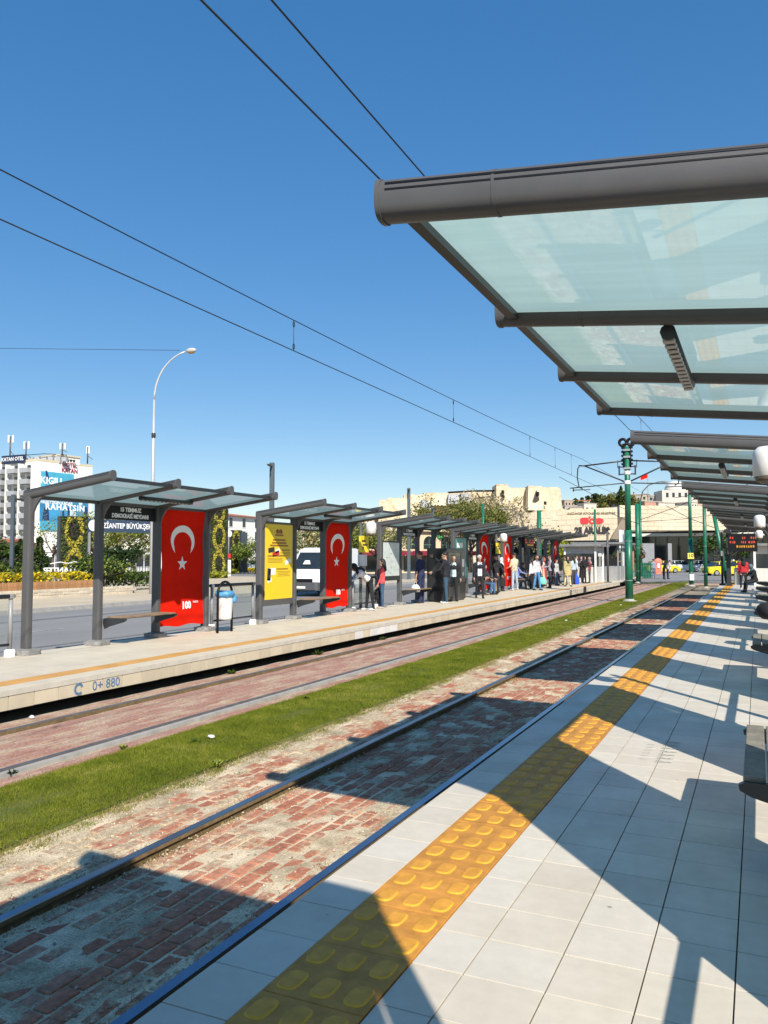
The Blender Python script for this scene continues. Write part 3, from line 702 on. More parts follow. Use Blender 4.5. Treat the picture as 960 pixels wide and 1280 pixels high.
    # bench in the middle bay: three slats on two curved arms
    bo = MB(); bo.box((.30, bay * 1.5, .488), (.05, bay - .26, .03)); bench = bo.build('bench', DARK, t)
    for y in (ys[1] + .09, ys[2] - .09):
        bo = MB(); bo.prism([(.07, .40), (.10, .30), (.20, .345), (.56, .44), (.615, .468), (.62, .495), (.59, .512), (.15, .505), (.07, .49)], 'y', y - .022, y + .022); bo.build('arm', DARK, bench)
    for k in range(4):
        s = MB(); s.box((.20 + k * .115, bay * 1.5, .522), (.106, bay - .20, .026), ch=.005); s.build('slat', WOOD_G if zc > 2.8 else WOOD, bench)
    return t
NEAR_BAY, FAR_BAY = 1.615, 1.63
near_labels = ['grey tram shelter beside the camera whose shadow falls across the lower left corner',
  'nearest shelter roof of milky glass filling the upper right of the photo', 'second shelter from the camera in the row on the near platform',
  'third shelter from the camera in the row on the near platform', 'fourth shelter from the camera in the row on the near platform',
  'fifth shelter along the near platform, second from the far end', 'farthest shelter of the near platform row, by the departure board']
NG, FG = 'glass roofed shelters along the near platform', 'glass roofed shelters along the opposite platform'
NPX = .50; NY0 = 2.89; NPER = 7.06
proto = shelter_proto('tram_shelter', near_labels[0], NG, NEAR_BAY, 2.885, 1.835, .20, False)
near_sh = []
for k in range(-1, 6):
    o = proto if k == -1 else copy_tree(proto)
    # the near row looks the other way: turned half round, so its first post is the farthest
    o.location = (NPX, NY0 + NPER * k + 3 * NEAR_BAY, 0); o.rotation_euler = (0, 0, math.pi); o['label'] = near_labels[k + 1]; near_sh.append(o)
far_labels = ['leftmost shelter on the opposite platform, with an open bay at its left end', 'opposite shelter with the yellow advert case at its left end',
  'opposite shelter with the pale map case and dark vending machine', 'opposite shelter behind the white haired man in a dark jacket', 'opposite shelter behind the standing man in a beige jumper',
  'farthest shelter of the opposite platform, next to the ticket kiosk']
FPX_, FY0, FPER = -11.35, 10.02, 7.08
protof = shelter_proto('tram_shelter', far_labels[0], FG, FAR_BAY, 2.735, 1.86, .245)
far_y = []
for k in range(6):
    o = protof if k == 0 else copy_tree(protof)
    o.location = (FPX_, FY0 + FPER * k, 0); o['label'] = far_labels[k]; far_y.append(FY0 + FPER * k)
# ------------------------------------------------------------------ flags
def wave(y, z, seed, w, h):
    a = .018 * math.sin(3.1 * y / w + 2.2 * z + seed) + .022 * math.sin(5.2 * (z + .35 * y * y / w) + seed * 1.7) * (z + .3) / h
    sag = .03 * math.sin(math.pi * (.5 + y / w)) * math.sin(3.4 * z + 9 * abs(y / w) ** 2 + seed)
    return a + sag
def flag(loc, w, h, label, group, face=1, seed=0.0):
    t = thing('flag_banner', label, 'flag', loc, 0 if face > 0 else math.pi, group)
    b = MB(); nx, nz = 14, 34; vs = []
    for j in range(nz + 1):
        for i in range(nx + 1):
            y = (i / nx - .5) * w; z = h * j / nz; vs.append((wave(y, z, seed, w, h), y, z + .02 * math.sin(i * .8 + seed) * (1 - j / nz)))
    b.add(vs, [(j * (nx + 1) + i, j * (nx + 1) + i + 1, (j + 1) * (nx + 1) + i + 1, (j + 1) * (nx + 1) + i) for j in range(nz) for i in range(nx)], 0, True)
    b.build('cloth', RED, t)
    # crescent opening downwards
    R1, R2, cz = .283 * w, .215 * w, h * .733
    c = MB(); n = 40; o_, i_ = [], []
    a0 = R_(-62)
    for k in range(n + 1):
        a = R_(-51) + R_(282) * k / n
        o_.append((R1 * math.cos(a), cz + .84 * R1 * math.sin(a)))
        i_.append((R2 * math.cos(a), cz - .05 + .80 * R2 * math.sin(a)))
    # ends meet in points
    i_[0] = o_[0]; i_[-1] = o_[-1]
    for k in (1, 2, 3): 
        f = k / 4
        i_[k] = tuple(o_[k][q] * (1 - f) + i_[k][q] * f for q in (0, 1)); i_[-1 - k] = tuple(o_[-1 - k][q] * (1 - f) + i_[-1 - k][q] * f for q in (0, 1))
    P = lambda q, e: (wave(q[0], q[1], seed, w, h) + e, q[0], q[1])
    vs = []
    for k in range(n + 1):
        mid = ((o_[k][0] + i_[k][0]) / 2, (o_[k][1] + i_[k][1]) / 2)
        vs += [P(o_[k], .006), P(mid, .006), P(i_[k], .006)]
    c.add(vs, [(3 * k + j, 3 * k + 3 + j, 3 * k + 4 + j, 3 * k + 1 + j) for k in range(n) for j in (0, 1)], 0, True)
    c.build('crescent', SILVER, t)
    s = MB(); pts = []
    for k in range(10):
        a = math.pi / 2 + math.pi * k / 5; r = (.125 if k % 2 == 0 else .050) * w
        pts.append((r * math.cos(a), h * .535 + .92 * r * math.sin(a)))
    vs = [P((0, h * .535), .006)] + [P(q, .006) for q in pts]
    s.add(vs, [(0, 1 + k, 1 + (k + 1) % 10) for k in range(10)]); s.build('star', SILVER, t)
    m = text_mesh('100', .19 * w / 1.5 * 1.15, extrude=.0, bold=.012); m2 = text_mesh('TÜRKİYE', .05, extrude=0.0, bold=.002); m2.transform(Matrix.Translation((.34, .06, 0)))
    bm = bmesh.new(); bm.from_mesh(m); bm.from_mesh(m2)
    bmesh.ops.subdivide_edges(bm, edges=bm.edges[:], cuts=1)
    for v in bm.verts:
        y, z = v.co.x + .05 * w, v.co.y + h * .17; v.co = Vector((wave(y, z, seed, w, h) + .012, y, z))
    me = bpy.data.meshes.new('lettering'); bm.to_mesh(me); bm.free(); me.materials.append(WHITE_L); link('lettering', me, t)
    r = MB(); r.tube([(.0, -w / 2 - .03, h + .01), (0, w / 2 + .03, h + .01)], .014, 6); r.build('top_rod', GREY, t)
    return t
FLG = 'red crescent and star flags hung between shelter posts'
FH_ = 2.47; fz = .19
flag((FPX_ + .02, far_y[0] + 2.5 * FAR_BAY, fz), FAR_BAY - .20, FH_, 'large red crescent flag hanging at the right end of the leftmost shelter', FLG, 1, .3)
flag((FPX_ + .02, far_y[1] + 2.5 * FAR_BAY, fz), FAR_BAY - .20, FH_, 'red crescent flag hanging right of the white van, behind a bending woman', FLG, 1, 1.9)
flag((FPX_ + .02, far_y[3] + 2.5 * FAR_BAY, fz), FAR_BAY - .20, FH_, 'red crescent flag hanging right behind the white haired man', FLG, 1, 3.1)
flag((FPX_ + .02, far_y[4] + .5 * FAR_BAY, fz), FAR_BAY - .20, FH_, 'red crescent flag behind the white headscarf, beside a yellow sign', FLG, 1, 4.4)
flag((FPX_ + .02, far_y[5] + 2.5 * FAR_BAY, fz), FAR_BAY - .20, FH_, 'small shaded red crescent flag nearest the ticket kiosk', FLG, 1, 5.2)
# near platform: flags and advert cases fill the outer bays (their shade falls on the tiles)
YEL = mat('yellow_poster', (.78, .56, .02), .35, var=.04, scale=2, spec=.6)
PBLK = mat('poster_black', (.03, .025, .03), .4, var=0); PRED = mat('poster_red', (.50, .03, .03), .4, var=0); PWHT = mat('poster_white', (.8, .8, .78), .4, var=0)
PBRN = mat('poster_brown', (.30, .12, .01), .4, var=0); PBLU = mat('poster_blue', (.04, .08, .22), .4, var=0)
MAPW = mat('map_sheet', (.55, .60, .58), .25, var=.14, scale=5, spec=.6); TEAL = mat('teal_poster', (.03, .25, .23), .3, var=.35, scale=3, spec=.6)
def poster_yellow(t, w, z0, z1):
    h = z1 - z0; P = lambda y, z: (.046, (y - .5) * w, z0 + z * h)
    def rect(b, y, z, dy, dz, m=0, rot=0):
        c, s = math.cos(rot), math.sin(rot); pts = []
        for a, q in ((-1, -1), (1, -1), (1, 1), (-1, 1)):
            Y, Z = a * dy / 2 * w, q * dz / 2 * h; pts.append((.046 + .001 * m, (y - .5) * w + Y * c - Z * s, z0 + z * h + Y * s + Z * c))
        b.quad(pts, m)
    b = MB()
    rect(b, .5, .90, .20, .05, 0); rect(b, .42, .915, .10, .02, 0, .7); rect(b, .58, .915, .10, .02, 0, -.7)   # round emblem with arms
    o = b.build('emblem', PBRN, t)
    b = MB()
    for (y, z, dy) in ((.5, .855, .30), (.5, .79, .46), (.5, .75, .52), (.5, .715, .66)): rect(b, y, z, dy, .022, 0)
    rows = [(.40, .575, .62, .016), (.62, .40, .42, .016), (.75, .655, .30, .014)]
    for y, z, dy, dz in rows: rect(b, y, z, dy, dz, 0)
    for i in range(4): rect(b, .36, .545 - i * .018, .56 - .05 * (i % 2), .005, 0); rect(b, .66, .365 - i * .02, .5 - .06 * (i % 3), .005, 0)
    for i in range(3): rect(b, .72, .625 - i * .02, .36, .005, 0)
    b.build('lettering', PBRN, t)
    b = MB(); rect(b, .22, .655, .22, .065, 0, .15); rect(b, .14, .33, .12, .16, 0, -.08); b.build('picture', PBLK, t)
    b = MB(); rect(b, .38, .565 + .04, .24, .062, 0, .18); b.build('picture', PRED, t)
    b = MB(); rect(b, .44, .645, .16, .05, 0, .3); rect(b, .82, .50, .22, .06, 0, .35); rect(b, .26, .37, .22, .09, 0, 0); rect(b, .16, .255, .16, .05, 0, .2); b.build('picture', PWHT, t)
def case(loc, w, z0, z1, label, kind, rz=0.0, group=None):
    t = thing('advert_case' if kind != 'map' else 'map_case', label, 'display case', loc, rz, group)
    b = MB(); fw = .055
    b.box((0, -w / 2 + fw / 2, (z0 + z1) / 2), (.08, fw, z1 - z0)); b.box((0, w / 2 - fw / 2, (z0 + z1) / 2), (.08, fw, z1 - z0))
    b.box((0, 0, z1 - fw / 2), (.079, w - 2 * fw, fw)); b.box((0, 0, z0 + .075), (.079, w - 2 * fw, .15)); b.box((-.022, 0, (z0 + z1) / 2), (.03, w - 2 * fw, z1 - z0 - .1))
    b.build('frame', GREY if kind == 'yellow' else DARK, t)
    pw, p0, p1 = w - 2 * fw - .01, z0 + .155, z1 - fw - .005
    b = MB(); b.box((.018, 0, (p0 + p1) / 2), (.05, pw, p1 - p0)); b.build('poster', {'yellow': YEL, 'map': MAPW, 'teal': TEAL}[kind], t)
    if kind == 'yellow': poster_yellow(t, pw, p0, p1)
    elif kind == 'map':
        r = random.Random(4); b = MB()
        for k in range(16):
            y, z = r.uniform(-.4, .3) * pw, r.uniform(p0 + .1, p1 - .1); a = r.uniform(-.6, .6); l = r.uniform(.1, .4)
            b.tube([(.044, y, z), (.044, y + l * math.cos(a), z + l * math.sin(a))], .007, 4)
        b.build('map_lines', mat('map_line_ink', (.34, .42, .42), .5, var=.2), t)
    else:
        b = MB()
        for k in range(3): b.box((.045, -.15 + .1 * k, p1 - .3 - .42 * k), (.004, pw * .55, .2))
        b.build('lettering', PWHT, t)
    return t
CG = 'advert cases in the shelters'
cw = FAR_BAY - .19
case((FPX_ + .02, far_y[1] + FAR_BAY * .5, 0), cw, .42, 2.56, 'yellow poster case at the left end of the second opposite shelter', 'yellow')
case((FPX_ + .02, far_y[2] + FAR_BAY * .5, 0), cw, .86, 2.20, 'pale glass map case half in shade, right of the woman in a red jacket', 'map')
case((FPX_ + .02, far_y[3] + FAR_BAY * .5, 0), cw, .60, 2.50, 'teal poster case right of the dark vending machine', 'teal')
NCG = 'advert cases on the near platform'
for k in range(-1, 6):
    y0 = NY0 + NPER * k
    case((NPX - .02, y0 + .5 * NEAR_BAY, 0), NEAR_BAY - .17, .45, 2.815, ['advert case of the shelter beside the camera', 'advert case of the near shelter with the big milky roof', 'advert case of the second near shelter', 'advert case of the third near shelter',
         'advert case of the fourth near shelter', 'advert case of the fifth near shelter', 'advert case of the last near shelter'][k + 1], 'teal', math.pi, NCG)
    flag((NPX - .02, y0 + 2.5 * NEAR_BAY, .25), NEAR_BAY - .18, 2.56, ['red flag of the shelter beside the camera', 'red flag of the near shelter with the big milky roof', 'red flag of the second near shelter', 'red flag of the third near shelter',
         'red flag of the fourth near shelter', 'red flag of the fifth near shelter', 'red flag of the last near shelter'][k + 1], 'red flags on the near platform', -1, k * 1.3)
# vending machine
VM = mat('vending_dark', (.022, .022, .024), .22, var=.12, spec=.6)
t = thing('vending_machine', 'large dark vending machine in the opposite shelter behind the man in a hoodie', 'vending machine', (-10.75, 28.9, 0))
b = MB(); b.box((0, 0, 1.02), (.78, 2.1, 1.92), ch=.02); b.box((0, 0, .03), (.7, 2.0, .06)); b.build('body', VM, t)
b = MB(); b.box((.395, -.25, 1.25), (.02, 1.3, 1.1)); b.build('front_window', GLASS_D, t)
b = MB(); b.box((.397, .72, 1.25), (.024, .44, 1.1)); b.build('side_door', mat('vending_panel', (.05, .05, .052), .3, var=.1), t)
b = MB(); b.box((.40, .72, 1.42), (.03, .22, .3)); b.box((.4, .72, 1.0), (.03, .14, .12)); b.build('control_panel', mat('vending_keys', (.30, .31, .32), .4, var=.2), t)
b = MB(); b.box((.392, -.25, .36), (.03, 1.2, .36), ch=.01); b.build('kick_panel', mat('vending_panel2', (.045, .045, .047), .4), t)
# railings between the shelters
def railing(loc, length, label, group, rz=0, glass=True):
    t = thing('platform_railing', label, 'railing', loc, rz, group)
    for y in (0, length):
        b = MB(); b.tube([(0, y, .1), (0, y, 1.0)], .036, 8); p = b.build('post', GREY_L, t)
        b = MB(); b.box((0, y, .06), (.14, .14, .13), ch=.02); b.build('socket', WHITE, p)
        b = MB(); b.box((0, y, 1.0), (.09, .10, .07), ch=.015); b.build('clamp', WHITE if y == 0 else GREY_L, p)
    b = MB(); b.tube([(0, -.06, 1.0), (0, length + .06, 1.0)], .04, 8); b.build('top_rail', DARK, t)
    b = MB(); b.tube([(0, 0, .2), (0, length, .2)], .025, 6); b.build('bottom_rail', DARK, t)
    if glass:
        b = MB(); b.box((0, length / 2, .6), (.012, length - .1, .72)); b.build('glass_panel', CLEAR, t)
    return t
RG = 'railings between the opposite shelters'
railing((FPX_, far_y[0] - 2.05, 0), 1.72, 'railing left of the leftmost opposite shelter, cut by the photo edge', RG)
for k, lab in enumerate(['railing behind the white litter bin', 'railing behind the bending woman and the woman in red', 'railing right of the dark vending machine', 'railing by the yellow sign and white lamp box', 'railing between the fifth and the last opposite shelter']):
    railing((FPX_, far_y[k] + 3 * FAR_BAY + .26, 0), 1.65, lab, RG)
for k in range(-1, 6):
    railing((NPX, NY0 + NPER * k + 3 * NEAR_BAY + .16, 0), 1.98, ['railing right beside the camera on the near platform', 'railing beyond the big milky roof', 'railing beyond the second near shelter', 'railing beyond the third near shelter', 'railing beyond the fourth near shelter', 'railing beyond the fifth near shelter', 'railing beyond the last near shelter'][k + 1], 'railings on the near platform', 0, False)
# litter bin
t = thing('litter_bin', 'white litter bin with a blue bag hung in a black hoop', 'litter bin', (-10.72, 14.8, 0))
b = MB(); pts = [(0, -.26, 0), (0, -.26, .85)] + [(0, -.26 * math.cos(a), .85 + .26 * math.sin(a)) for a in [math.pi * k / 10 for k in range(1, 10)]] + [(0, .26, .85), (0, .26, 0)]
b.tube(pts, .028, 8); b.build('hoop', BLACK, t)
b = MB(); b.lathe([(.14, .28), (.155, .32), (.19, .86), (.195, .88), (.175, .88), (.14, .5)], 14); b.build('bucket', WHITE, t)
b = MB(); r = random.Random(3); prof = [(.205, .78), (.215, .84), (.205, .905), (.15, .88)]
b.lathe(prof, 14); b.v = [(x * r.uniform(.93, 1.1), y * r.uniform(.93, 1.1), z + r.uniform(-.02, .012)) for x, y, z in b.v]
b.ball((.16, .12, .73), (.07, .09, .10), 8); b.build('bag', mat('blue_bin_bag', (.08, .28, .52), .45, var=.2, scale=12), t)
# loudspeaker posts standing between the shelters
LAMPW = mat('white_lamp_housing', (.74, .74, .72), .45, var=.06)
def lamp_post(loc, label, group, s=1, h=2.95, yellow=False, boxz=2.38, q=1.0, reach=.46):
    t = thing('lamp_box_post', label, 'lamp post', loc, 0, group)
    b = MB(); b.tube([(0, 0, 0), (0, 0, h)], .05, 10); b.box((0, 0, .02), (.2, .2, .04)); b.build('pole', GREY, t)
    b = MB(); b.tube([(0, 0, h - .25), (s * .36, 0, h - .25)], .025, 6); b.build('arm', GREY, t)
    b = MB(); x = s * reach
    b.lathe([(.02 * q, boxz + .44 * q), (.12 * q, boxz + .425 * q), (.18 * q, boxz + .37 * q), (.195 * q, boxz + .3 * q), (.195 * q, boxz), (.18 * q, boxz - .005)], 16, (x, 0, 0)); b.build('lamp_housing', LAMPW, t)
    b = MB(); b.lathe([(.185 * q, boxz - .006), (.16 * q, boxz - .06 * q), (.09 * q, boxz - .10 * q), (.02 * q, boxz - .115 * q)][::-1], 16, (x, 0, 0)); b.build('lens', mat('brown_lens', (.13, .10, .065), .25, var=.4, scale=8), t)
    if yellow:
        b = MB(); b.box((.06, .10, 2.06), (.05, .62, .52), ch=.01); b.build('yellow_sign', mat('yellow_sign_face', (.80, .62, .02), .45, var=.04), t)
        q = MB(); q.box((.087, .04, 2.16), (.004, .26, .06)); q.box((.087, .14, 2.04), (.004, .32, .05)); q.box((.087, .0, 1.93), (.004, .1, .1)); q.build('sign_print', PBLK, t)
        b = MB(); b.box((.06, .0, 1.55), (.08, .5, .36)); b.build('notice_board', WHITE, t)
    return t
LG = 'white lamp boxes on posts between shelters'
lamp_post((-11.45, far_y[1] + 3 * FAR_BAY + 1.0, 0), 'white lamp box above a yellow sign, over the bending woman', LG, 1, 2.95, True, 2.40, .85, .36)
lamp_post((-11.3, far_y[3] + 3 * FAR_BAY + 1.0, 0), 'white lamp box with yellow sign beside the man with hands behind his back', LG, 1, 2.95, True, 2.40, .85, .36)
lamp_post((NPX, 8.75, 0), 'large white lamp box at the right edge under the second near roof', LG, -1, 3.0, False, 2.45, .68, .40)
lamp_post((NPX, 8.75 + NPER * 2 + .6, 0), 'middle one of the three white lamp boxes on the near platform', LG, -1, 3.0, False, 2.45, .72, .45)
lamp_post((NPX, 8.75 + NPER * 4, 0), 'smallest white lamp box next to the red departure board', LG, -1, 3.0, False, 2.45, .72, .45)
# departure boards
LED_R = mat('red_led', (.5, .06, .03), .5, var=0, emit=((1, .12, .05), .35)); LED_O = mat('amber_led', (.5, .25, .03), .5, var=0, emit=((1, .42, .06), .35))
def board(loc, rz, w, h, label, group, big=True):
    t = thing('departure_board', label, 'departure board', loc, rz, group)
    b = MB(); b.box((0, 0, 0), (.16, w, h), ch=.015); b.build('case', BLACK, t)
    r = random.Random(5); b = MB(); c = MB()
    for row in range(3):
        z = h * (.26 - .24 * row); y = -w * .43
        while y < w * .43:
            l = r.uniform(.03, .07) * w
            if not ((-.28 * w < y < -.06 * w or .1 * w < y < .2 * w) and row < 2) and not (row == 2 and y < -.25 * w):
                for q in range(3): (b if row < 2 else c).box((.082, y + l * .3 * q, z + r.uniform(-.012, .012)), (.004, l * .2, .1 * h + .03 * r.random()))
            y += l + .025 * w
    b.build('led_lines', LED_R, t); c.build('led_lines', LED_O, t)
    b = MB()
    for y in (-w * .4, w * .4): b.tube([(0, y, h / 2), (0, y, h / 2 + .3)], .03, 6)
    b.build('hanger', GREY, t); return t
BG = 'departure boards'
bp = ground_at(928, 45, 2.45); board(tuple(bp), -math.pi / 2, 1.5, 1.0, 'black departure board with red and amber lights over the near platform end', BG)
board((FPX_ + .55, far_y[4] + 1.5 * FAR_BAY + .3, 2.38), 0, 1.9, .52, 'dark departure board hanging in the fifth opposite shelter', BG)
# overhead line poles
def pole(loc, h, label, r=.165, arms=(), lean=0.0, step=True, gear=False):
    t = thing('overhead_line_pole', label, 'overhead line pole', loc, 0, 'green overhead line poles'); t.rotation_euler = (0, lean, 0)
    b = MB(); hs = h * .46 if step else h
    b.tube([(0, 0, 0), (0, 0, hs)], [r, r * .96], 14)
    if step: b.tube([(0, 0, hs), (0, 0, h)], [r * .80, r * .66], 14)
    b.build('shaft', GREEN, t)
    b = MB(); b.lathe([(r * 1.9, 0), (r * 1.9, .05), (r * 1.25, .06), (r * 1.2, .12)], 12); b.build('base_plate', CONC, t)
    b = MB()
    for z in (.9, 2.6): b.lathe([(r * 1.02, z), (r * 1.05, z + .015), (r * 1.02, z + .03)], 14)
    b.build('band', GREY_L, t)
    if gear:
        g = MB()
        for s in (-1, 1):
            pts = [(s * .17 + .15 * math.cos(a), 0, h + .20 + .15 * math.sin(a)) for a in [2 * math.pi * k / 12 for k in range(13)]]; g.tube(pts, .07, 6)
            g.tube([(s * .12, 0, h - .9), (s * .14, 0, h + .15)], [.07, .05], 6)
            for k in range(5): g.box((s * .16, .02, h - .75 + .18 * k), (.16, .16, .08))
        g.build('tensioner', BLACK, t)
        g = MB()
        for z in (h - .45, h - .15, h - .95): g.box((0, .0, z), (.3, .3, .09), ch=.02)
        g.build('clamp', ALU, t)
        g = MB()
        for s in (-1, 1):
            g.box((s * .34, 0, 5.72), (.06, .06, .42)); g.box((s * .22, 0, 5.55), (.26, .05, .05)); g.box((s * .22, 0, 5.87), (.26, .05, .05)); g.box((s * .4, 0, 6.0), (.03, .03, .35))
        g.build('insulator_bracket', DARK, t)
        for z in (5.52, 5.10):
            g = MB(); g.lathe([(r * .83, z), (r * .87, z + .02), (r * .87, z + .14), (r * .83, z + .16)], 14); g.build('band', WHITE, t)
        for s in (-1, 1):
            g = MB()
            g.tube([(0, 0, 6.15), (s * 1.85, 0, 6.0)], .035, 6); g.tube([(s * .1, 0, 5.22), (s * 1.85, 0, 6.0)], .035, 6); g.tube([(s * .1, 0, 5.16), (s * 2.5, 0, 5.02)], .026, 6)
            g.tube([(s * 2.05, 0, 6.02), (s * 2.14, 0, 5.9), (s * 2.17, 0, 5.5), (s * 2.1, 0, 5.08), (s * 1.95, 0, 4.98)], .028, 6); g.tube([(s * 1.85, 0, 6.0), (s * 2.1, 0, 6.02)], .035, 6)
            g.tube([(s * 2.35, 0, 4.93), (s * 1.6, 0, 4.93)], .022, 6); g.tube([(s * 2.35, 0, 5.03), (s * 2.35, 0, 4.86)], .03, 6)
            g.build('arm', DARK, t)
    return t
pole((-5.12, 36.4, -.28), 6.75, 'tall green pole with black pulleys standing in the turf strip', gear=True)
pole(tuple(ground_at(863, 53.8, -.3)), 6.9, 'green pole carrying the yellow number 10 plate', .15)
pole(tuple(ground_at(881, 50.5, -.3)), 6.0, 'thin green pole right of the number 10 pole', .11, step=False)
pole(tuple(ground_at(909, 51.0, -.3)), 5.0, 'leaning green pole beside the last near shelter', .13, lean=-.16, step=False)
pole(tuple(ground_at(797, 60, -.3)), 5.9, 'green pole half hidden behind the tall pulley pole', .17, step=False)
pole(tuple(ground_at(744, 62, -.3)), 5.6, 'green pole rising behind the ticket kiosk', .085, step=False)
pole(tuple(ground_at(674, 74, -.3)), 6.2, 'green pole stub behind the fifth opposite shelter', .2, step=False)
pole(tuple(ground_at(604, 62, -.3)), 6.0, 'thin green pole behind the fourth opposite shelter', .1, step=False)
# number plate on its pole
p10 = ground_at(863, 53.45, 0); t = thing('number_plate', 'yellow plate with a black 10 on a green pole', 'number plate', (p10.x, p10.y, 1.72), YAW)
b = MB(); b.box((0, 0, 0), (.42, .03, .38)); b.build('plate', mat('yellow_plate', (.80, .66, .12), .5, var=.03), t)
lettering('10', .34, PBLK, t, (0, -.018, 0), Matrix(((1, 0, 0, 0), (0, 0, -1, 0), (0, 1, 0, 0), (0, 0, 0, 1))), bold=.008, extrude=.002)
t = thing('white_box', 'white box strapped to the foot of the number 10 pole', 'switch box', (p10.x, p10.y + .1, -.3), YAW); b = MB(); b.box((0, 0, .62), (.3, .2, .42), ch=.02); b.build('cabinet', WHITE, t)
# overhead wires
def wire(name, pts, r, label, group=None):
    b = MB(); b.tube(pts, r, 5); o = b.build(name, WIRE); tag(o, label, 'overhead wire', group); return o
def sag(x, y0, y1, z0, z1, s, n=10): return [(x, y0 + (y1 - y0) * k / n, z0 + (z1 - z0) * k / n - s * 4 * (k / n) * (1 - k / n)) for k in range(n + 1)]
WG = 'overhead tram wires'
for x, lab in ((-3.1, 'near'), (-7.05, 'opposite')):
    c = [(x, -14, 5.2)] + [(x, y, 5.2) for y in range(-10, 37, 6)] + [(x - .0, 36.4, 5.0)]
    w = wire('contact_wire', [(x, -14, 5.2), (x, 36.4, 5.08), (x + .4, 62, 5.0), (x + 2.5, 90, 5.0)], .0085, 'lower contact wire above the %s track' % lab, WG)
    m = sag(x, -14, 36.4, 5.98, 6.02, .34, 14) + [(x + .4, 62, 5.75), (x + 2.5, 90, 5.8)]
    wire('messenger_wire', m, .0085, 'upper carrying wire above the %s track' % lab, WG)
    for y in ((11.6, 19.5, 27.2, 31, 34) if x < -5 else (-6, 1.5, 17, 25, 32)):
        zt = 5.98 + .04 * (y + 14) / 50.4 - .34 * 4 * ((y + 14) / 50.4) * (1 - (y + 14) / 50.4); zb = 5.2 - .12 * (y + 14) / 50.4
        b = MB(); b.tube([(x, y, zb), (x, y, zt)], .005, 4)
        for z in (zb + .07, zt - .07): b.tube([(x, y + .03 * math.cos(a), z + .05 * math.sin(a)) for a in [2 * math.pi * k / 8 for k in range(9)]], .006, 4)
        tag(b.build('wire_dropper', WIRE), 'dropper joining the two wires over the %s track, %s' % (lab, {11.6: 'leftmost in the sky', 19.5: 'second from the left', 27.2: 'third from the left', 31: 'just left of the pole arm', 34: 'by the pole arm', -6: 'above the camera', 1.5: 'overhead', 17: 'hidden by the roof', 25: 'beyond the roof', 32: 'near the pole'}[y]), 'wire dropper', 'wire droppers')
# span wires at the far end of the stop
A = Vector(ground_at(797, 60, 5.2))
for i, (u0, d0, v0, u1, d1, v1) in enumerate([(800, 58, 650, 900, 52, 610), (800, 58, 652, 905, 60, 642), (833, 58, 632, 893, 50, 660), (762, 66, 640, 800, 58, 655), (700, 60, 596, 790, 64, 640), (845, 56, 622, 960, 70, 600)]):
    a, c = ground_at(u0, d0, h_at(v0, d0)), ground_at(u1, d1, h_at(v1, d1))
    mid = (a + c) / 2 - Vector((0, 0, .12)); wire('span_wire', [a, mid, c], .02, 'span wire across the pale museum wall, number %d from the left' % 0 if False else ['span wire rising right in front of the pale museum wall', 'flat span wire low on the museum wall', 'falling span wire right of the number 10 pole', 'short span wire left of the pole', 'long falling wire over the museum logo', 'span wire towards the near roofs'][i], 'span wires at the crossing')
wire('light_cable', [tuple(ground_at(-300, 42, h_at(418, 42))), tuple(ground_at(-40, 42, h_at(432, 42))), tuple(ground_at(222, 42, h_at(435, 42)))], .012, 'thin cable running to the tall curved street lamp')
# drain grid and rail plug on the far side
b = MB()
for k in range(5): b.box((-8.52 + .03 * k, 43.9, -.1), (.02, .06, .35))
tag(b.build('track_marker', DARK), 'small dark marker post fixed to the opposite platform edge', 'marker post')
# ------------------------------------------------------------------ people
SKIN = mat('skin', (.46, .27, .185), .55, var=.08, scale=8); SKIN_D = mat('skin_shade', (.36, .20, .13), .55, var=.08)
FACE_D = mat('eye_and_lip', (.08, .035, .03), .5, var=0)
CL = {}
def cloth(c, pattern=None):
    k = (tuple(round(x, 3) for x in c), pattern)
    if k not in CL:
        m = mat('cloth_%d' % len(CL), c, .85, var=.22, scale=16, bump=.25, bscale=30)
        if pattern:
            N, L = m.node_tree.nodes, m.node_tree.links; b = N['Principled BSDF']; tc = N.new('ShaderNodeTexCoord'); mx = N.new('ShaderNodeMix'); mx.data_type = 'RGBA'
            if pattern == 'stripe': w = N.new('ShaderNodeTexWave'); w.inputs['Scale'].default_value = 9; w.bands_direction = 'X'; c2 = (.75, .70, .70); fac = w.outputs['Fac']
            else: w = N.new('ShaderNodeTexVoronoi'); w.inputs['Scale'].default_value = 22; c2 = (.12, .14, .35); mm = N.new('ShaderNodeMath'); mm.operation = 'LESS_THAN'; mm.inputs[1].default_value = .27; L.new(w.outputs['Distance'], mm.inputs[0]); fac = mm.outputs[0]
            L.new(tc.outputs['Object'], w.inputs['Vector']); L.new(fac, mx.inputs[0]); mx.inputs[6].default_value = (*c, 1); mx.inputs[7].default_value = (*c2, 1); L.new(mx.outputs[2], b.inputs['Base Color'])
        CL[k] = m
    return CL[k]
def capsule(b, p, q, r0, r1, n=10, flat=1.0, up=None):
    p, q = Vector(p), Vector(q); d = (q - p); l = d.length
    if l < 1e-5: d = Vector((0, 0, 1)); l = 1e-5
    d /= l; P = []; Rr = []
    for k in range(4): a = math.pi / 2 * (k + .25) / 4; P.append(p - d * r0 * math.cos(a)); Rr.append(r0 * math.sin(a))
    P.append(p); Rr.append(r0); P.append(q); Rr.append(r1)
    for k in range(3, -1, -1): a = math.pi / 2 * (k + .25) / 4; P.append(q + d * r1 * math.cos(a)); Rr.append(r1 * math.sin(a))
    b.tube(P, Rr, n, flat=flat, upv=up)
def rotx(v, a): return Vector((v.x, v.y * math.cos(a) - v.z * math.sin(a), v.y * math.sin(a) + v.z * math.cos(a)))
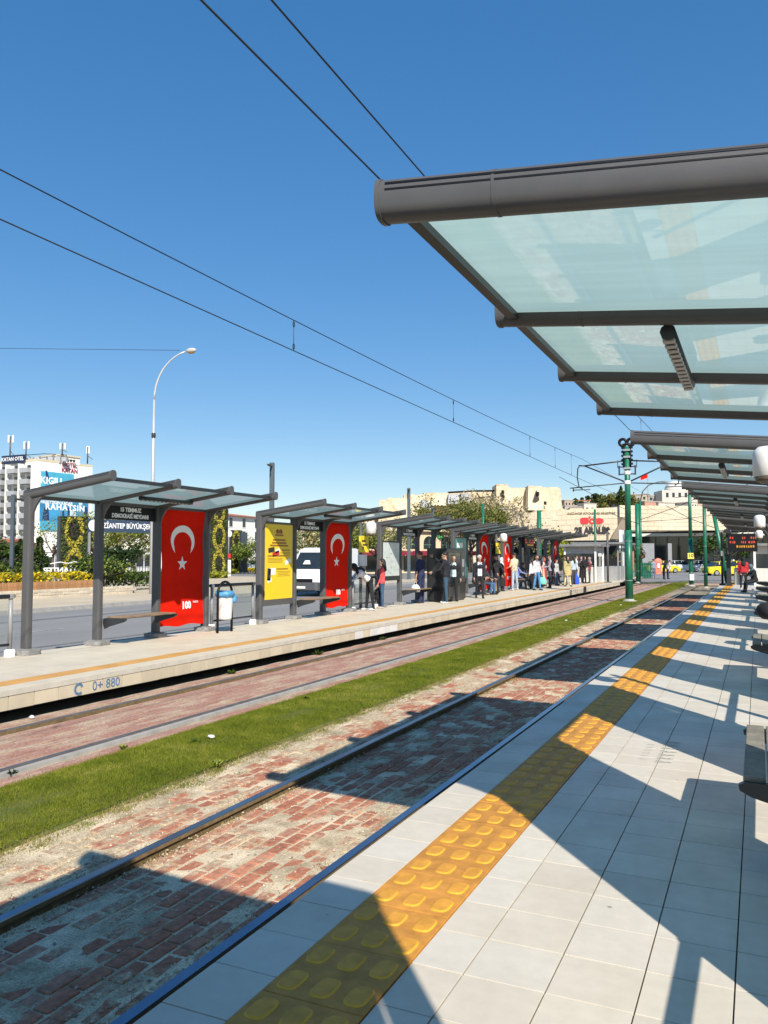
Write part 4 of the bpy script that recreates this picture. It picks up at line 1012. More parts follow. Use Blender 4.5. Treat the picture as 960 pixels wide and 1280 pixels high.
def roty(v, a): return Vector((v.x * math.cos(a) + v.z * math.sin(a), v.y, -v.x * math.sin(a) + v.z * math.cos(a)))
def person(loc, face, label, top, legs, H=1.72, hair=(.02, .015, .012), shoes=(.02, .02, .02), skin=None, lean=0.0, side=0.0, turn=0.0, nod=0.0, thigh=(0, 0), knee=(0, 0), spread=(.03, .03),
           arm=((.05, .10, .15), (.05, .10, .15)), sleeve='long', coat=None, scarf=None, longhair=False, seat=None, inner=None, pattern=None, bald=0, vox=.021, fingers=True, scale_w=1.0):
    """arms: (forward, outward, elbow) in radians, left then right; thigh/knee likewise; local +y is forward"""
    SK = skin or SKIN
    t = thing('person', label, 'person', loc, face)
    s = H / 1.74
    hipz = .92 if seat is None else seat / s + .09
    hip = Vector((0, 0, hipz)); W = scale_w
    segs = []           # (p, q, r0, r1, material)   0 top 1 legs 2 skin 3 shoes 4 face 5 inner
    def tor(v): return hip + roty(rotx(Vector(v), -lean), side)
    TOPM, LEGM, SKM, SHM = 0, 1, 2, 3
    b = MB()
    def seg(p, q, r0, r1, m, flat=1.0, up=None):
        segs.append((Vector(p), Vector(q), r0, r1, m)); capsule(b, p, q, r0, r1, 10, flat, up)
    low = .0
    seg(hip + Vector((-.075 * W, 0, .02)), hip + Vector((.075 * W, 0, .02)), .108 * W, .108 * W, LEGM)
    seg(tor((-.055 * W, 0, .12)), tor((.055 * W, 0, .12)), .105 * W, .105 * W, TOPM)
    seg(tor((-.075 * W, 0, .24)), tor((-.085 * W, .0, .40)), .098 * W, .10 * W, TOPM); seg(tor((.075 * W, 0, .24)), tor((.085 * W, 0, .40)), .098 * W, .10 * W, TOPM)
    seg(tor((-.065 * W, .02, .34)), tor((.065 * W, .02, .34)), .105 * W, .105 * W, 5 if inner else TOPM)
    seg(tor((-.145 * W, -.01, .455)), tor((.145 * W, -.01, .455)), .066, .066, TOPM)
    seg(tor((-.06, -.012, .50)), tor((.06, -.012, .50)), .055, .055, TOPM)
    neck0 = tor((0, -.01, .50)); hc = tor((0, .015 + .05 * math.sin(nod), .665))
    seg(neck0, tor((0, .0, .60)), .056, .054, SKM)
    # head: skull, jaw, nose, ears
    Rh = lambda v: roty(rotx(Matrix.Rotation(turn, 3, 'Z') @ Vector(v), -lean * .6 - nod), side)
    seg(hc + Rh((0, -.02, .035)), hc + Rh((0, .008, .03)), .088, .084, SKM); seg(hc + Rh((0, .02, -.03)), hc + Rh((0, .042, -.072)), .068, .046, SKM)
    seg(hc + Rh((0, .088, .015)), hc + Rh((0, .106, -.018)), .010, .016, SKM)
    for e in (-1, 1): seg(hc + Rh((e * .084, -.01, .01)), hc + Rh((e * .088, -.014, -.018)), .018, .013, SKM)
    # legs
    foot = []
    for i, e in enumerate((-1, 1)):
        h0 = hip + Vector((e * .088 * W, 0, -.01)); th, kn, sp = thigh[i], knee[i], spread[i]
        d1 = roty(rotx(Vector((0, 0, -1)), th), -e * sp); k = h0 + d1 * .43; d2 = roty(rotx(Vector((0, 0, -1)), th - kn), -e * sp); a = k + d2 * .42
        seg(h0, k, .088 * W, .062 * W, LEGM); seg(k, k + d2 * .15, .060, .058, LEGM); seg(k + d2 * .15, a, .058, .046, LEGM)
        foot.append(a)
    lowest = min(f.z for f in foot) - .075
    for f in foot:
        seg(f + Vector((0, -.02, -.035)), f + Vector((0, .15, -.045)), .042, .032, SHM)
        seg(f + Vector((0, .0, .0)), f + Vector((0, .01, -.03)), .044, .044, SHM)
    # arms
    hands = []
    for i, e in enumerate((-1, 1)):
        sh = tor((e * .185 * W, -.01, .445)); fw, ow, el = arm[i]
        base = lambda v: roty(rotx(v, -lean * .35), side * .5)
        d1 = base(roty(rotx(Vector((0, 0, -1)), fw), -e * ow)); eb = sh + d1 * .285
        d2 = base(roty(rotx(Vector((0, 0, -1)), fw + el), -e * ow * .3)); w = eb + d2 * .25
        seg(sh, eb, .058, .045, TOPM); m = TOPM if sleeve == 'long' else SKM
        seg(eb, w, .043, .031, m)
        seg(w + d2 * .02, w + d2 * .085, .026, .036, SKM)
        hands.append((w, d2, e))
    vs = [(Vector(v) - Vector((0, 0, lowest if seat is None else 0))) * s for v in b.v]
    off = -lowest if seat is None else 0.0
    if seat is not None:
        off = -min(lowest, 0) if lowest < 0 else 0; vs = [(Vector(v) + Vector((0, 0, off))) * s for v in b.v]
    src = bpy.data.meshes.new('tmp'); src.from_pydata([tuple(v) for v in vs], [], b.f); src.update()
    ob = bpy.data.objects.new('tmp', src); col.objects.link(ob)
    rm = ob.modifiers.new('r', 'REMESH'); rm.mode = 'VOXEL'; rm.voxel_size = vox; rm.use_smooth_shade = True
    smo = ob.modifiers.new('s', 'SMOOTH'); smo.iterations = 3; smo.factor = .5
    dg = bpy.context.evaluated_depsgraph_get(); me = bpy.data.meshes.new_from_object(ob.evaluated_get(dg)); bpy.data.objects.remove(ob); bpy.data.meshes.remove(src)
    me.name = 'body'
    nv = len(me.vertices); co = np.empty(nv * 3); me.vertices.foreach_get('co', co); co = co.reshape(-1, 3) / s - np.array([0, 0, off])
    D = []
    for p, q, r0, r1, m in segs:
        p, q = np.array(p), np.array(q); d = q - p; L2 = max(1e-9, d @ d); tt = np.clip(((co - p) @ d) / L2, 0, 1); D.append(np.linalg.norm(co - (p + tt[:, None] * d), axis=1) - (r0 + (r1 - r0) * tt))
    D = np.array(D); mi = np.array([x[4] for x in segs])[np.argmin(D, 0)]
    # hem: top overlaps the hips a little; eyes and mouth darken
    rel = (co - np.array(hip)); 
    for e in (-1, 1):
        q = np.array(hc + Rh((e * .034, .083, .022))); mi[np.linalg.norm(co - q, axis=1) < .016] = 4
    q = np.array(hc + Rh((0, .088, -.052))); mi[np.linalg.norm((co - q) * np.array([.6, 1, 2.0]), axis=1) < .014] = 4
    hm = np.abs(rel[:, 2] - .01) < .085
    if coat is None and lean < .5: mi[(mi == 1) & (rel[:, 2] > -.035) & (np.abs(rel[:, 0]) < .25)] = 0
    if inner:   # open jacket: only the middle of the front shows the shirt
        fr = (mi == 0) & (rel[:, 1] > .03) & (np.abs(rel[:, 0]) < .075) & (rel[:, 2] > -.02) & (rel[:, 2] < .50); mi[(mi == 5)] = 0; mi[fr] = 5
    pm = np.empty(len(me.polygons), dtype=np.int32); ls = np.empty(len(me.polygons), dtype=np.int32); me.polygons.foreach_get('loop_start', ls); lv = np.empty(len(me.loops), dtype=np.int32); me.loops.foreach_get('vertex_index', lv)
    pm[:] = mi[lv[ls]]
    mats = [cloth(top, pattern), cloth(legs), SK, cloth(shoes), FACE_D, cloth(inner or top)]
    me.materials.clear()
    for m in mats: me.materials.append(m)
    me.polygons.foreach_set('material_index', pm)
    if fingers:
        fb_ = MB()
        for w, d2, e in hands:
            fwd = Vector((0, 1, 0)); side_v = d2.cross(fwd)
            if side_v.length < .1: side_v = Vector((1, 0, 0))
            side_v.normalize(); nrm = d2.cross(side_v).normalized(); root = w + d2 * .095
            for k, (o_, ln_) in enumerate(((-.024, .066), (-.008, .076), (.008, .072), (.023, .056))):
                a = root + nrm * o_; c = a + d2 * ln_ * .55 + side_v * (-e) * .006; z = c + d2 * ln_ * .4 + side_v * (-e) * .022
                fb_.tube([a, c, z], [.0095, .0085, .007], 6)
            a = w + d2 * .05 + nrm * .028; fb_.tube([a, a + nrm * .03 + d2 * .03, a + nrm * .036 + d2 * .06], [.011, .010, .008], 6)
        bm = bmesh.new(); bm.from_mesh(me); n0 = len(bm.faces)
        vv = [bm.verts.new((Vector(v) + Vector((0, 0, off))) * s) for v in fb_.v]
        for f in fb_.f:
            nf = bm.faces.new([vv[i] for i in f]); nf.material_index = 2; nf.smooth = True
        bm.to_mesh(me); bm.free()
    link('body', me, t)
    X = lambda v: (Vector(v) + Vector((0, 0, off))) * s
    def shell(name, m, fn, grow):
        q = MB(); q.ball((0, 0, 0), (1, 1, 1), 18)
        q.v = [tuple(X(hc + Rh(fn(Vector(v))))) for v in q.v]; q.build(name, m, t)
    if scarf is not None:
        def fn(v):
            r = Vector((v.x * .112, v.y * .122 - .012, v.z * .128 + .03))
            if v.y > .35 and v.z < .55 and v.z > -.75: r.y = min(r.y, .058)      # face opening
            return r
        shell('headscarf', cloth(scarf), fn, 1)
        q = MB(); capsule(q, tor((0, -.01, .58)), tor((0, -.02, .42)), .085, .155, 12); q.v = [tuple(X(v)) for v in q.v]; q.build('headscarf_drape', cloth(scarf), t)
    elif bald < 1:
        def fn(v):
            r = Vector((v.x * .098, v.y * .112 - .014, v.z * .100 + .048))
            if v.y > .25 and v.z < .35: r.y = min(r.y, .030)
            if v.z < -.25 and not longhair: r.z = max(r.z, .012 if v.y < -.2 else .03)
            return r
        shell('hair', mat('hair_%02d' % len(MATS) if False else 'hair_%d_%d' % (int(hair[0] * 1000), int(hair[1] * 1000)), hair, .6, var=.3, scale=30), fn, 1)
        if longhair:
            q = MB(); capsule(q, hc + Rh((0, -.05, .03)), tor((0, -.085, .42)), .09, .075, 12); q.v = [tuple(X(v)) for v in q.v]; q.build('hair', mat('hair_%d_%d' % (int(hair[0] * 1000), int(hair[1] * 1000)), hair), t)
    if coat is not None:
        z1 = coat if seat is None else hipz - .1
        q = MB(); pr = []; n = 18; levels = 7; vs = []
        for k in range(levels):
            f = k / (levels - 1); z = hipz + .16 - (hipz + .16 - z1) * f; rx = (.165 + .075 * f) * W; ry = .135 + .07 * f
            c = tor((0, 0, z - hipz)) if z > hipz else Vector((0, 0, z))
            for j in range(n):
                a = 2 * math.pi * j / n; w_ = 1 + .05 * math.sin(5 * a + k) * f; vs.append(X((c.x + rx * w_ * math.cos(a), c.y + ry * w_ * math.sin(a), c.z)))
        q.add([tuple(v) for v in vs], [(k * n + j, k * n + (j + 1) % n, (k + 1) * n + (j + 1) % n, (k + 1) * n + j) for k in range(levels - 1) for j in range(n)], 0, True)
        q.build('coat_skirt', cloth(top if legs != top else top, pattern), t)
    return t, [t.matrix_basis @ Vector(X(w + d2 * .12)) if False else (Matrix.Translation(loc) @ Matrix.Rotation(face, 4, 'Z')) @ X(w + d2 * .12) for w, d2, e in hands]
def bag(name, at, size, c, label, handle=True):
    t = thing(name, label, 'bag', at)
    q = MB(); w, d, h = size; prof = []
    for k in range(6):
        f = k / 5; z = -.1 - h + h * f; sc = (.86 + .3 * math.sin(math.pi * (1 - f) * .8)) * (1 if f < .75 else 1 - (f - .75) * 1.6)
        for j in range(12):
            a = 2 * math.pi * j / 12; q.v.append((w / 2 * sc * math.cos(a) * (1 + .06 * math.sin(3 * a + k)), d / 2 * sc * math.sin(a), z))
    for k in range(5):
        for j in range(12): q.f.append((k * 12 + j, k * 12 + (j + 1) % 12, (k + 1) * 12 + (j + 1) % 12, (k + 1) * 12 + j)); q.m.append(0); q.sm.append(True)
    q.f += [tuple(range(11, -1, -1)), tuple(60 + j for j in range(12))]; q.m += [0, 0]; q.sm += [False, False]
    q.build('bag_body', cloth(c), t)
    if handle:
        q = MB()
        for e in (-1, 1): q.tube([(e * .05, 0, -.1), (e * .035, 0, -.03), (0, 0, .015)], .009, 5)
        q.build('handle', cloth(c), t)
    return t
PI = math.pi
NAVY, BLK, JEANS, LJEANS, GREYC = (.018, .025, .075), (.012, .012, .014), (.035, .08, .16), (.30, .42, .55), (.12, .12, .13)
W90 = PI / 2     # facing -x (away from the near platform)
person((-11.0, 22.7, 0), W90 + .75, 'bending woman in a white and blue patterned blouse and black trousers', (.76, .76, .78), BLK, 1.70, lean=.85, side=-.05, nod=.2, hair=(.012, .01, .01), longhair=False, shoes=(.6, .6, .6), thigh=(-.1, .06), spread=(.10, .10), arm=((1.0, .1, .5), (1.0, .1, .5)), pattern='dots', scarf=(.015, .015, .02))
_, h = person((-11.05, 23.75, 0), W90 + .3, 'woman in a red jacket and jeans holding a black bag', (.76, .085, .09), JEANS, 1.60, hair=(.012, .01, .01), longhair=True, thigh=(-.03, .06), spread=(.05, .05), shoes=(.5, .42, .38), arm=((.1, .05, .3), (.15, .12, .35)), scale_w=.95)
bag('handbag', h[1], (.26, .14, .34), BLK, 'black shoulder bag hanging from the hand of the woman in red')
_, h = person((-11.0, 26.95, 0), W90 - .15, 'man in navy T-shirt and trousers standing with a white bag', NAVY, NAVY, 1.86, hair=(.10, .035, .012), lean=.05, side=-.05, turn=.5, spread=(.02, .02), arm=((.0, .25, .12), (.05, .10, .15)), sleeve='short', shoes=(.03, .03, .05))
bag('carrier_bag', h[0], (.30, .18, .26), (.75, .75, .74), 'white carrier bag in the hand of the man in navy')
person((-10.12, 27.15, 0), W90 + .05, 'man in a black hoodie and blue jeans reaching up to the vending machine', (.012, .013, .022), (.03, .075, .125), 1.84, hair=(.012, .01, .01), lean=.06, turn=.2, thigh=(-.06, .16), knee=(0, .12), spread=(.02, .06), shoes=(.65, .65, .65), arm=((.5, .3, .8), (1.7, .35, .5)))
person((-10.35, 28.55, 0), -W90 - .9, 'figure added for a reflection in the vending machine, black jacket over a pale shirt', BLK, BLK, 1.74, inner=(.50, .66, .72), hair=(.05, .04, .035), arm=((.1, .12, .3), (.1, .12, .2)))  # reflected man in the machine front, added as a solid standing figure
person((-11.05, 33.1, 0), -W90 + .5, 'seated man in a dark brown jacket left of the white haired man', (.045, .032, .035), (.05, .045, .05), 1.74, seat=.50, lean=.08, thigh=(1.45, 1.45), knee=(1.45, 1.45), hair=(.02, .016, .014), arm=((.7, .05, .8), (.7, .05, .8)))
person((-10.15, 31.05, 0), -W90 - 1.0, 'white haired man in a dark jacket and white shirt walking along the platform', (.016, .018, .03), (.012, .013, .02), 1.74, inner=(.72, .76, .82), hair=(.55, .53, .5), thigh=(.12, -.10), knee=(.05, .12), spread=(.03, .03), arm=((.05, .12, .25), (-.05, .12, .2)), shoes=(.015, .013, .012))
person((-10.95, 34.2, 0), -W90 - .2, 'seated person in blue jeans behind the white haired man', (.03, .03, .035), (.05, .13, .27), 1.70, seat=.48, thigh=(1.4, 1.4), knee=(1.4, 1.5), spread=(.12, .12), hair=(.03, .02, .015), arm=((.6, .05, .7), (.6, .05, .7)))
person((-10.8, 35.4, 0), W90 - .45, 'man in black with his hands behind his back', (.014, .014, .017), (.018, .020, .034), 1.80, hair=(.02, .016, .014), arm=((-.45, .14, -.12), (-.45, .14, -.12)), spread=(.03, .05))
person((-11.3, 38.0, 0), -W90 + .2, 'woman in a white headscarf and long black coat', BLK, BLK, 1.62, scarf=(.72, .72, .70), coat=.25)
person((-10.95, 39.0, 0), W90 - .5, 'man in a beige jumper and pale jeans with legs apart', (.58, .50, .37), (.36, .46, .56), 1.86, hair=(.03, .022, .018), spread=(.05, .22), thigh=(0, .1), arm=((.25, .12, .9), (.25, .12, .9)), shoes=(.6, .6, .6))
person((-11.15, 40.2, 0), -W90 + .5, 'seated white haired man in a blue shirt', (.16, .23, .50), (.05, .055, .065), 1.72, seat=.48, lean=.05, thigh=(1.2, 1.2), knee=(1.0, 1.1), hair=(.62, .60, .58), arm=((.7, .05, .6), (.7, .05, .6)))
person((-11.2, 41.6, 0), -W90, 'seated person in dark brown right of the man in a blue shirt', (.06, .035, .03), (.03, .025, .025), 1.68, seat=.48, thigh=(1.35, 1.35), knee=(1.35, 1.35), hair=(.02, .015, .012), arm=((.6, .05, .7), (.6, .05, .7)), fingers=False)
_, h = person((-10.0, 39.7, 0), -W90 - .5, 'man in a pink striped shirt and blue jeans with a mint bag', (.62, .45, .50), (.07, .22, .46), 1.76, hair=(.05, .03, .02), thigh=(.12, -.06), knee=(.05, .1), spread=(.06, .08), arm=((.08, .18, .2), (.1, .16, .2)), pattern='stripe')
bag('carrier_bag', h[0], (.36, .2, .36), (.18, .62, .48), 'mint green carrier bag held by the man in a striped shirt')
person((-10.5, 42.3, 0), W90, 'person in a long black gown behind the man with a mint bag', BLK, BLK, 1.70, scarf=BLK, coat=.06, fingers=False)
person((-10.1, 42.9, 0), W90 + .4, 'person in a grey lilac shirt with a dark backpack', (.34, .31, .38), (.04, .035, .042), 1.78, hair=(.015, .012, .01), thigh=(.08, -.05), arm=((.4, .12, 1.0), (.4, .12, 1.0)))
t = thing('backpack', 'dark backpack on the back of the person in lilac', 'backpack', (-9.95, 42.78, 1.2), W90 + .4); q = MB(); q.ball((0, -.02, 0), (.15, .10, .22), 12); q.build('pack_body', cloth((.02, .02, .03)), t); q = MB(); q.box((0, -.11, -.05), (.2, .05, .2), ch=.02); q.build('pocket', cloth((.03, .03, .04)), t)
person((-11.0, 45.2, 0), -W90, 'woman in a red dress partly hidden behind others', (.42, .03, .03), (.42, .03, .03), 1.64, scarf=(.30, .02, .02), coat=.1, fingers=False)
person((-9.75, 45.6, 0), -W90 - .7, 'woman in a beige coat and yellow trousers with a black headscarf', (.42, .36, .17), (.62, .53, .26), 1.72, scarf=BLK, coat=.62, thigh=(.12, -.12), spread=(.05, .05), shoes=(.02, .02, .02))
_, h = person((-10.1, 49.0, 0), W90 - .6, 'person in a pale blue top holding a bright blue bag', (.40, .47, .60), (.05, .05, .07), 1.70, hair=(.02, .016, .012), longhair=True, arm=((.1, .15, .2), (.2, .2, .3)), fingers=False)
bag('carrier_bag', h[1], (.5, .28, .7), (.02, .09, .55), 'bright blue bag hanging near the ticket kiosk')
person((-9.9, 51.2, 0), -W90 - .2, 'woman in black with a tan shoulder bag', BLK, BLK, 1.72, scarf=BLK, thigh=(.05, -.05), fingers=False, arm=((.5, .1, 1.0), (.3, .1, .8)))
person((-10.4, 53.0, 0), -W90 + .1, 'woman in a black coat with a pink scarf', (.02, .016, .018), BLK, 1.66, scarf=(.42, .25, .27), coat=.3, fingers=False)
person((-10.6, 54.2, 0), -W90 + .2, 'person in dark grey standing at the end of the opposite queue', (.05, .05, .06), (.06, .06, .07), 1.76, hair=(.03, .02, .02), fingers=False)
# the rest of the queue
person((-11.2, 36.8, 0), -W90 + .1, 'person in a tan cardigan behind the man with his hands behind his back', (.40, .28, .16), (.30, .22, .13), 1.66, hair=(.05, .03, .02), longhair=True, fingers=False)
person((-10.6, 41.0, 0), W90 - .2, 'girl in a white top and black leggings beside the man with the mint bag', (.70, .70, .68), BLK, 1.58, hair=(.02, .014, .01), longhair=True, fingers=False)
person((-11.3, 43.8, 0), -W90 - .3, 'man in a brown leather jacket in the queue', (.11, .055, .03), (.05, .06, .09), 1.74, hair=(.03, .02, .015), fingers=False, arm=((.4, .1, .9), (.1, .1, .2)))
person((-10.9, 44.4, 0), W90 + .3, 'woman in a peach dress and white headscarf in the queue', (.62, .38, .28), (.62, .38, .28), 1.62, scarf=(.70, .68, .66), coat=.2, fingers=False)
person((-10.6, 46.6, 0), -W90 - .4, 'boy in a pale grey hooded top in the queue', (.40, .41, .42), (.09, .12, .20), 1.52, hair=(.03, .02, .015), fingers=False)
person((-10.3, 47.6, 0), W90 - .3, 'man in a dark green jacket in the queue', (.05, .09, .05), (.10, .09, .08), 1.78, hair=(.02, .015, .012), fingers=False)
person((-10.9, 48.0, 0), -W90, 'woman in black with a cream bag strap in the queue', BLK, BLK, 1.66, scarf=(.05, .04, .05), coat=.15, fingers=False)
person((-10.9, 50.2, 0), -W90 + .2, 'man in a blue checked shirt near the ticket kiosk', (.14, .22, .42), (.20, .19, .17), 1.76, hair=(.03, .02, .015), fingers=False)
person((-9.8, 52.4, 0), W90 + .1, 'woman in a maroon cardigan near the ticket kiosk', (.22, .03, .05), (.06, .05, .06), 1.64, scarf=(.30, .22, .20), fingers=False)
person((-10.7, 55.9 - 3.2, 0), -W90 + .3, 'man in a white shirt by the ticket kiosk corner', (.70, .70, .70), (.07, .08, .11), 1.77, hair=(.02, .016, .012), fingers=False)
# near platform
person((-.72, 45.6, 0), .15, 'person in a red top and black headscarf seen from behind', (.42, .02, .025), BLK, 1.66, scarf=BLK, shoes=(.6, .55, .55), spread=(.05, .05), sleeve='long', arm=((.1, .12, .2), (.1, .12, .2)), scale_w=1.12)
person((-.18, 41.6, 0), W90 + .4, 'seated woman in a long black gown and grey headscarf looking down', BLK, BLK, 1.66, seat=.46, lean=.22, nod=.4, thigh=(1.35, 1.35), knee=(1.2, 1.2), scarf=(.10, .13, .17), arm=((.75, .05, 1.1), (.75, .05, 1.1)), scale_w=1.25)
# crossing pedestrians
p = ground_at(816, 74, -.29); person(tuple(p), .4, 'pedestrian in grey standing at the far crossing', (.24, .25, .30), (.13, .15, .22), 1.76, fingers=False, vox=.03)
p = ground_at(829, 70, -.29); person(tuple(p), -1.0, 'pedestrian in black stooping at the far crossing', BLK, BLK, 1.68, scarf=BLK, lean=.35, fingers=False, vox=.03)
p = ground_at(834, 71, -.29); person(tuple(p), -1.0, 'pedestrian in a white top beside the one in black', (.62, .58, .58), (.07, .06, .10), 1.70, lean=.3, hair=(.05, .02, .015), fingers=False, vox=.03)
# bags lying on the near benches
t = thing('shoulder_bag', 'dark bag with a blue one lying on the second near bench', 'bag', (.12, 16.3, .54), .3); q = MB(); q.ball((0, 0, .14), (.18, .28, .16), 12); q.build('bag_body', cloth(BLK), t); q = MB(); q.ball((.05, .3, .13), (.14, .2, .14), 12); q.build('blue_pouch', cloth((.02, .09, .22)), t)
# ------------------------------------------------------------------ vehicles
TYRE = mat('tyre', (.018, .018, .018), .85, var=.1); RIM = mat('wheel_rim', (.42, .43, .44), .35, metal=.6, var=.05)
LAMP = mat('headlamp_glass', (.62, .65, .68), .1, var=.1, spec=.8); TAIL = mat('tail_lamp', (.35, .01, .01), .2, var=0); PLAST = mat('black_trim', (.03, .031, .033), .55, var=.1)
def wheel(t, x, y, r, w):
    for nm in ('wheel',):
        q = MB(); q.tube([(x, y - w / 2, r), (x, y + w / 2, r)], r, 18, smooth=False); o = q.build('wheel', TYRE, t)
        q = MB(); s = 1 if y > 0 else -1; q.tube([(x, y + s * w * .42, r), (x, y + s * w * .54, r)], r * .62, 14, smooth=False); q.build('rim', RIM, o)
def loft(b, st, m=0):
    """stations along x: list of (x, [(y,z)...]) with the same count"""
    n = len(st[0][1]); vs = []
    for x, pr in st: vs += [(x, y, z) for y, z in pr]
    fs = [(i * n + j, i * n + (j + 1) % n, (i + 1) * n + (j + 1) % n, (i + 1) * n + j) for i in range(len(st) - 1) for j in range(n)]
    fs += [tuple(range(n - 1, -1, -1)), tuple((len(st) - 1) * n + j for j in range(n))]
    b.add(vs, fs, m, False)
def car(loc, rz, label, c, taxi=False, L=4.3, W=1.72, Hh=1.46, group=None, cat='car'):
    t = thing('taxi' if taxi else 'parked_car', label, 'taxi' if taxi else cat, loc, rz, group)
    paint = mat('car_paint_%d_%d_%d' % tuple(int(99 * k) for k in c), c, .22, var=.03, spec=.7)
    def sec(x, w, z0, z1): h = w / 2; return (x, [(-h * .93, z0), (h * .93, z0), (h, z0 + .18), (h, z1 - .12), (h * .9, z1), (-h * .9, z1), (-h, z1 - .12), (-h, z0 + .18)])
    b = MB(); k = L / 4.3
    loft(b, [sec(-2.15 * k, W * .86, .38, .80), sec(-2.0 * k, W * .95, .24, .92), sec(-1.2 * k, W, .20, .96), sec(.6 * k, W, .20, .95), sec(1.35 * k, W * .99, .20, .90), sec(1.95 * k, W * .93, .24, .76), sec(2.15 * k, W * .82, .32, .62)])
    def cs(x, w0, w1, z0, z1): return (x, [(-w0 / 2, z0), (w0 / 2, z0), (w1 / 2, z1), (-w1 / 2, z1)])
    b.build('body', paint, t)
    b = MB(); loft(b, [cs(-1.75 * k, W * .84, W * .80, .90, .94), cs(-1.25 * k, W * .9, W * .72, .9, Hh - .06), cs(-.3 * k, W * .92, W * .74, .9, Hh), cs(.45 * k, W * .92, W * .72, .9, Hh - .05), cs(1.15 * k, W * .88, W * .82, .88, .92)])
    b.build('windows', GLASS_D, t)
    b = MB(); loft(b, [cs(-1.28 * k, W * .715, W * .70, Hh - .075, Hh - .045), cs(-.3 * k, W * .74, W * .70, Hh - .015, Hh + .02), cs(.46 * k, W * .72, W * .68, Hh - .065, Hh - .03)])
    for y in (-1, 1):
        for x in (-.95 * k, -.1 * k): b.prism([(x - .05, .9), (x + .05, .9), (x + .05, Hh - .03), (x - .05, Hh - .03)], 'y', y * W * .375 - .055, y * W * .375 + .055)
    b.build('roof', paint, t)
    for y in (-1, 1):
        q = MB(); q.box((2.02 * k, y * W * .34, .62), (.16, .32, .15), ch=.03); q.build('headlight', LAMP, t)
        q = MB(); q.box((-2.06 * k, y * W * .36, .74), (.12, .26, .18), ch=.03); q.build('tail_light', TAIL, t)
        q = MB(); q.box((.75 * k, y * (W / 2 + .09), 1.0), (.10, .16, .12), ch=.03); q.build('mirror', paint, t)
        for x in (-1.32 * k, 1.34 * k): wheel(t, x, y * (W / 2 - .10), .31, .2)
    q = MB(); q.box((2.10 * k, 0, .42), (.12, W * .7, .16)); q.box((-2.10 * k, 0, .42), (.12, W * .7, .16)); q.build('bumper', PLAST, t)
    if taxi:
        q = MB(); q.box((-.25, 0, Hh + .09), (.16, .5, .14), ch=.02); q.build('roof_sign', WHITE, t)
    return t
# white van on the road, nose towards the photo's left
p = ground_at(379, 40.0, -.30)
t = thing('parked_van', 'white van with a black grille on the road behind the yellow poster case', 'van', tuple(p), 0)
cdir = -Vector((p.x, p.y, 0)).normalized(); vdir = cdir * math.cos(R_(24)) - RT * math.sin(R_(24)); t.location = p - vdir * 2.6; t.rotation_euler = (0, 0, math.atan2(vdir.y, vdir.x))
VW = mat('van_white', (.78, .78, .77), .28, var=.03, spec=.6)
def vs_(x, w, z0, zb, z1, tw): return (x, [(-w / 2 * .95, z0), (w / 2 * .95, z0), (w / 2, z0 + .2), (w / 2, zb), (w / 2 * tw, z1), (w / 2 * (tw - .1), z1 + .05), (-w / 2 * (tw - .1), z1 + .05), (-w / 2 * tw, z1), (-w / 2, zb), (-w / 2, z0 + .2)])
b = MB(); loft(b, [vs_(-2.7, 1.98, .32, 1.35, 2.26, .92), vs_(-2.6, 2.03, .28, 1.35, 2.36, .92), vs_(.55, 2.03, .28, 1.35, 2.38, .92), vs_(.95, 2.02, .28, 1.30, 2.30, .90), vs_(1.78, 1.98, .28, 1.2, 1.30, .93), vs_(2.42, 1.86, .30, .92, 1.02, .9), vs_(2.58, 1.66, .34, .74, .84, .9)])
b.build('body', VW, t)
b = MB(); b.add([(1.80, -.86, 1.34), (1.80, .86, 1.34), (1.06, .80, 2.14), (1.06, -.80, 2.14), (1.74, -.84, 1.33), (1.74, .84, 1.33), (1.0, .78, 2.13), (1.0, -.78, 2.13)], [(0, 1, 2, 3), (7, 6, 5, 4), (0, 4, 5, 1), (1, 5, 6, 2), (2, 6, 7, 3), (3, 7, 4, 0)])
b.v = [(x + .06, y, z + .05) for x, y, z in b.v]; b.build('windscreen', GLASS_D, t)
b = MB(); b.add([(1.60, .62, 1.53), (1.60, .2, 1.53), (1.42, .25, 1.72), (1.42, .5, 1.72)], [(0, 1, 2, 3)]); b.v = [(x + .17, y - .55, z + .06) for x, y, z in b.v]; b.build('dashboard_paper', WHITE, t)
for s in (-1, 1):
    b = MB(); b.add([(.95, s * 1.0, 1.36), (1.62, s * .975, 1.36), (1.05, s * .93, 1.98), (.3, s * .945, 1.98), (.2, s * 1.0, 1.36)], [(0, 1, 2, 3, 4)] if s < 0 else [(4, 3, 2, 1, 0)]); b.v = [(x, y + s * .045, z) for x, y, z in b.v]; b.build('side_window', GLASS_D, t)
    b = MB(); b.box((1.35, s * 1.16, 1.48), (.16, .22, .34), ch=.04); b.tube([(1.3, s * .98, 1.42), (1.34, s * 1.1, 1.45)], .03, 6); b.build('mirror', PLAST, t)
    b = MB(); b.add([(2.30, s * .90, .98), (2.52, s * .62, .86), (2.49, s * .60, 1.0), (2.10, s * .82, 1.14), (2.02, s * .94, 1.08)], [(0, 1, 2, 3, 4)] if s < 0 else [(4, 3, 2, 1, 0)])
    b.v = [(x + .04, y + s * .02, z + .03) for x, y, z in b.v]; b.build('headlight', LAMP, t)
    for x in (-1.7, 1.75): wheel(t, x, s * .9, .35, .22)
b = MB(); loft(b, [(2.30, [(-.99, .30), (.99, .30), (.99, .66), (-.99, .66)]), (2.60, [(-.84, .30), (.84, .30), (.84, .72), (-.84, .72)]), (2.68, [(-.7, .34), (.7, .34), (.7, .70), (-.7, .70)])]); bo = b.build('bumper', mat('grey_bumper', (.075, .077, .08), .55, var=.1), t)
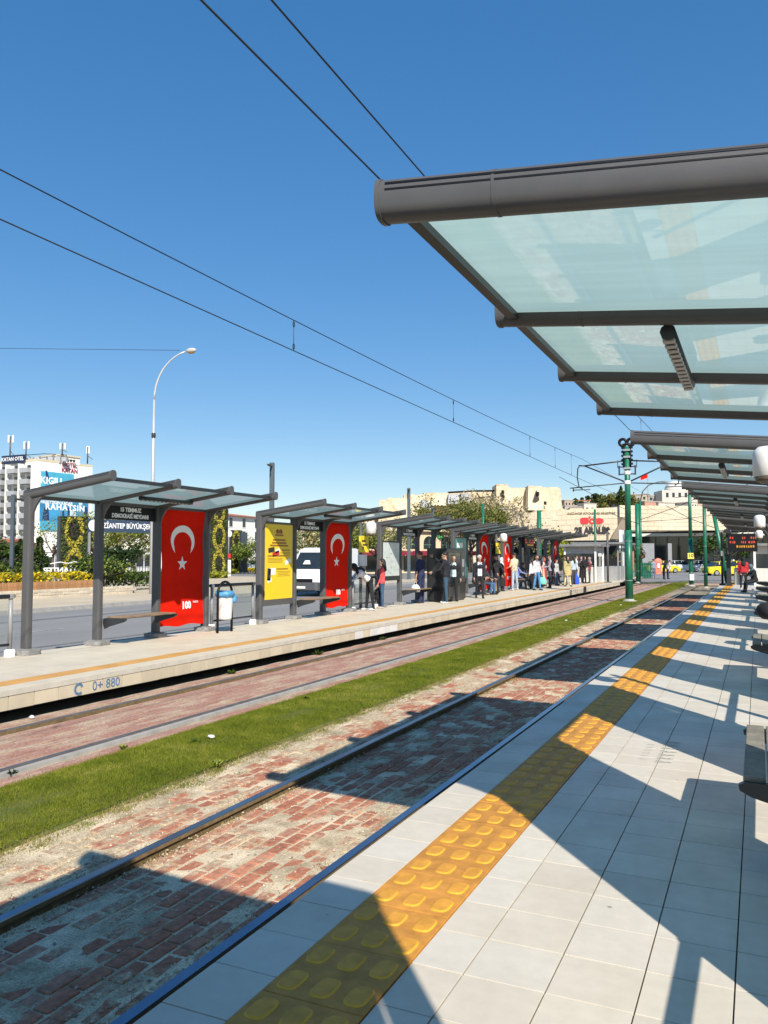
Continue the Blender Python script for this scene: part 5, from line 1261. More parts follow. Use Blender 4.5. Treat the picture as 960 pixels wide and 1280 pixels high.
b = MB(); b.box((2.60, 0, .79), (.10, 1.1, .18), ch=.02); b.build('grille', BLACK, t)
b = MB(); b.box((2.69, -.05, .46), (.02, .52, .11)); b.build('number_plate', WHITE, t)
# cars at the crossing and parked behind
for (u, d, a, lab, c, tx) in [(825 - 372, 0, 0, '', (0, 0, 0), False)][1:] + [
    (826, 98, .15, 'yellow taxi half hidden by the green fence and red figure sign', (.80, .58, .02), True), (905, 84, .1, 'yellow taxi right of the leaning green pole', (.82, .62, .02), True),
    (918, 96, .0, 'yellow taxi glimpsed behind the near platform end posts', (.80, .60, .03), True), (849, 104, .05, 'white car behind the number 10 pole', (.70, .71, .72), False), (878, 106, .1, 'pale grey car right of the number 10 pole', (.5, .52, .55), False)]:
    p = ground_at(u, d, -.29); car(tuple(p), YAW + a + .0, lab, c, tx, group='cars on the far cross street')
for (u, d, a, lab, c) in [(317, 104, 2.2, 'silver blue car parked beyond the dark monolith panel', (.40, .45, .56)), (334, 112, 2.2, 'dark red car parked beside the silver blue car', (.22, .03, .04)), (10, 74, 1.2, 'dark car parked among the trees at the left edge', (.05, .055, .07))]:
    p = ground_at(u, d, -.25); car(tuple(p), a, lab, c)
# ------------------------------------------------------------------ left verge: stone wall, plank edging, yellow hedge
def along_y(name, label, cat, x, y0, y1, z): return thing(name, label, cat, (x, y0, z))
t = thing('garden_wall', 'low pale stone wall along the road under the yellow hedge', 'wall', (-30.4, 12, -.27))
br = random.Random(8); sb = MB(); me_s = MB(); me_s.box((0, 0, 0), (.30, .49, .125), ch=.012); sm_ = me_s.mesh('stone', mat('wall_stone', (.55, .48, .37), .85, var=.15, scale=5, rnd=.12, bump=.3))
b = MB(); b.box((-.10, 10.9, .17), (.26, 21.8, .36)); b.build('core', CONC, t)
for r in range(3):
    for k in range(43):
        o = link('stone', sm_, t); o.location = (.06 + br.uniform(-.012, .012), .25 + .5 * k + (.25 if r % 2 else 0), .07 + .132 * r); o.rotation_euler = (0, 0, br.uniform(-.01, .01))
t = thing('plank_edging', 'brown upright plank edging below the yellow hedge', 'planter edge', (-31.0, 12, .08))
pm_ = MB(); pm_.box((0, 0, .20), (.05, .155, .40)); pme = pm_.mesh('plank', PINE)
for k in range(124):
    o = link('plank', pme, t); o.location = (br.uniform(-.01, .01), .08 + .162 * k, br.uniform(-.02, .015))
b = MB(); b.box((-.06, 10.0, .18), (.05, 20.0, .05)); b.build('rail', PINE, t)
def leaf_cloud(b, pts_fn, n, size, r, mats=1):
    for _ in range(n):
        c = pts_fn(r); s = size * r.uniform(.6, 1.35); a = Vector((r.gauss(0, 1), r.gauss(0, 1), r.gauss(0, 1) + .6)).normalized(); u = a.orthogonal().normalized() * s; w = a.cross(u).normalized() * s * r.uniform(.5, .9)
        b.quad([c - u, c - w * .8, c + u, c + w * .8], r.randrange(mats))
def hedge(name, label, cat, x, y0, y1, z, h, d, n, size, mats, group=None, seed=1):
    t = thing(name, label, cat, (x, y0, z), 0, group); r = random.Random(seed); L_ = y1 - y0
    bumps = [(r.uniform(0, L_), r.uniform(.5, 1.0)) for _ in range(int(L_ * 1.5) + 2)]
    def fn(r):
        y = r.uniform(0, L_); top = h * (.72 + .28 * max(k * max(0, 1 - abs(y - c) / .9) for c, k in bumps)); return Vector((r.uniform(-d / 2, d / 2) * (1), y, top * math.sqrt(r.random())))
    b = MB(); leaf_cloud(b, fn, n, size, r, len(mats)); b.build('foliage', mats, t); return t
YF = leafmat('yellow', (.72, .52, .015), .35); YG = leafmat('yellow_green', (.30, .30, .02), .45); DG = leafmat('dark', (.022, .045, .010), .6); MG = leafmat('mid', (.075, .12, .02), .55); LG_ = leafmat('light', (.24, .28, .05), .45)
OL = leafmat('olive', (.20, .185, .05), .5); BLS = leafmat('blossom', (.50, .42, .27), .4)
hedge('flower_hedge', 'bright yellow flowering hedge along the plank edging', 'hedge', -31.5, 10, 31.6, .25, .72, .9, 7000, .075, [YF, YF, YG, YF, MG], seed=2)
hedge('clipped_hedge', 'dark green hedge right of the yellow one', 'hedge', -33, 32.0, 41.5, -.1, .95, 1.4, 3800, .085, [DG, MG, MG], seed=3)
def tree(label, u, d, h, cw, kind, seed, z=-.25, crown0=.3, n=1500, leaf=.16, name='tree', group=None, mats=None, cat='tree', col_=False):
    p = ground_at(u, d, z); t = thing(name, label, cat, tuple(p), 0, group); r = random.Random(seed)
    b = MB(); th = h * (.5 if not col_ else .9); tr_ = h * .022 + .03
    b.tube([(0, 0, 0), (r.uniform(-.05, .05) * h, 0, th * .5), (r.uniform(-.04, .04) * h, r.uniform(-.03, .03) * h, th)], [tr_, tr_ * .75, tr_ * .4], 8)
    cl = []
    for k in range(7 if not col_ else 0):
        a = r.uniform(0, 2 * PI); e = r.uniform(.3, .48) * cw; zz = h * r.uniform(.55, .88); s0 = Vector((0, 0, h * r.uniform(.28, .45))); e_ = Vector((e * math.cos(a), e * math.sin(a), zz)); mid = (s0 + e_) / 2 + Vector((0, 0, -.04 * h))
        b.tube([s0, mid, e_], [tr_ * .45, tr_ * .3, tr_ * .12], 6); cl.append((e_, cw * r.uniform(.16, .27)))
        for q in range(2):
            a2 = a + r.uniform(-.8, .8); f_ = mid + Vector((.25 * cw * math.cos(a2), .25 * cw * math.sin(a2), h * .18)); b.tube([mid, f_], [tr_ * .22, tr_ * .06], 5); cl.append((f_, cw * r.uniform(.12, .2)))
    b.build('trunk', BARK, t)
    mats = mats or [DG, MG]
    if col_:
        def fn(r):
            z_ = h * (.05 + .95 * r.random()); f = (1 - (z_ / h) ** 5) ** .5 * (.66 + .34 * math.sin(11 * z_ / h + seed)); a = r.uniform(0, 2 * PI); q = cw / 2 * f * math.sqrt(r.random()); return Vector((q * math.cos(a), q * math.sin(a), z_))
    else:
        cl.append((Vector((0, 0, h * .8)), cw * .26))
        for k in range(6):
            a = r.uniform(0, 2 * PI); q = cw * r.uniform(.1, .42); cl.append((Vector((q * math.cos(a), q * math.sin(a), h * r.uniform(crown0 + .12, .92))), cw * r.uniform(.12, .22)))
        def fn(r):
            c, q = r.choice(cl); v = Vector((r.gauss(0, 1), r.gauss(0, 1), r.gauss(0, .8))); v = v.normalized() * q * r.random() ** .45; return c + v
    b = MB(); leaf_cloud(b, fn, n, leaf, r, len(mats)); b.build('crown', mats, t); return t
TG = 'trees and shrubs behind the yellow hedge'
tree('dark columnar shrub right of the square lamp post at the left', 26, 50, 3.0, 1.2, 0, 1, n=2600, leaf=.085, mats=[DG, DG, MG], col_=True, crown0=.1, name='columnar_shrub', cat='shrub', group=TG)
tree('dark columnar shrub left of the living wall panel', 50, 49, 3.1, 1.3, 0, 2, n=3000, leaf=.085, mats=[DG, DG, MG], col_=True, name='columnar_shrub', cat='shrub', group=TG)
tree('rounded bush low at the left edge', 3, 48, 3.2, 3.0, 0, 3, n=1200, leaf=.15, mats=[DG, MG], name='bush', cat='bush', group=TG)
tree('low rounded bush beside the square lamp post', 22, 46, 1.6, 2.2, 0, 4, n=1000, leaf=.12, mats=[MG, DG, LG_], name='bush', cat='bush', group=TG)
tree('wispy pale green tree in front of the hotel billboard', 66, 70, 6.0, 5.0, 0, 5, n=1500, leaf=.10, mats=[LG_, OL], group=TG)
tree('leafy pale green tree framed by the shelter under the dark blue board', 140, 66, 5.4, 6.0, 0, 6, n=5200, leaf=.10, mats=[LG_, OL, MG], group=TG)
tree('pale green tree right of the round white emblem', 118, 74, 5.6, 5.0, 0, 7, n=3200, leaf=.10, mats=[LG_, LG_, MG], group=TG)
tree('olive tree right of the forked trunk under the dark blue board', 170, 70, 5.8, 5.0, 0, 8, n=4400, leaf=.10, mats=[OL, LG_], group=TG)
tree('dense round bush below the dark blue board', 131, 44, 2.0, 3.2, 0, 9, n=1800, leaf=.10, mats=[MG, LG_, DG], name='bush', cat='bush', group=TG)
tree('dark low bush behind the round one', 152, 60, 3.0, 3.0, 0, 10, n=900, leaf=.14, mats=[DG], name='bush', cat='bush', group=TG)
tree('leafy green tree right of the dark monolith panel', 320, 92, 3.9, 4.6, 0, 11, n=3600, leaf=.12, mats=[MG, LG_], group=TG, crown0=.2)
tree('young tree in front of the red roofed building', 309, 100, 5.2, 3.0, 0, 12, n=900, leaf=.12, mats=[LG_, OL], group=TG)
tree('bare looking tree seen above the white van', 392, 78, 5.2, 6.0, 0, 13, n=3600, leaf=.12, mats=[OL, BLS, MG], group=TG)
tree('olive tree right of the bending woman', 432, 80, 5.3, 6.0, 0, 14, n=4200, leaf=.12, mats=[OL, MG, LG_], group=TG)
tree('olive tree behind the flag of the second opposite shelter', 356, 84, 4.8, 5, 0, 33, n=2600, leaf=.12, mats=[OL, LG_], group=TG)
tree('tree rising over the second and third opposite shelters', 470, 84, 5.8, 6.5, 0, 15, n=4200, leaf=.12, mats=[OL, LG_, BLS], group=TG)
BT = 'blossoming trees in front of the citadel'
for i, (u, d, h, w, n, ms) in enumerate([(555, 104, 9.8, 9, 2200, [OL, OL, MG]), (590, 100, 9.2, 8, 1900, [OL, OL, MG]), (600, 112, 11.6, 8, 1500, [BLS, BLS, OL]), (617, 106, 10.0, 8, 1300, [BLS, BLS, OL]), (636, 104, 7.6, 6, 900, [BLS, OL]), (655, 100, 6.6, 4.5, 420, [BLS, OL]), (686, 96, 5.6, 4.4, 420, [LG_, OL, BLS]), (706, 86, 3.7, 3.0, 600, [LG_, YG])]):
    tree(['dense olive tree above the fourth opposite shelter roof', 'olive tree left of the tallest blossoming tree', 'tallest pale blossoming tree in front of the citadel', 'pale blossoming tree right of the tallest one', 'small blossoming tree over the fifth opposite shelter', 'thin almost bare tree in front of the citadel wall', 'sparse tree left of the red museum logo', 'yellow green tree at the roof tip of the last opposite shelter'][i], u, d, h, w, 0, 40 + i, n=int(n * 2.6), leaf=.15, mats=ms, group=BT)
# living wall panels
def panel(label, u, d, w, z1, rz, seed, group='living wall panels'):
    p = ground_at(u, d, -.25); t = thing('living_wall', label, 'living wall', tuple(p), rz, group); h = z1 + .25
    b = MB(); b.box((0, 0, h / 2), (.5, w, h)); b.build('core', mat('living_wall_back', (.035, .026, .02), .9, var=.3, scale=4), t)
    r = random.Random(seed); b = MB(); n = int(w * h * 150)
    for _ in range(n):
        y, z = r.uniform(-.5, .5) * w, r.uniform(.1, h)
        # diamond rings of pale plants on dark ones
        f = (z % 2.5) / 2.5 - .5; q = math.hypot(y / (w * .36), f * 2.0)
        m = 2 if .62 < q < 1.04 else (0 if q <= .62 else (1 if r.random() < .5 else 0))
        if m == 0 and r.random() < .35: continue
        c = Vector((.26 + r.uniform(0, .10), y, z)); a = Vector((1, r.gauss(0, .6), r.gauss(0, .6))).normalized(); u_ = a.orthogonal().normalized() * .075; w_ = a.cross(u_).normalized() * .06
        b.quad([c - u_, c - w_, c + u_, c + w_], m)
    b.build('plants', [DG, MG, leafmat('panel_gold', (.46, .40, .05), .4)], t)
    b = MB(); b.box((0, -w / 2 - .05, h / 2), (.56, .09, h + .06)); b.box((0, w / 2 + .05, h / 2), (.56, .09, h + .06)); b.box((0, 0, h + .02), (.56, w, .07)); b.build('frame', DARK, t); return t
fa = -W90 + math.atan2(1, 2) * 0
panel('living wall panel behind the post of the leftmost shelter', 91, 56, 1.75, 4.4, -.45, 1)
panel('tall living wall panel right of the big flag', 272, 74, 1.65, 6.0, -.5, 2)
panel('shorter living wall panel left of the dark monolith', 294, 94, 1.35, 4.7, -.5, 3)
p = ground_at(304.5, 93, -.25); t = thing('dark_monolith', 'plain dark slab standing right of a living wall panel', 'monolith', tuple(p), -.5); b = MB(); b.box((0, 0, 2.35), (.5, .75, 4.7), ch=.03); b.build('slab', mat('slate_panel', (.045, .06, .075), .5, var=.08), t); b = MB(); b.box((0, 0, .06), (.8, 1.1, .12)); b.build('plinth', CONC, t)
for (u, d, w, lab, ms) in [(272, 73, 2.2, 'yellow green ground plants at the foot of the tall living wall', [YG, LG_]), (293, 93, 2.4, 'yellow green ground plants at the foot of the shorter living wall', [YG, LG_]), (315, 98, 3.6, 'yellow flower bed right of the dark monolith', [YF, YG])]:
    p = ground_at(u, d, -.25); hedge('flower_bed', lab, 'flower bed', p.x, p.y - w / 2, p.y + w / 2, -.25, .6, 1.4, 500, .13, ms, 'flower beds on the sandy paving', 5)
# information totem, round sign
p = ground_at(286, 80, -.25); t = thing('info_totem', 'white information totem with a round head between the living walls', 'totem', tuple(p), -.5)
b = MB(); b.box((0, 0, .8), (.3, .42, 1.6), ch=.03); b.build('pillar', WHITE, t); b = MB(); b.tube([(0, 0, 1.6), (0, 0, 4.0)], .05, 8); b.build('pole', GREY_L, t); b = MB(); b.tube([(-.03, 0, 4.2), (.03, 0, 4.2)], .34, 16, smooth=False); b.build('disc', WHITE, t)
b = MB(); b.box((.04, 0, 2.0), (.06, .4, .45)); b.build('red_plate', mat('red_plate', (.5, .03, .03), .5), t)
# municipal name board on posts
p = ground_at(152, 52, 0); t = thing('name_board', 'long dark blue board reading municipality name in white, with a round emblem', 'name board', (p.x, p.y, 3.62), -.30)
b = MB(); b.box((0, 0, 0), (.12, 4.6, .80)); b.build('board', mat('navy_board', (.035, .06, .10), .5, var=.05), t)
lettering('GAZİANTEP BÜYÜKŞEHİR', .46, WHITE_L, t, (.066, .35, 0), bold=.008, extrude=.002, sx=.80)
b = MB(); b.tube([(.05, -1.96, .0), (.075, -1.96, .0)], .36, 24, smooth=False); b.build('emblem', WHITE, t)
b = MB(); b.box((-.02, -2.2, -1.9), (.12, .12, 3.0)); b.box((-.02, 2.24, -1.9), (.12, .12, 3.0)); b.build('post', GREY_L, t)
# letter sculpture, read from behind
p = ground_at(84, 49, 0); t = thing('letter_sculpture', 'white standing letters seen mirrored from behind above the yellow hedge', 'letter sign', (p.x, p.y, .82), -.35)
MIR = Matrix(((0, 0, -1, 0), (-1, 0, 0, 0), (0, 1, 0, 0), (0, 0, 0, 1)))
lettering('GAZİANTEP', .50, WHITE, t, (0, 0, 0), MIR, name='letters', extrude=.05, bold=.01); b = MB(); b.box((0, 0, -.55), (.3, 2.9, .6)); b.build('base', CONC, t)
b = MB(); b.tube([(0, -1.0, .42), (0, -.4, .52), (0, .1, .44), (0, .5, .54), (0, .9, .44)], .035, 6); b.build('crest', WHITE, t)
# lamp posts
def lamp_modern(label, u, d, ztop, rz, size=.17):
    p = ground_at(u, d, -.27); t = thing('street_lamp', label, 'street lamp', tuple(p), rz, 'square dark street lamps'); h = ztop + .27
    b = MB(); b.box((0, 0, h / 2), (size, size, h), ch=.02); b.box((0, 0, .05), (.4, .4, .1)); b.build('post', mat('slate_post', (.06, .08, .095), .5, var=.08), t)
    b = MB(); b.box((0, -.55, h - .22), (.09, 1.1, .07)); b.build('arm', DARK, t); b = MB(); b.box((0, -.95, h - .24), (.2, .6, .08), ch=.02); b.build('lamp_head', DARK, t); return t
lamp_modern('square dark street lamp between the first two opposite shelters', 339.5, 46, h_at(578, 46), .42, .26)
lamp_modern('square dark street lamp above the third opposite shelter', 511, 69, h_at(610, 69), .42, .28)
lamp_modern('small square street lamp in front of the citadel rock', 541, 86, h_at(634, 86), .42, .26)
lamp_modern('square street lamp post at the left edge before the hotel', 15.5, 46, h_at(618, 46), .42 + PI, .2)
p = ground_at(190, 42, -.27); t = thing('tall_street_lamp', 'very tall white curved street lamp against the blue sky', 'street lamp', tuple(p), 0)
rt = Vector((RT.x, RT.y, 0)); H1 = h_at(498, 42) + .27; H2 = h_at(436, 42) + .27; dx = 40 * 42 / FPX
b = MB(); b.tube([(0, 0, 0), (0, 0, H1 * .6), (0, 0, H1)], [.11, .09, .06], 10); b.build('mast', mat('galvanised', (.55, .56, .57), .4, metal=.4, var=.06), t)
b = MB(); pts = []
for k in range(11):
    a = math.pi / 2 * k / 10 * .84; pts.append(tuple(rt * (1.62 * (1 - math.cos(a)) / (1 - math.cos(1.32))) + Vector((0, 0, H1 - .02 + (H2 - H1) * math.sin(a) / math.sin(1.32)))))
b.tube(pts, [.055] * 6 + [.045] * 5, 8); b.build('arm', MATS['galvanised'], t)
b = MB(); hp = Vector(pts[-1]); b.ball(tuple(hp + rt * .28 + Vector((0, 0, .05))), (.34, .16, .14), 12); b.build('lamp_head', mat('lamp_shell', (.50, .49, .46), .35, var=.1), t)
b = MB(); b.ball(tuple(hp + rt * .30 + Vector((0, 0, -.02))), (.24, .12, .11), 10); b.build('lens', mat('amber_lens', (.45, .24, .06), .2, var=.1), t)
b = MB(); b.lathe([(.10, 0), (.11, .03), (.11, .22), (.10, .25)], 10, (0, 0, h_at(540, 42))); b.build('collar', DARK, t)
# curved lamp behind the pulley pole, smaller lamp over the citadel
for (lab, u, d, vt, s, c) in [('curved green street lamp right of the pulley pole', 801, 74, 602, 1, GREEN), ('dark twin street lamp in front of the citadel wall', 653, 92, 636, -1, GREY)]:
    p = ground_at(u, d, -.28); t = thing('curved_street_lamp', lab, 'street lamp', tuple(p), 0); h = h_at(vt, d) + .28
    b = MB(); b.tube([(0, 0, 0), (0, 0, h * .8)], [.12, .08], 8); b.build('mast', c, t)
    b = MB(); pts = [tuple(rt * s * q + Vector((0, 0, z))) for q, z in ((0, h * .8), (.25, h * .90), (.8, h * .965), (1.6, h * .995), (2.1, h))]; b.tube(pts, .05, 6); b.build('arm', GREY, t)
    b = MB(); b.ball(tuple(Vector(pts[-1]) + rt * s * .2), (.35, .16, .09), 8); b.build('lamp_head', GREY_L, t)
# ------------------------------------------------------------------ hotel
def face_frame(a, b):
    """local frame of a facade running from ground point a to b: x along, z up, y outwards to the camera side"""
    a, b = Vector(a), Vector(b); x = (b - a); L_ = x.length; x.normalize(); y = x.cross(Vector((0, 0, 1))).normalized()
    return Matrix(((x.x, y.x, 0, a.x), (x.y, y.y, 0, a.y), (0, 0, 1, a.z), (0, 0, 0, 1))), L_
FACE_Y = Matrix(((1, 0, 0, 0), (0, 0, 1, 0), (0, 1, 0, 0), (0, 0, 0, 1)))     # lettering onto a facade whose outward normal is +y
t = thing('hotel_building', 'white hotel tower with rows of grey balconies and a blue billboard', 'building', (0, 0, 0))
HD = 185; z0 = -.3
A, B, Cc = ground_at(-14, 190, z0), ground_at(47, 183, z0), ground_at(114, 196, z0)
zl, zr = h_at(577, 185), h_at(578, 188)
M1, L1 = face_frame(A, B); M2, L2 = face_frame(B, Cc)
back = (Cc - B).normalized()
D_ = Vector(ground_at(47, 183, z0)) + (A - B) + (Cc - B)
b = MB(); poly = [(A.x, A.y), (B.x, B.y), (Cc.x, Cc.y), (D_.x, D_.y)]; b.prism(poly, 'z', z0, zl); b.build('wall', PLASTER, t)
b = MB(); b.box((L1 / 2, -.2, zl - z0 + .25), (L1, .5, .5), 0, M1); b.box((L2 / 2, -.2, zl - z0 + .25), (L2, .5, .5), 0, M2); b.build('parapet', mat('cream_trim', (.60, .52, .36), .8), t)
ST = 8; sh = (zl - z0 - 3.0) / ST
for c in range(3):
    x = L1 * (.28 + .26 * c)
    for r in range(ST):
        z = 3.0 + sh * r
        w = MB(); w.box((x + .2, .02, z + sh * .42), (1.5, .12, sh * .55), 0, M1); wo = w.build('window', GLASS_D, t)
        bq = MB(); bq.box((x + .3, .95, z + .0), (2.5, 1.9, .14), 0, M1); bq.box((x + .3, 1.84, z + .52), (2.5, .10, 1.0), 0, M1); bq.box((x - .92, .92, z + .52), (.1, 1.8, 1.0), 0, M1); bq.box((x + 1.52, .92, z + .52), (.1, 1.8, 1.0), 0, M1); bq.build('balcony', BALC, t)
b = MB()
for c in range(4): b.box((L1 * (.14 + .26 * c) + .5, .75, (zl - z0) / 2), (.25, 1.5, zl - z0 - 1), 0, M1)
b.build('fin', PLASTER, t)
b = MB(); b.box((L1 * .5, .3, zl - z0 + .75), (L1 * .46, .5, 1.9), 0, M1); so = b.build('roof_sign', mat('navy_sign', (.02, .03, .07), .4), t)
lettering('KATAN OTEL', 1.2, WHITE_L, so, M1 @ Vector((L1 * .5, .6, zl - z0 + .75)), M1.to_3x3().to_4x4() @ FACE_Y, extrude=.02, bold=.02)
# taller lift head on the right face
b = MB(); hx0, hx1 = L2 * .35, L2 * .74; b.box(((hx0 + hx1) / 2, -3.0, zl - z0 + .9), (hx1 - hx0, 6.2, 1.8), 0, M2); b.build('lift_head', PLASTER, t)
b = MB(); b.box(((hx0 + hx1) / 2, -2.9, zl - z0 + 1.95), (hx1 - hx0 + .5, 6.5, .35), 0, M2); b.build('cornice', MATS['cream_trim'], t)
HM = mat('hotel_crimson', (.33, .03, .09), .6); RB = M2.to_3x3().to_4x4() @ FACE_Y
zz = lambda v: h_at(v, 188) - z0
join_letters([('HOTEL', 1.35, M2 @ Vector((L2 * .55, .16, zz(579.8))), RB, dict(extrude=.02, bold=.03)), ('KATAN', 1.35, M2 @ Vector((L2 * .55, .16, zz(586.9))), RB, dict(extrude=.02, bold=.03))], HM, t)
b = MB()
for k in range(4):
    c = Vector((L2 * (.46 + .055 * k), .16, zz(573.8))); pts = []
    for q in range(10): a = PI / 2 + PI * q / 5; rr = .55 if q % 2 == 0 else .23; pts.append(M2 @ (c + Vector((rr * math.cos(a), 0, rr * math.sin(a)))))
    o = len(b.v); b.v += [tuple(x) for x in pts] + [tuple(M2 @ c)]
    for q in range(10): b.f.append((o + 10, o + (q + 1) % 10, o + q)); b.m.append(0); b.sm.append(False)
b.build('star', BLACK, t)
CY = mat('billboard_cyan', (.08, .42, .60), .5, var=.35, scale=.12, world_coords=True); CYD = mat('billboard_navy', (.012, .045, .13), .5, var=.2); CYL = mat('billboard_pale', (.55, .68, .75), .5, var=.2, scale=.6)
b = MB(); b.box((L2 * .33, .10, (zz(591) + zz(664)) / 2), (L2 * .60, .16, zz(591) - zz(664)), 0, M2); bo = b.build('billboard', CY, t)
b = MB(); b.box((L2 * .47, .15, (zz(616) + zz(652)) / 2), (L2 * .90, .12, zz(616) - zz(652)), 0, M2); bo2 = b.build('billboard', mat('billboard_blue', (.05, .28, .50), .5, var=.4, scale=.25, world_coords=True), t)
def tri(b, pts): b.quad([tuple(M2 @ Vector((L2 * x, .235, zz(v)))) for x, v in pts])
b = MB(); tri(b, [(.10, 590), (.13, 590), (.19, 603), (.12, 607)]); tri(b, [(.06, 651), (.09, 637), (.13, 631), (.17, 637), (.19, 651)]); tri(b, [(.42, 640), (.45, 634), (.47, 650), (.43, 651)]); tri(b, [(.82, 632), (.9, 632), (.9, 651), (.84, 651)]); tri(b, [(.52, 634), (.56, 634), (.57, 650), (.52, 650)]); b.build('figure', CYD, bo)
b = MB(); tri(b, [(.55, 651), (.57, 638), (.62, 636), (.68, 640), (.68, 651)]); tri(b, [(.08, 651), (.125, 645), (.17, 651)]); tri(b, [(.73, 618), (.80, 618), (.80, 630), (.73, 630)]); b.build('figure', CYL, bo)
join_letters([('KIGILI', 2.2, M2 @ Vector((L2 * .21, .24, zz(602.5))), RB, dict(extrude=.02, bold=.06)), ('RAHATSIN', 1.9, M2 @ Vector((L2 * .48, .24, zz(634.5))), RB, dict(extrude=.02, bold=.06, sx=1.1, spacing=1.15)), ('HISSETTIĞIN KADAR', .95, M2 @ Vector((L2 * .32, .24, zz(629))), RB, dict(extrude=.02, bold=.02))], WHITE_L, bo)
# aerials on the roof
for (u, lab, v0) in [(10, 'tallest twin aerial at the left of the hotel roof', 543), (30, 'slim aerial beside the rooftop sign', 551), (75.5, 'short twin aerial on the hotel lift head', 553), (107.5, 'white aerial at the right end of the hotel roof', 557)]:
    p = ground_at(u, 187, 0); zb = zl if u != 75.5 else zl + 2.0; zt = h_at(v0, 187)
    t2 = thing('roof_aerial', lab, 'aerial', (p.x, p.y, zb - .2), .4, 'mobile phone aerials on the hotel roof'); h = zt - zb + .2
    b = MB(); b.tube([(0, 0, 0), (0, 0, h * .95)], .16, 6); b.tube([(0, 0, h * .45), (1.2, 0, h * .25)], .08, 5); b.build('mast', GREY, t2)
    b = MB(); ph = min(1.7, h * .5)
    for s in ((-.5, .5) if u != 107.5 else (0,)): b.box((s, .2, h - ph / 2), (.42 if u != 107.5 else .8, .3, ph), ch=.06)
    b.build('antenna_panel', WHITE, t2)
p = ground_at(58, 188, zl + 1.1); t2 = thing('roof_plant', 'low clutter of tanks and railings on the hotel roof', 'roof plant', tuple(p), .3); b = MB()
for k in range(7): b.box((-6 + 1.7 * k, .3 * (k % 2), -.2), (1.2, 1.0, .9 + .35 * (k % 3)))
b.build('tank', BALC, t2); b = MB(); b.tube([(-7, 0, .9), (-1, 0, 1.2), (4, 0, .9)], .08, 5); b.build('pipe', DARK, t2)
# ------------------------------------------------------------------ red roofed block and low buildings on the left
def block(label, u0, d0, u1, d1, vt, floors, wall, roof, name='building', cols=4, depth=12.0, win=(1.1, 1.3), cat='building', zb=-.3, arch=False, group=None, hip=True, u_mid=None):
    a, c = ground_at(u0, d0, zb), ground_at(u1, d1, zb); M, L_ = face_frame(a, c); H = h_at(vt, (d0 + d1) / 2) - zb
    t = thing(name, label, cat, (0, 0, 0), 0, group)
    b = MB(); b.box((L_ / 2, -depth / 2, H / 2), (L_, depth, H), 0, M); b.build('wall', wall, t)
    for r in range(floors):
        for q in range(cols):
            x = L_ * (q + .5) / cols; z = H * (r + .52) / floors
            w = MB(); w.box((x, .0, z), (win[0] + .3, .10, win[1] + .3), 0, M); fo = w.build('window', WHITE, t)
            g = MB(); g.box((x, .03, z), (win[0], .10, win[1]), 0, M); g.build('pane', GLASS_D, fo)
    if roof:
        b = MB(); o = .7; rh = H * .13
        v = [(-o, o, H), (L_ + o, o, H), (L_ + o, -depth - o, H), (-o, -depth - o, H), (depth * .45, -depth / 2, H + rh), (L_ - depth * .45, -depth / 2, H + rh)]
        if not hip: v[4], v[5] = (0, -depth / 2, H + rh), (L_, -depth / 2, H + rh)
        b.add(v, [(0, 1, 5, 4), (1, 2, 5), (2, 3, 4, 5), (3, 0, 4), (3, 2, 1, 0)], 0, False, M); b.build('roof', roof, t)
    else:
        b = MB(); b.box((L_ / 2, -depth / 2, H + .12), (L_ + .3, depth + .3, .24), 0, M); b.build('parapet', wall, t)
    return t
block('four storey white block with a red tiled roof between the first two shelters', 262, 132, 342, 150, 646, 4, PLASTER, ROOF_T, cols=5, depth=16, win=(.9, 1.5))
block('low cream house with a grey door behind the shrubs at the left', -10, 78, 12, 78, 678, 1, mat('cream_house', (.58, .46, .28), .85), ROOF_T, 'small_house', cols=2, depth=6)
block('small white house left of the living wall panel', 55, 88, 68, 88, 690, 1, PLASTER, None, 'small_house', cols=1, depth=5)
block('long low white building behind the trees under the dark blue board', 100, 96, 200, 110, 688, 1, PLASTER, None, 'low_building', cols=9, depth=8, win=(1.4, 1.5))
block('pale building peeking between trees above the white van', 380, 120, 400, 120, 664, 2, mat('sand_plaster', (.60, .50, .34), .9), None, 'building', cols=2, depth=8)
block('low white building behind the van and bending woman', 405, 100, 470, 106, 690, 1, PLASTER, None, 'low_building', cols=5, depth=6)
# iron fence in front of the low building
p0, p1 = ground_at(92, 80, -.25), ground_at(200, 88, -.25); M, L_ = face_frame(p0, p1); t = thing('iron_fence', 'dark iron fence behind the trees under the dark blue board', 'fence', (0, 0, 0))
b = MB(); b.box((L_ / 2, 0, 1.5), (L_, .05, .06), 0, M); b.box((L_ / 2, 0, .3), (L_, .05, .06), 0, M); b.build('rail', DARK, t)
for k in range(int(L_ / .35)):
    b = MB(); b.box((.35 * k, 0, .85), (.045, .045, 1.7), 0, M); b.build('bar', DARK, t)
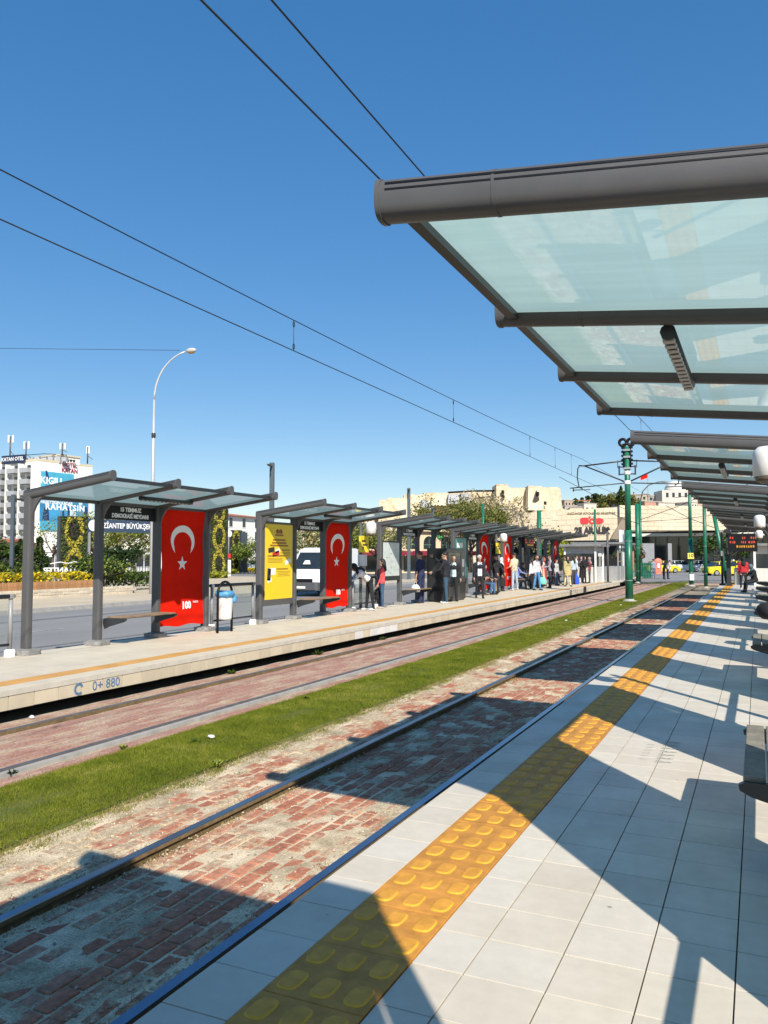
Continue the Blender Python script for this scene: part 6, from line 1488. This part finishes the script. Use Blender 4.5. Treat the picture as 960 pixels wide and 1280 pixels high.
# ------------------------------------------------------------------ arcade of shops behind the third shelter
a, c = ground_at(430, 92, -.3), ground_at(588, 104, -.3); M, L_ = face_frame(a, c); t = thing('shop_arcade', 'cream shop row with arched windows and a dark red awning', 'building', (0, 0, 0))
H = h_at(664, 98) + .3; CRW = mat('cream_wall', (.62, .52, .36), .85, var=.08, scale=.5)
b = MB(); b.box((L_ / 2, -4, H / 2), (L_, 8, H), 0, M); b.build('wall', CRW, t)
zs = lambda v: h_at(v, 98) + .3
for q in range(7):
    x = L_ * (q + .5) / 7; w = L_ / 7 * .30; zb_, zm = zs(686), zs(679); pts = [(-w, zb_), (w, zb_), (w, zm)] + [(w * math.cos(k * PI / 8), zm + .9 * math.sin(k * PI / 8)) for k in range(1, 8)] + [(-w, zm)]
    b = MB(); b.prism(pts, 'y', .0, .05, 0, M @ Matrix.Translation((x, 0, 0))); wo = b.build('window', GLASS_D, t)
    b = MB(); b.box((x, .06, zb_ + .5), (2 * w, .06, .1), 0, M); b.box((x, .062, zb_ + .6), (.1, .05, 1.2), 0, M); b.build('glazing_bar', mat('green_frame', (.08, .15, .12), .5), wo)
    b = MB(); b.box((x, 1.0, zs(691.5)), (L_ / 7 - .1, 2.2, .55), 0, M); b.build('awning', mat('dark_red_awning', (.22, .015, .03), .7, var=.1), t)
    b = MB(); b.box((x, .02, zs(704)), (L_ / 7 * .8, .12, 1.9), 0, M); b.build('shopfront', GLASS_D, t)
lettering('BAĞDAŞ', 1.0, PBLK, t, M @ Vector((L_ * .44, .06, zs(670))), M.to_3x3().to_4x4() @ FACE_Y, extrude=.03, bold=.04)
lettering('NİL', .9, mat('green_letter', (.02, .25, .08), .5), t, M @ Vector((L_ * .73, .06, zs(670))), M.to_3x3().to_4x4() @ FACE_Y, extrude=.03, bold=.04)
b = MB(); b.box((L_ / 2, -3.8, H + .2), (L_ + .4, 8.6, .4), 0, M); b.build('cornice', MATS['cream_trim'], t)
# ------------------------------------------------------------------ museum
t = thing('museum_building', 'long pale limestone museum with a red logo and dark glazed ground floor', 'museum', (0, 0, 0))
def slab_wall(u0, d0, u1, d1, vt0, vt1, vb, nm='stone_wall', th=2.0, m=STONE, rows=6, cols=8, panelise=True):
    a, c = ground_at(u0, d0, 0), ground_at(u1, d1, 0); M, L_ = face_frame(a, c); zt0, zt1 = h_at(vt0, d0), h_at(vt1, d1); zb0, zb1 = h_at(vb, d0), h_at(vb, d1)
    b = MB(); b.add([(0, 0, zb0), (L_, 0, zb1), (L_, 0, zt1), (0, 0, zt0), (0, -th, zb0), (L_, -th, zb1), (L_, -th, zt1), (0, -th, zt0)], [(3, 2, 1, 0), (4, 5, 6, 7), (0, 1, 5, 4), (1, 2, 6, 5), (2, 3, 7, 6), (3, 0, 4, 7)], 0, False, M)
    b.build(nm, m, t)
    # cladding panels, a shade proud of the wall, with open joints
    if panelise:
        q = MB(); g = .045
        for r in range(rows):
            for k in range(cols):
                f0, f1 = k / cols, (k + 1) / cols; sh_ = (.5 / cols if r % 2 else 0)
                f0 = min(1, f0 + sh_); f1 = min(1, f1 + sh_)
                if f1 - f0 < .01: continue
                def P(f, s, e): zb = zb0 + (zb1 - zb0) * f; zt = zt0 + (zt1 - zt0) * f; return (L_ * f + e, .05, zb + (zt - zb) * s)
                z = .028
                p = [P(f0, r / rows, g), P(f1, r / rows, -g), P(f1, (r + 1) / rows, -g), P(f0, (r + 1) / rows, g)]
                p = [(x, y, zz_ + (g * .5 if i < 2 else -g * .5)) for i, (x, y, zz_) in enumerate(p)]
                q.add([*p, *[(x, y - .06, zz_) for x, y, zz_ in p]], [(3, 2, 1, 0), (0, 1, 5, 4), (1, 2, 6, 5), (2, 3, 7, 6), (3, 0, 4, 7)], 0, False, M)
        o = q.build('cladding_panel', m, t); o['kind'] = 'stuff'
    return M, L_
Ma, La = slab_wall(560, 116, 690, 113, 652, 638, 676, rows=4, cols=9)
Mb, Lb = slab_wall(690, 113, 772, 112, 638, 634, 676, rows=6, cols=7)
Mc, Lc = slab_wall(775, 117, 1010, 121, 631.5, 634, 663, rows=6, cols=14)
# splayed reveal between the wings, a rising triangle, its shade put into the colour
q0, q1 = ground_at(763, 111.8, 0), ground_at(781, 112.2, 0); M, L_ = face_frame(q0, q1); hv = lambda v: h_at(v, 112)
b = MB(); b.prism([(0, hv(674)), (L_, hv(674)), (L_, hv(646)), (L_ * .86, hv(646))], 'y', -4.5, .16, 0, M); b.build('sloping_fin', mat('shaded_fin_stone', (.24, .195, .145), .85, var=.1, scale=.5), t)
# band, ledge and glazed ground floor
a, c = ground_at(690, 132, 0), ground_at(1010, 117, 0); M, L_ = face_frame(a, c); zb = lambda v: h_at(v, 120)
b = MB(); b.box((L_ / 2, .2, zb(667.5)), (L_, 1.2, .45), 0, M); b.build('ledge', mat('white_ledge', (.70, .67, .60), .7, var=.05), t)
b = MB(); b.box((L_ / 2, -.5, zb(664)), (L_, 1.0, .3), 0, M); b.build('dark_band', BLACK, t)
b = MB(); b.box((L_ / 2, -2.0, (zb(669) - .3) / 2), (L_, 2.0, zb(669) + .3), 0, M); b.build('glazed_wall', GLASS_D, t)
for k in range(22):
    b = MB(); b.box((L_ * (k + .5) / 22, -.92, (zb(669) - .3) / 2), (.12, .16, zb(669) + .3), 0, M); b.build('mullion', PLAST, t)
for (u, w) in ((808, 1.6), (802, .8), (837, .5), (816, .3)):
    p = ground_at(u, 117, 0); b = MB(); b.box((p.x, p.y, 1.9), (w, .5, 3.4), 0); b.build('pier', mat('grey_pier', (.30, .31, .33), .6, var=.1), t)
a2 = ground_at(640, 150, 0)
b = MB(); M2b, L2b = face_frame(ground_at(600, 114.5, 0), ground_at(773, 111, 0)); b.box((L2b / 2, .2, h_at(678, 112)), (L2b, 1.2, .5), 0, M2b); b.box((L2b / 2, -1.5, h_at(678, 112) / 2 - .3), (L2b, 1.2, h_at(678, 112) + .3), 0, M2b); b.build('dark_band', BLACK, t)
# lettering
def fit_letters(txt, x0, x1, z0_, z1_, M, m, bold):
    me = text_mesh(txt, 1.0, extrude=.05, bold=bold); co = [v.co for v in me.vertices]
    a, c, e, g = min(v.x for v in co), max(v.x for v in co), min(v.y for v in co), max(v.y for v in co)
    for v in me.vertices: v.co = Vector((x0 + (x1 - x0) * (v.co.x - a) / (c - a), .10 + v.co.z, z0_ + (z1_ - z0_) * (v.co.y - e) / (g - e)))
    me.transform(M); me.materials.clear(); me.materials.append(m); return link('lettering', me, t)
RBm = Mb.to_3x3().to_4x4() @ FACE_Y; zz2 = lambda v, f: h_at(v, 113 + (112 - 113) * f)
fit_letters('25 ARALIK', Lb * .345, Lb * .885, zz2(667.6, .66), zz2(658.6, .66), Mb, PBLK, .07)
BRZ = mat('bronze_letter', (.33, .26, .17), .6)
fit_letters('GAZİANTEP BÜYÜKŞEHİR BELEDİYESİ', Lb * .24, Lb * .97, zz2(643.4, .6), zz2(639.6, .6), Mb, BRZ, .01); fit_letters('P A N O R A M A', Lb * .47, Lb * .80, zz2(658.0, .66), zz2(656.2, .66), Mb, BRZ, .0)
LR = mat('logo_red', (.62, .02, .025), .5, var=.05)
def mblob(b, f, v, w, h, cut=0):
    pts = []
    for k in range(20):
        a = 2 * PI * k / 20; e = .55; pts.append((Lb * f + w * abs(math.cos(a)) ** e * (1 if math.cos(a) > 0 else -1), zz2(v, f) + h * abs(math.sin(a)) ** e * (1 if math.sin(a) > 0 else -1) * (1 - cut * (abs(math.cos(a)) if math.cos(a) * cut > 0 else 0) * .35)))
    b.prism([(x, z) for x, z in pts], 'y', .06, .14, 0, Mb)
lh = (zz2(647, .6) - zz2(655, .6)) / 2
b = MB(); mblob(b, .50, 651.0, Lb * .066, lh, 0); mblob(b, .725, 651.2, Lb * .062, lh * .9, .8); b.build('logo', LR, t)
b = MB(); c0 = (Lb * .615, zz2(651.5, .6))
for k in range(16):
    a0, a1 = 2 * PI * k / 16, 2 * PI * (k + 1) / 16
    b.prism([(c0[0] + r_ * math.cos(a), c0[1] + r_ * math.sin(a)) for r_, a in ((lh * .92, a0), (lh * .92, a1), (lh * .4, a1), (lh * .4, a0))], 'y', .06, .14, 0, Mb)
for dx_ in (-.32, .32): b.prism([(c0[0] + dx_ + q_ * .14, zz2(646.6, .6) + w_ * .10) for q_, w_ in ((-1, -1), (1, -1), (1, 1), (-1, 1))], 'y', .06, .14, 0, Mb)
b.build('logo', LR, t)
# ------------------------------------------------------------------ citadel hill and fortress
def ridge(name, pts, back, base_d, m, zbase=-.4, nseg=10, seed=1, rough=.6):
    """terrain: ground line at base_d rising to a ridge of (u, d, v) points, then falling behind"""
    r = random.Random(seed); vs = []; n = nseg + 4
    fine = []
    for i in range(len(pts) - 1):
        for k in range(6):
            f = k / 6; fine.append(tuple(pts[i][q] * (1 - f) + pts[i + 1][q] * f for q in range(3)))
    fine.append(pts[-1])
    for (u, d, v) in fine:
        zt = h_at(v, d)
        for k in range(n):
            f = k / nseg
            if f <= 1: dd = base_d + (d - base_d) * f; z = zbase + (zt - zbase) * (f ** 1.15)
            else: dd = d + back * (f - 1) * nseg / 3; z = zbase + (zt - zbase) * max(0, 1 - (f - 1) * nseg / 3.2)
            jit = rough if 0 < f < 1 else 0
            vs.append(ground_at(u, dd + r.uniform(-jit, jit), z + r.uniform(-jit, jit)))
    b = MB(); N_ = len(fine); b.add([tuple(x) for x in vs], [(i * n + j, (i + 1) * n + j, (i + 1) * n + j + 1, i * n + j + 1) for i in range(N_ - 1) for j in range(n - 1)], 0, False)
    return struct(b.build(name, m))
ridge('citadel_hill', [(380, 230, 676), (440, 225, 664), (480, 222, 650), (540, 222, 648), (600, 225, 642), (640, 228, 636), (700, 230, 634), (722, 232, 642), (745, 236, 656), (775, 240, 680)], 60, 172, ROCK, seed=3, rough=.9)
ridge('far_hill', [(560, 420, 660), (660, 430, 640), (700, 430, 630), (740, 430, 626), (790, 430, 622), (840, 430, 617), (900, 430, 620), (960, 440, 626), (1080, 440, 640)], 100, 300, mat_two('far_hill_scrub', (.20, .17, .085), (.40, .33, .21), .03, .4, .6, .3, grain=.3), seed=6, rough=1.6)
t = thing('citadel_fortress', 'ruined pale stone citadel with square towers on the hill', 'fortress', (0, 0, 0))
def fort(u0, u1, d, vt, vb, depth=6, nm='wall_section', m=STONE2, dd=0):
    a, c = ground_at(u0, d, 0), ground_at(u1, d + dd, 0); M, L_ = face_frame(a, c); z1, z0_ = h_at(vt, d), h_at(vb, d)
    b = MB(); b.add([(-.3, .9, z0_), (L_ + .3, .9, z0_), (L_, 0, z1), (0, 0, z1), (-.3, -depth, z0_), (L_ + .3, -depth, z0_), (L_, -depth, z1), (0, -depth, z1)], [(3, 2, 1, 0), (4, 5, 6, 7), (0, 1, 5, 4), (1, 2, 6, 5), (2, 3, 7, 6), (3, 0, 4, 7)], 0, False, M)
    # uneven battered top course
    r = random.Random(int(u0)); x = 0
    while x < L_ - .8:
        w = r.uniform(.7, 1.8); w = min(w, L_ - x); b.box((x + w / 2, -depth / 2, z1 + r.uniform(.05, .22)), (w, depth, .5), 0, M); x += w
    return b.build(nm, m, t), M, L_
fort(621, 637, 226, 607, 640, 9, 'tower'); fort(637, 662, 229, 611, 640); o, M, L_ = fort(661, 678, 225, 609, 638, 9, 'tower'); fort(678, 701, 228, 610.5, 638, 10)
b = MB(); b.prism([(1.0, h_at(627, 225)), (1.7, h_at(618, 225)), (2.1, h_at(613, 225)), (2.6, h_at(619, 225)), (2.9, h_at(625, 225)), (1.9, h_at(628, 225))], 'y', .3, .9, 0, M); b.build('dark_opening', mat('niche_shadow', (.06, .05, .045), .9), t)
for (u, v, d) in ((629, 615, 225.5), (629.5, 621, 225.2), (673, 617, 224.6), (682, 629, 226)):
    p = ground_at(u, d - .5, h_at(v, d)); b = MB(); b.box((p.x, p.y, p.z), (.5, 1.2, .9)); b.build('arrow_slit', BLACK, t)
fort(585, 622, 232, 615, 645, 10); fort(560, 585, 230, 616.5, 640, 10); fort(530, 562, 226, 617.5, 645, 9); fort(505, 532, 224, 620, 650, 9); fort(484, 508, 223, 624, 655, 9); fort(474, 486, 222, 626, 658, 9, m=ROCK); fort(440, 476, 228, 641, 668, 9, m=ROCK)
for (u0, u1, d, vt, vb, m) in ((540, 557, 222, 623, 632, STONE), (561, 573, 222, 619, 630, BALC), (577, 588, 222, 618, 628, BALC), (527, 537, 222, 627, 637, BALC)):
    fort(u0, u1, d, vt, vb, 5, 'scaffold_panel', m)
a, c = ground_at(560, 228, h_at(615.5, 228)), ground_at(624, 230, h_at(613.3, 230)); b = MB(); b.tube([tuple(a), tuple((a + c) / 2 + Vector((0, 0, .2))), tuple(c)], .28, 5); b.build('roof_edge', BLACK, t)
# ------------------------------------------------------------------ houses, trees and the dome on the far hill
r = random.Random(12)
HW = [mat('house_a', (.52, .45, .35), .9), mat('house_b', (.44, .33, .26), .9), mat('house_c', (.58, .53, .46), .9), mat('house_d', (.40, .36, .32), .9), mat('house_e', (.45, .25, .20), .9)]
for i in range(46):
    u = 690 + 230 * (i + r.random() * .7) / 46; row = r.choice((0, 0, 1)); d = 405 - 28 * row + r.uniform(-5, 5)
    vt = (628 - (u - 690) * .055 if u < 850 else 619.5 + (u - 850) * .05) + 7 * row + r.uniform(-3.5, 3)
    if 752 < u < 778: continue
    w, h, dp = r.uniform(5, 10), r.uniform(4, 8), r.uniform(6, 9); p = ground_at(u, d, h_at(vt, d) - h)
    wi = r.randrange(5); ri = r.random() < .25; t = thing('hill_house', 'small %s house with %s roof on the hill, %s the pulley pole' % (('tan', 'brownish', 'pale cream', 'grey', 'reddish')[wi], 'red tiled' if ri else 'flat grey', 'left of' if u < 785 else 'right of'), 'house', tuple(p), YAW + r.uniform(-.5, .5), 'houses on the far hillside')
    b = MB(); b.box((0, 0, h / 2 - 3), (w, dp, h + 6)); b.build('wall', HW[wi], t)
    b = MB(); b.box((0, 0, h + .15), (w + .5, dp + .5, .35)); b.build('roof', ROOF_T if ri else HW[3], t)
    b = MB()
    for q in range(3): b.box((-w * .32 + w * .32 * q, -dp / 2 - .02, h * .68), (w * .13, .2, 1.3)); b.box((-w * .32 + w * .32 * q, -dp / 2 - .02, h * .25), (w * .13, .2, 1.3))
    b.build('windows', GLASS_D, t)
p = ground_at(845, 395, h_at(619, 395)); t = thing('domed_mosque', 'pale domed mosque on the far hill beside the green pole', 'mosque', tuple(p), YAW)
b = MB(); b.box((0, 0, -2.0), (17, 12, 8)); b.build('wall', HW[2], t); b = MB(); b.lathe([(5.0, 1.5), (5.0, 2.9), (4.7, 4.2), (3.7, 5.6), (2.2, 6.6), (.3, 7.1)], 18); b.build('dome', mat('pale_dome', (.62, .60, .55), .7), t)
b = MB()
for q in range(5): b.box((-6 + 3 * q, -6.02, -.3), (1.2, .2, 2.2))
b.build('windows', GLASS_D, t)
p = ground_at(811, 380, h_at(640, 380)); t = thing('hill_flag', 'red flag on a tall mast over the far hill', 'flag', tuple(p), YAW); hm = h_at(591, 380) - h_at(640, 380)
b = MB(); b.tube([(0, 0, 0), (0, 0, hm)], .16, 6); b.build('mast', GREY_L, t); b = MB(); vs = [(-.2 - 1.1 * k, .3 * math.sin(k * 1.4), hm - .3 - 2.0 * j - .4 * k) for k in range(4) for j in (0, 1)]; b.add(vs, [(2 * k, 2 * k + 1, 2 * k + 3, 2 * k + 2) for k in range(3)]); b.build('cloth', RED, t)
for i, (u, d, vt, w, k) in enumerate([(777, 330, 608, 4, 0), (770, 335, 613, 8, 1), (763, 335, 618, 9, 1), (784, 330, 616, 8, 1), (756, 340, 621, 8, 1), (790, 335, 620, 7, 1), (752, 395, 618, 6, 0), (728, 400, 622, 6, 0), (735, 400, 620, 6, 0), (745, 400, 617, 7, 0), (704, 400, 626, 7, 0), (720, 400, 623, 6, 0), (858, 395, 611, 8, 0), (866, 395, 612, 9, 1)]):
    zt = h_at(vt, d); hh = 9 if i < 6 else 7
    tree(['dark conifer topping the hill left of the pulley pole', 'olive tree beside the dark conifer on the hill', 'broad olive bush on the hill left of the conifer', 'olive bush on the hill behind the pulley pole', 'olive bush at the left end of the hilltop bushes', 'low olive bush right of the pulley pole on the hill', 'small cypress left of the hilltop bushes', 'leftmost pair cypress among hill houses', 'right pair cypress among hill houses', 'tall cypress among hill houses', 'cypress at the left end of the hill houses', 'cypress between pale hill houses', 'dark tree right of the mosque dome', 'broad tree right of the mosque dome'][i], u, d, hh, w, 0, 70 + i, z=zt - hh, n=700, leaf=.5, mats=[DG, MG] if k == 0 else [OL, OL, MG], col_=(k == 0), group='trees on the far hill')
# ------------------------------------------------------------------ ticket kiosk and glass booth on the opposite platform
def kiosk(loc, rz, w, d, h, label):
    t = thing('ticket_kiosk', label, 'kiosk', loc, rz, None)
    b = MB(); b.box((0, 0, h + .06), (d + .8, w + .8, .14), ch=.03); b.build('roof', mat('kiosk_roof', (.20, .20, .20), .5, var=.1), t)
    b = MB()
    for x in (-d / 2, d / 2):
        for y in (-w / 2, w / 2): b.box((x, y, h / 2), (.12, .12, h))
    b.build('corner_post', WHITE, t)
    b = MB(); b.box((0, 0, .5), (d - .14, w - .14, 1.0)); b.box((0, 0, h - .25), (d - .14, w - .14, .45)); b.build('wall', mat('kiosk_wall', (.55, .54, .50), .6, var=.08), t)
    b = MB(); b.box((0, 0, (1.0 + h - .45) / 2), (d - .2, w - .2, h - 1.5)); b.build('windows', GLASS_D, t)
    b = MB(); b.box((d / 2 + .02, 0, h - .55), (.05, w * .5, .22)); b.build('notice', WHITE, t); return t
kiosk((-10.7, 55.4, 0), 0, 2.8, 2.0, 2.35, 'pale ticket kiosk behind the queue on the opposite platform')
t = thing('glass_booth', 'flat roofed glass booth with an orange poster at the end of the opposite platform', 'booth', (-10.4, 64.0, 0))
b = MB(); b.box((0, -1.0, 2.62), (3.6, 9.4, .14), ch=.04); b.build('roof', MATS['kiosk_roof'], t)
for y in (-5.2, -3.4, -1.2, .8, 2.6):
    for x in (-1.4, 1.4):
        b = MB(); b.box((x, y, 1.3), (.09, .09, 2.6)); b.build('post', GREY_L, t)
for y in (-4.3, -2.3, -.2, 1.7):
    b = MB(); b.box((1.4, y, 1.25), (.02, 1.6, 2.1)); b.build('glass_panel', CLEAR, t)
b = MB(); b.box((1.44, 1.7, 1.35), (.04, 1.5, 1.5)); b.build('orange_poster', mat('orange_poster', (.62, .24, .08), .5, var=.4, scale=3), t)
b = MB(); b.box((1.44, -2.9, 1.5), (.03, .7, 1.0)); b.build('white_poster', WHITE, t)
t = thing('ad_totem', 'white topped advert panel standing above the glass booth roof', 'advert panel', (-10.4, 70, 0)); b = MB(); b.box((0, 0, 1.0), (.2, .25, 2.0)); b.build('post', GREY, t); b = MB(); b.box((0, 0, 2.95), (.25, 1.3, 1.9), ch=.03); b.build('panel', WHITE, t); b = MB(); b.box((.135, .15, 2.85), (.02, .8, 1.4)); b.build('picture', CL.get('x') or mat('totem_picture', (.20, .28, .36), .4, var=.6, scale=2), t)
t = thing('pedestrian_signal_post', 'thin dark post at the end of the opposite platform', 'signal post', (-8.85, 53.6, 0)); b = MB(); b.tube([(0, 0, 0), (0, 0, 3.5)], .07, 8); b.box((0, 0, .03), (.4, .4, .06)); b.build('pole', GREY, t); b = MB(); b.box((0, 0, 3.45), (.3, .2, .14)); b.build('cap', DARK, t)
for i, y in enumerate((57.6, 59.2, 61.0)):
    t = thing('turnstile', ['steel turnstile nearest the ticket kiosk', 'middle steel turnstile before the glass booth', 'steel turnstile nearest the orange poster'][i], 'turnstile', (-9.3, y, 0), 0, 'turnstiles by the glass booth'); b = MB(); b.box((0, 0, .5), (.9, .28, 1.0), ch=.05); b.build('cabinet', ALU, t); b = MB(); b.tube([(.2, .14, .85), (.2, .55, .8)], .025, 6); b.build('arm', GREY_L, t)
f0, f1 = ground_at(791, 74, -.3), ground_at(815, 73, -.3); M, L_ = face_frame(f0, f1)
t = thing('green_fence', 'dark green slatted fence right of the pulley pole', 'fence', (0, 0, 0))
b = MB(); b.box((L_ / 2, 0, 1.25), (L_, .05, .07), 0, M); b.box((L_ / 2, 0, .25), (L_, .05, .07), 0, M); b.build('rail', GREEN, t)
gm = MB(); gm.box((0, .045, .72), (.11, .03, 1.4)); gme = gm.mesh('slat', GREEN)
for k in range(int(L_ / .135)):
    o = link('slat', gme, t); o.matrix_local = M @ Matrix.Translation((.07 + .135 * k, 0, 0))
t = thing('figure_sign', 'red and white cut out sign standing by the taxis', 'sign', tuple(ground_at(822, 92, -.29)), YAW); b = MB(); b.box((0, 0, .55), (.7, .2, 1.1), ch=.05); b.ball((0, 0, 1.35), (.5, .2, .45), 12); b.build('figure_board', mat('salmon_board', (.62, .18, .12), .6, var=.4, scale=2), t); b = MB(); b.box((0, -.16, .95), (.28, .04, .5)); b.build('white_patch', WHITE, t)
tree('brownish bush over the green fence', 787, 70, 3.3, 2.2, 0, 91, n=700, leaf=.16, mats=[leafmat('rust', (.20, .09, .035), .5), DG], name='bush', cat='bush')
tree('dark green street tree right of the leaning pole', 902, 100, 4.6, 5.5, 0, 92, n=1100, leaf=.22, mats=[DG, MG])
tree('green street tree behind the near departure board', 920, 104, 4.6, 5.0, 0, 93, n=900, leaf=.22, mats=[DG, MG])
# ------------------------------------------------------------------ end of the near platform
b = MB(); b.box((-3.2, 62.2, -.30), (3.6, 3.2, .06)); b.build('crossing_slab', mat('crossing_setts', (.42, .29, .21), .85, var=.2, scale=3)); struct(bpy.data.objects['crossing_slab'])
kiosk((.55, 52.8, 0), 0, 2.4, 1.5, 2.3, 'white framed ticket booth at the far end of the near platform')
for i, (x, y, h) in enumerate(((-1.95, 51.6, 3.1), (-1.55, 50.2, 3.25))):
    t = thing('gantry_post', ['slim dark post at the far edge of the near platform', 'thick dark post carrying the departure board'][i], 'post', (x, y, 0)); b = MB(); b.box((0, 0, h / 2), (.12 + .12 * i, .12 + .1 * i, h)); b.box((0, 0, .04), (.34, .34, .08)); b.build('post', BLACK if i == 0 else DARK, t); b = MB(); b.box((0, -.12, h * .6), (.1, .1, .3)); b.box((0, 0, h + .05), (.2, .2, .1)); b.build('fitting', GREY_L, t)
tt = bpy.data.objects['gantry_post.001']; b = MB(); b.box((.9, -.4, 3.16), (2.2, .12, .12)); b.build('beam', DARK, tt)
for i in range(2):
    t = thing('turnstile', ['steel turnstile just behind the thick gantry post', 'farther steel turnstile beside the white framed booth'][i], 'turnstile', (-1.2 + .0 * i, 53.2 + 1.4 * i, 0), 0, 'turnstiles by the near booth'); b = MB(); b.box((0, 0, .5), (.3, .9, 1.0), ch=.05); b.build('cabinet', ALU, t); b = MB(); b.tube([(.14, 0, .85), (.6, 0, .8)], .025, 6); b.build('arm', GREY_L, t)
# curved rails and patchy verge beyond the stop
b = MB(); b.quad([(-9, 62, -.335), (4, 64, -.335), (4, 68, -.335), (-9, 68, -.335)]); struct(b.build('verge', TURF))
for off in (0, 1.435):
    pts = [(-6.38 - off + .0, 62, -.30)] + [(-6.38 - off + 14 * (k / 8) ** 2, 62 + 17 * k / 8, -.285) for k in range(1, 9)]
    b = MB(); b.tube(pts, .05, 6); struct(b.build('curved_rail', RAIL_FAR))
# weeds and litter
r = random.Random(31)
def weed(x, y, z, s, label, m, n=46):
    t = thing('weed', label, 'weed', (x, y, z), 0, 'weeds between the tracks'); b = MB()
    for _ in range(n):
        a = r.uniform(0, 2 * PI); l = s * r.uniform(.4, 1); e = r.uniform(.3, 1.2); d = Vector((math.cos(a) * math.cos(e), math.sin(a) * math.cos(e), math.sin(e))); w = Vector((-math.sin(a), math.cos(a), 0)) * l * .13
        p0 = Vector((r.uniform(-.03, .03), r.uniform(-.03, .03), 0)); b.quad([tuple(p0), tuple(p0 + d * l * .5 + w), tuple(p0 + d * l + Vector((0, 0, -.15 * l))), tuple(p0 + d * l * .5 - w)])
    b.build('leaves', m, t)
weed(-4.68, 6.35, -.30, .10, 'leafy light green weed at the near edge of the turf', LG_)
weed(-5.35, 6.9, -.265, .07, 'dark clump of weed in the turf left of the pale litter', MG)
weed(-5.95, 6.5, -.30, .07, 'yellowish weed on the far edge of the turf', LG_)
weed(-6.2, 5.35, -.31, .06, 'dark dry weed tuft on the far rail bedding', DG)
weed(-5.6, 9.6, -.27, .08, 'thin dark weed at the far turf edge', DG)
weed(-8.25, 11.6, -.35, .13, 'green weed under the opposite platform edge near the chainage mark', MG, 60)
weed(-8.25, 14.6, -.35, .15, 'green weed under the opposite platform edge below the white patch', MG, 70)
weed(-8.3, 17.9, -.35, .13, 'green weed under the opposite platform edge farther along', MG, 60)
for i, (x, y, z, lab) in enumerate([(-8.2, 7.35, -.33, 'crumpled white paper on the far setts'), (-5.3, 7.1, -.25, 'pale litter lying in the turf'), (-5.0, 33.2, -.26, 'white litter beside the pulley pole'), (-5.3, 24.5, -.26, 'white scrap of litter in the far part of the turf')]):
    t = thing('litter', lab, 'litter', (x, y, z), 0); b = MB(); b.ball((0, 0, .012), (.045, .03, .018), 8); b.v = [(a * r.uniform(.7, 1.3), c * r.uniform(.7, 1.3), e * r.uniform(.6, 1.3)) for a, c, e in b.v]; b.build('paper', WHITE, t)
# worn stencil on the platform tiles, no longer legible
b = MB()
for k in range(7):
    y = 6.95 + .125 * k; b.quad([(-.80, y, .0035), (-.80, y + .016, .0035), (-.67, y + .05, .0035), (-.67, y + .03, .0035)]); b.quad([(-.80, y + .06, .0035), (-.80, y + .072, .0035), (-.70, y + .04, .0035), (-.70, y + .03, .0035)])
for k in range(6): y = 7.0 + .11 * k; b.quad([(-.93, y, .0035), (-.93, y + .012, .0035), (-.87, y + .03, .0035), (-.87, y + .018, .0035)])
b.build('worn_stencil', mat('faded_stencil', (.50, .49, .44), .8, var=.3, scale=30), platform)
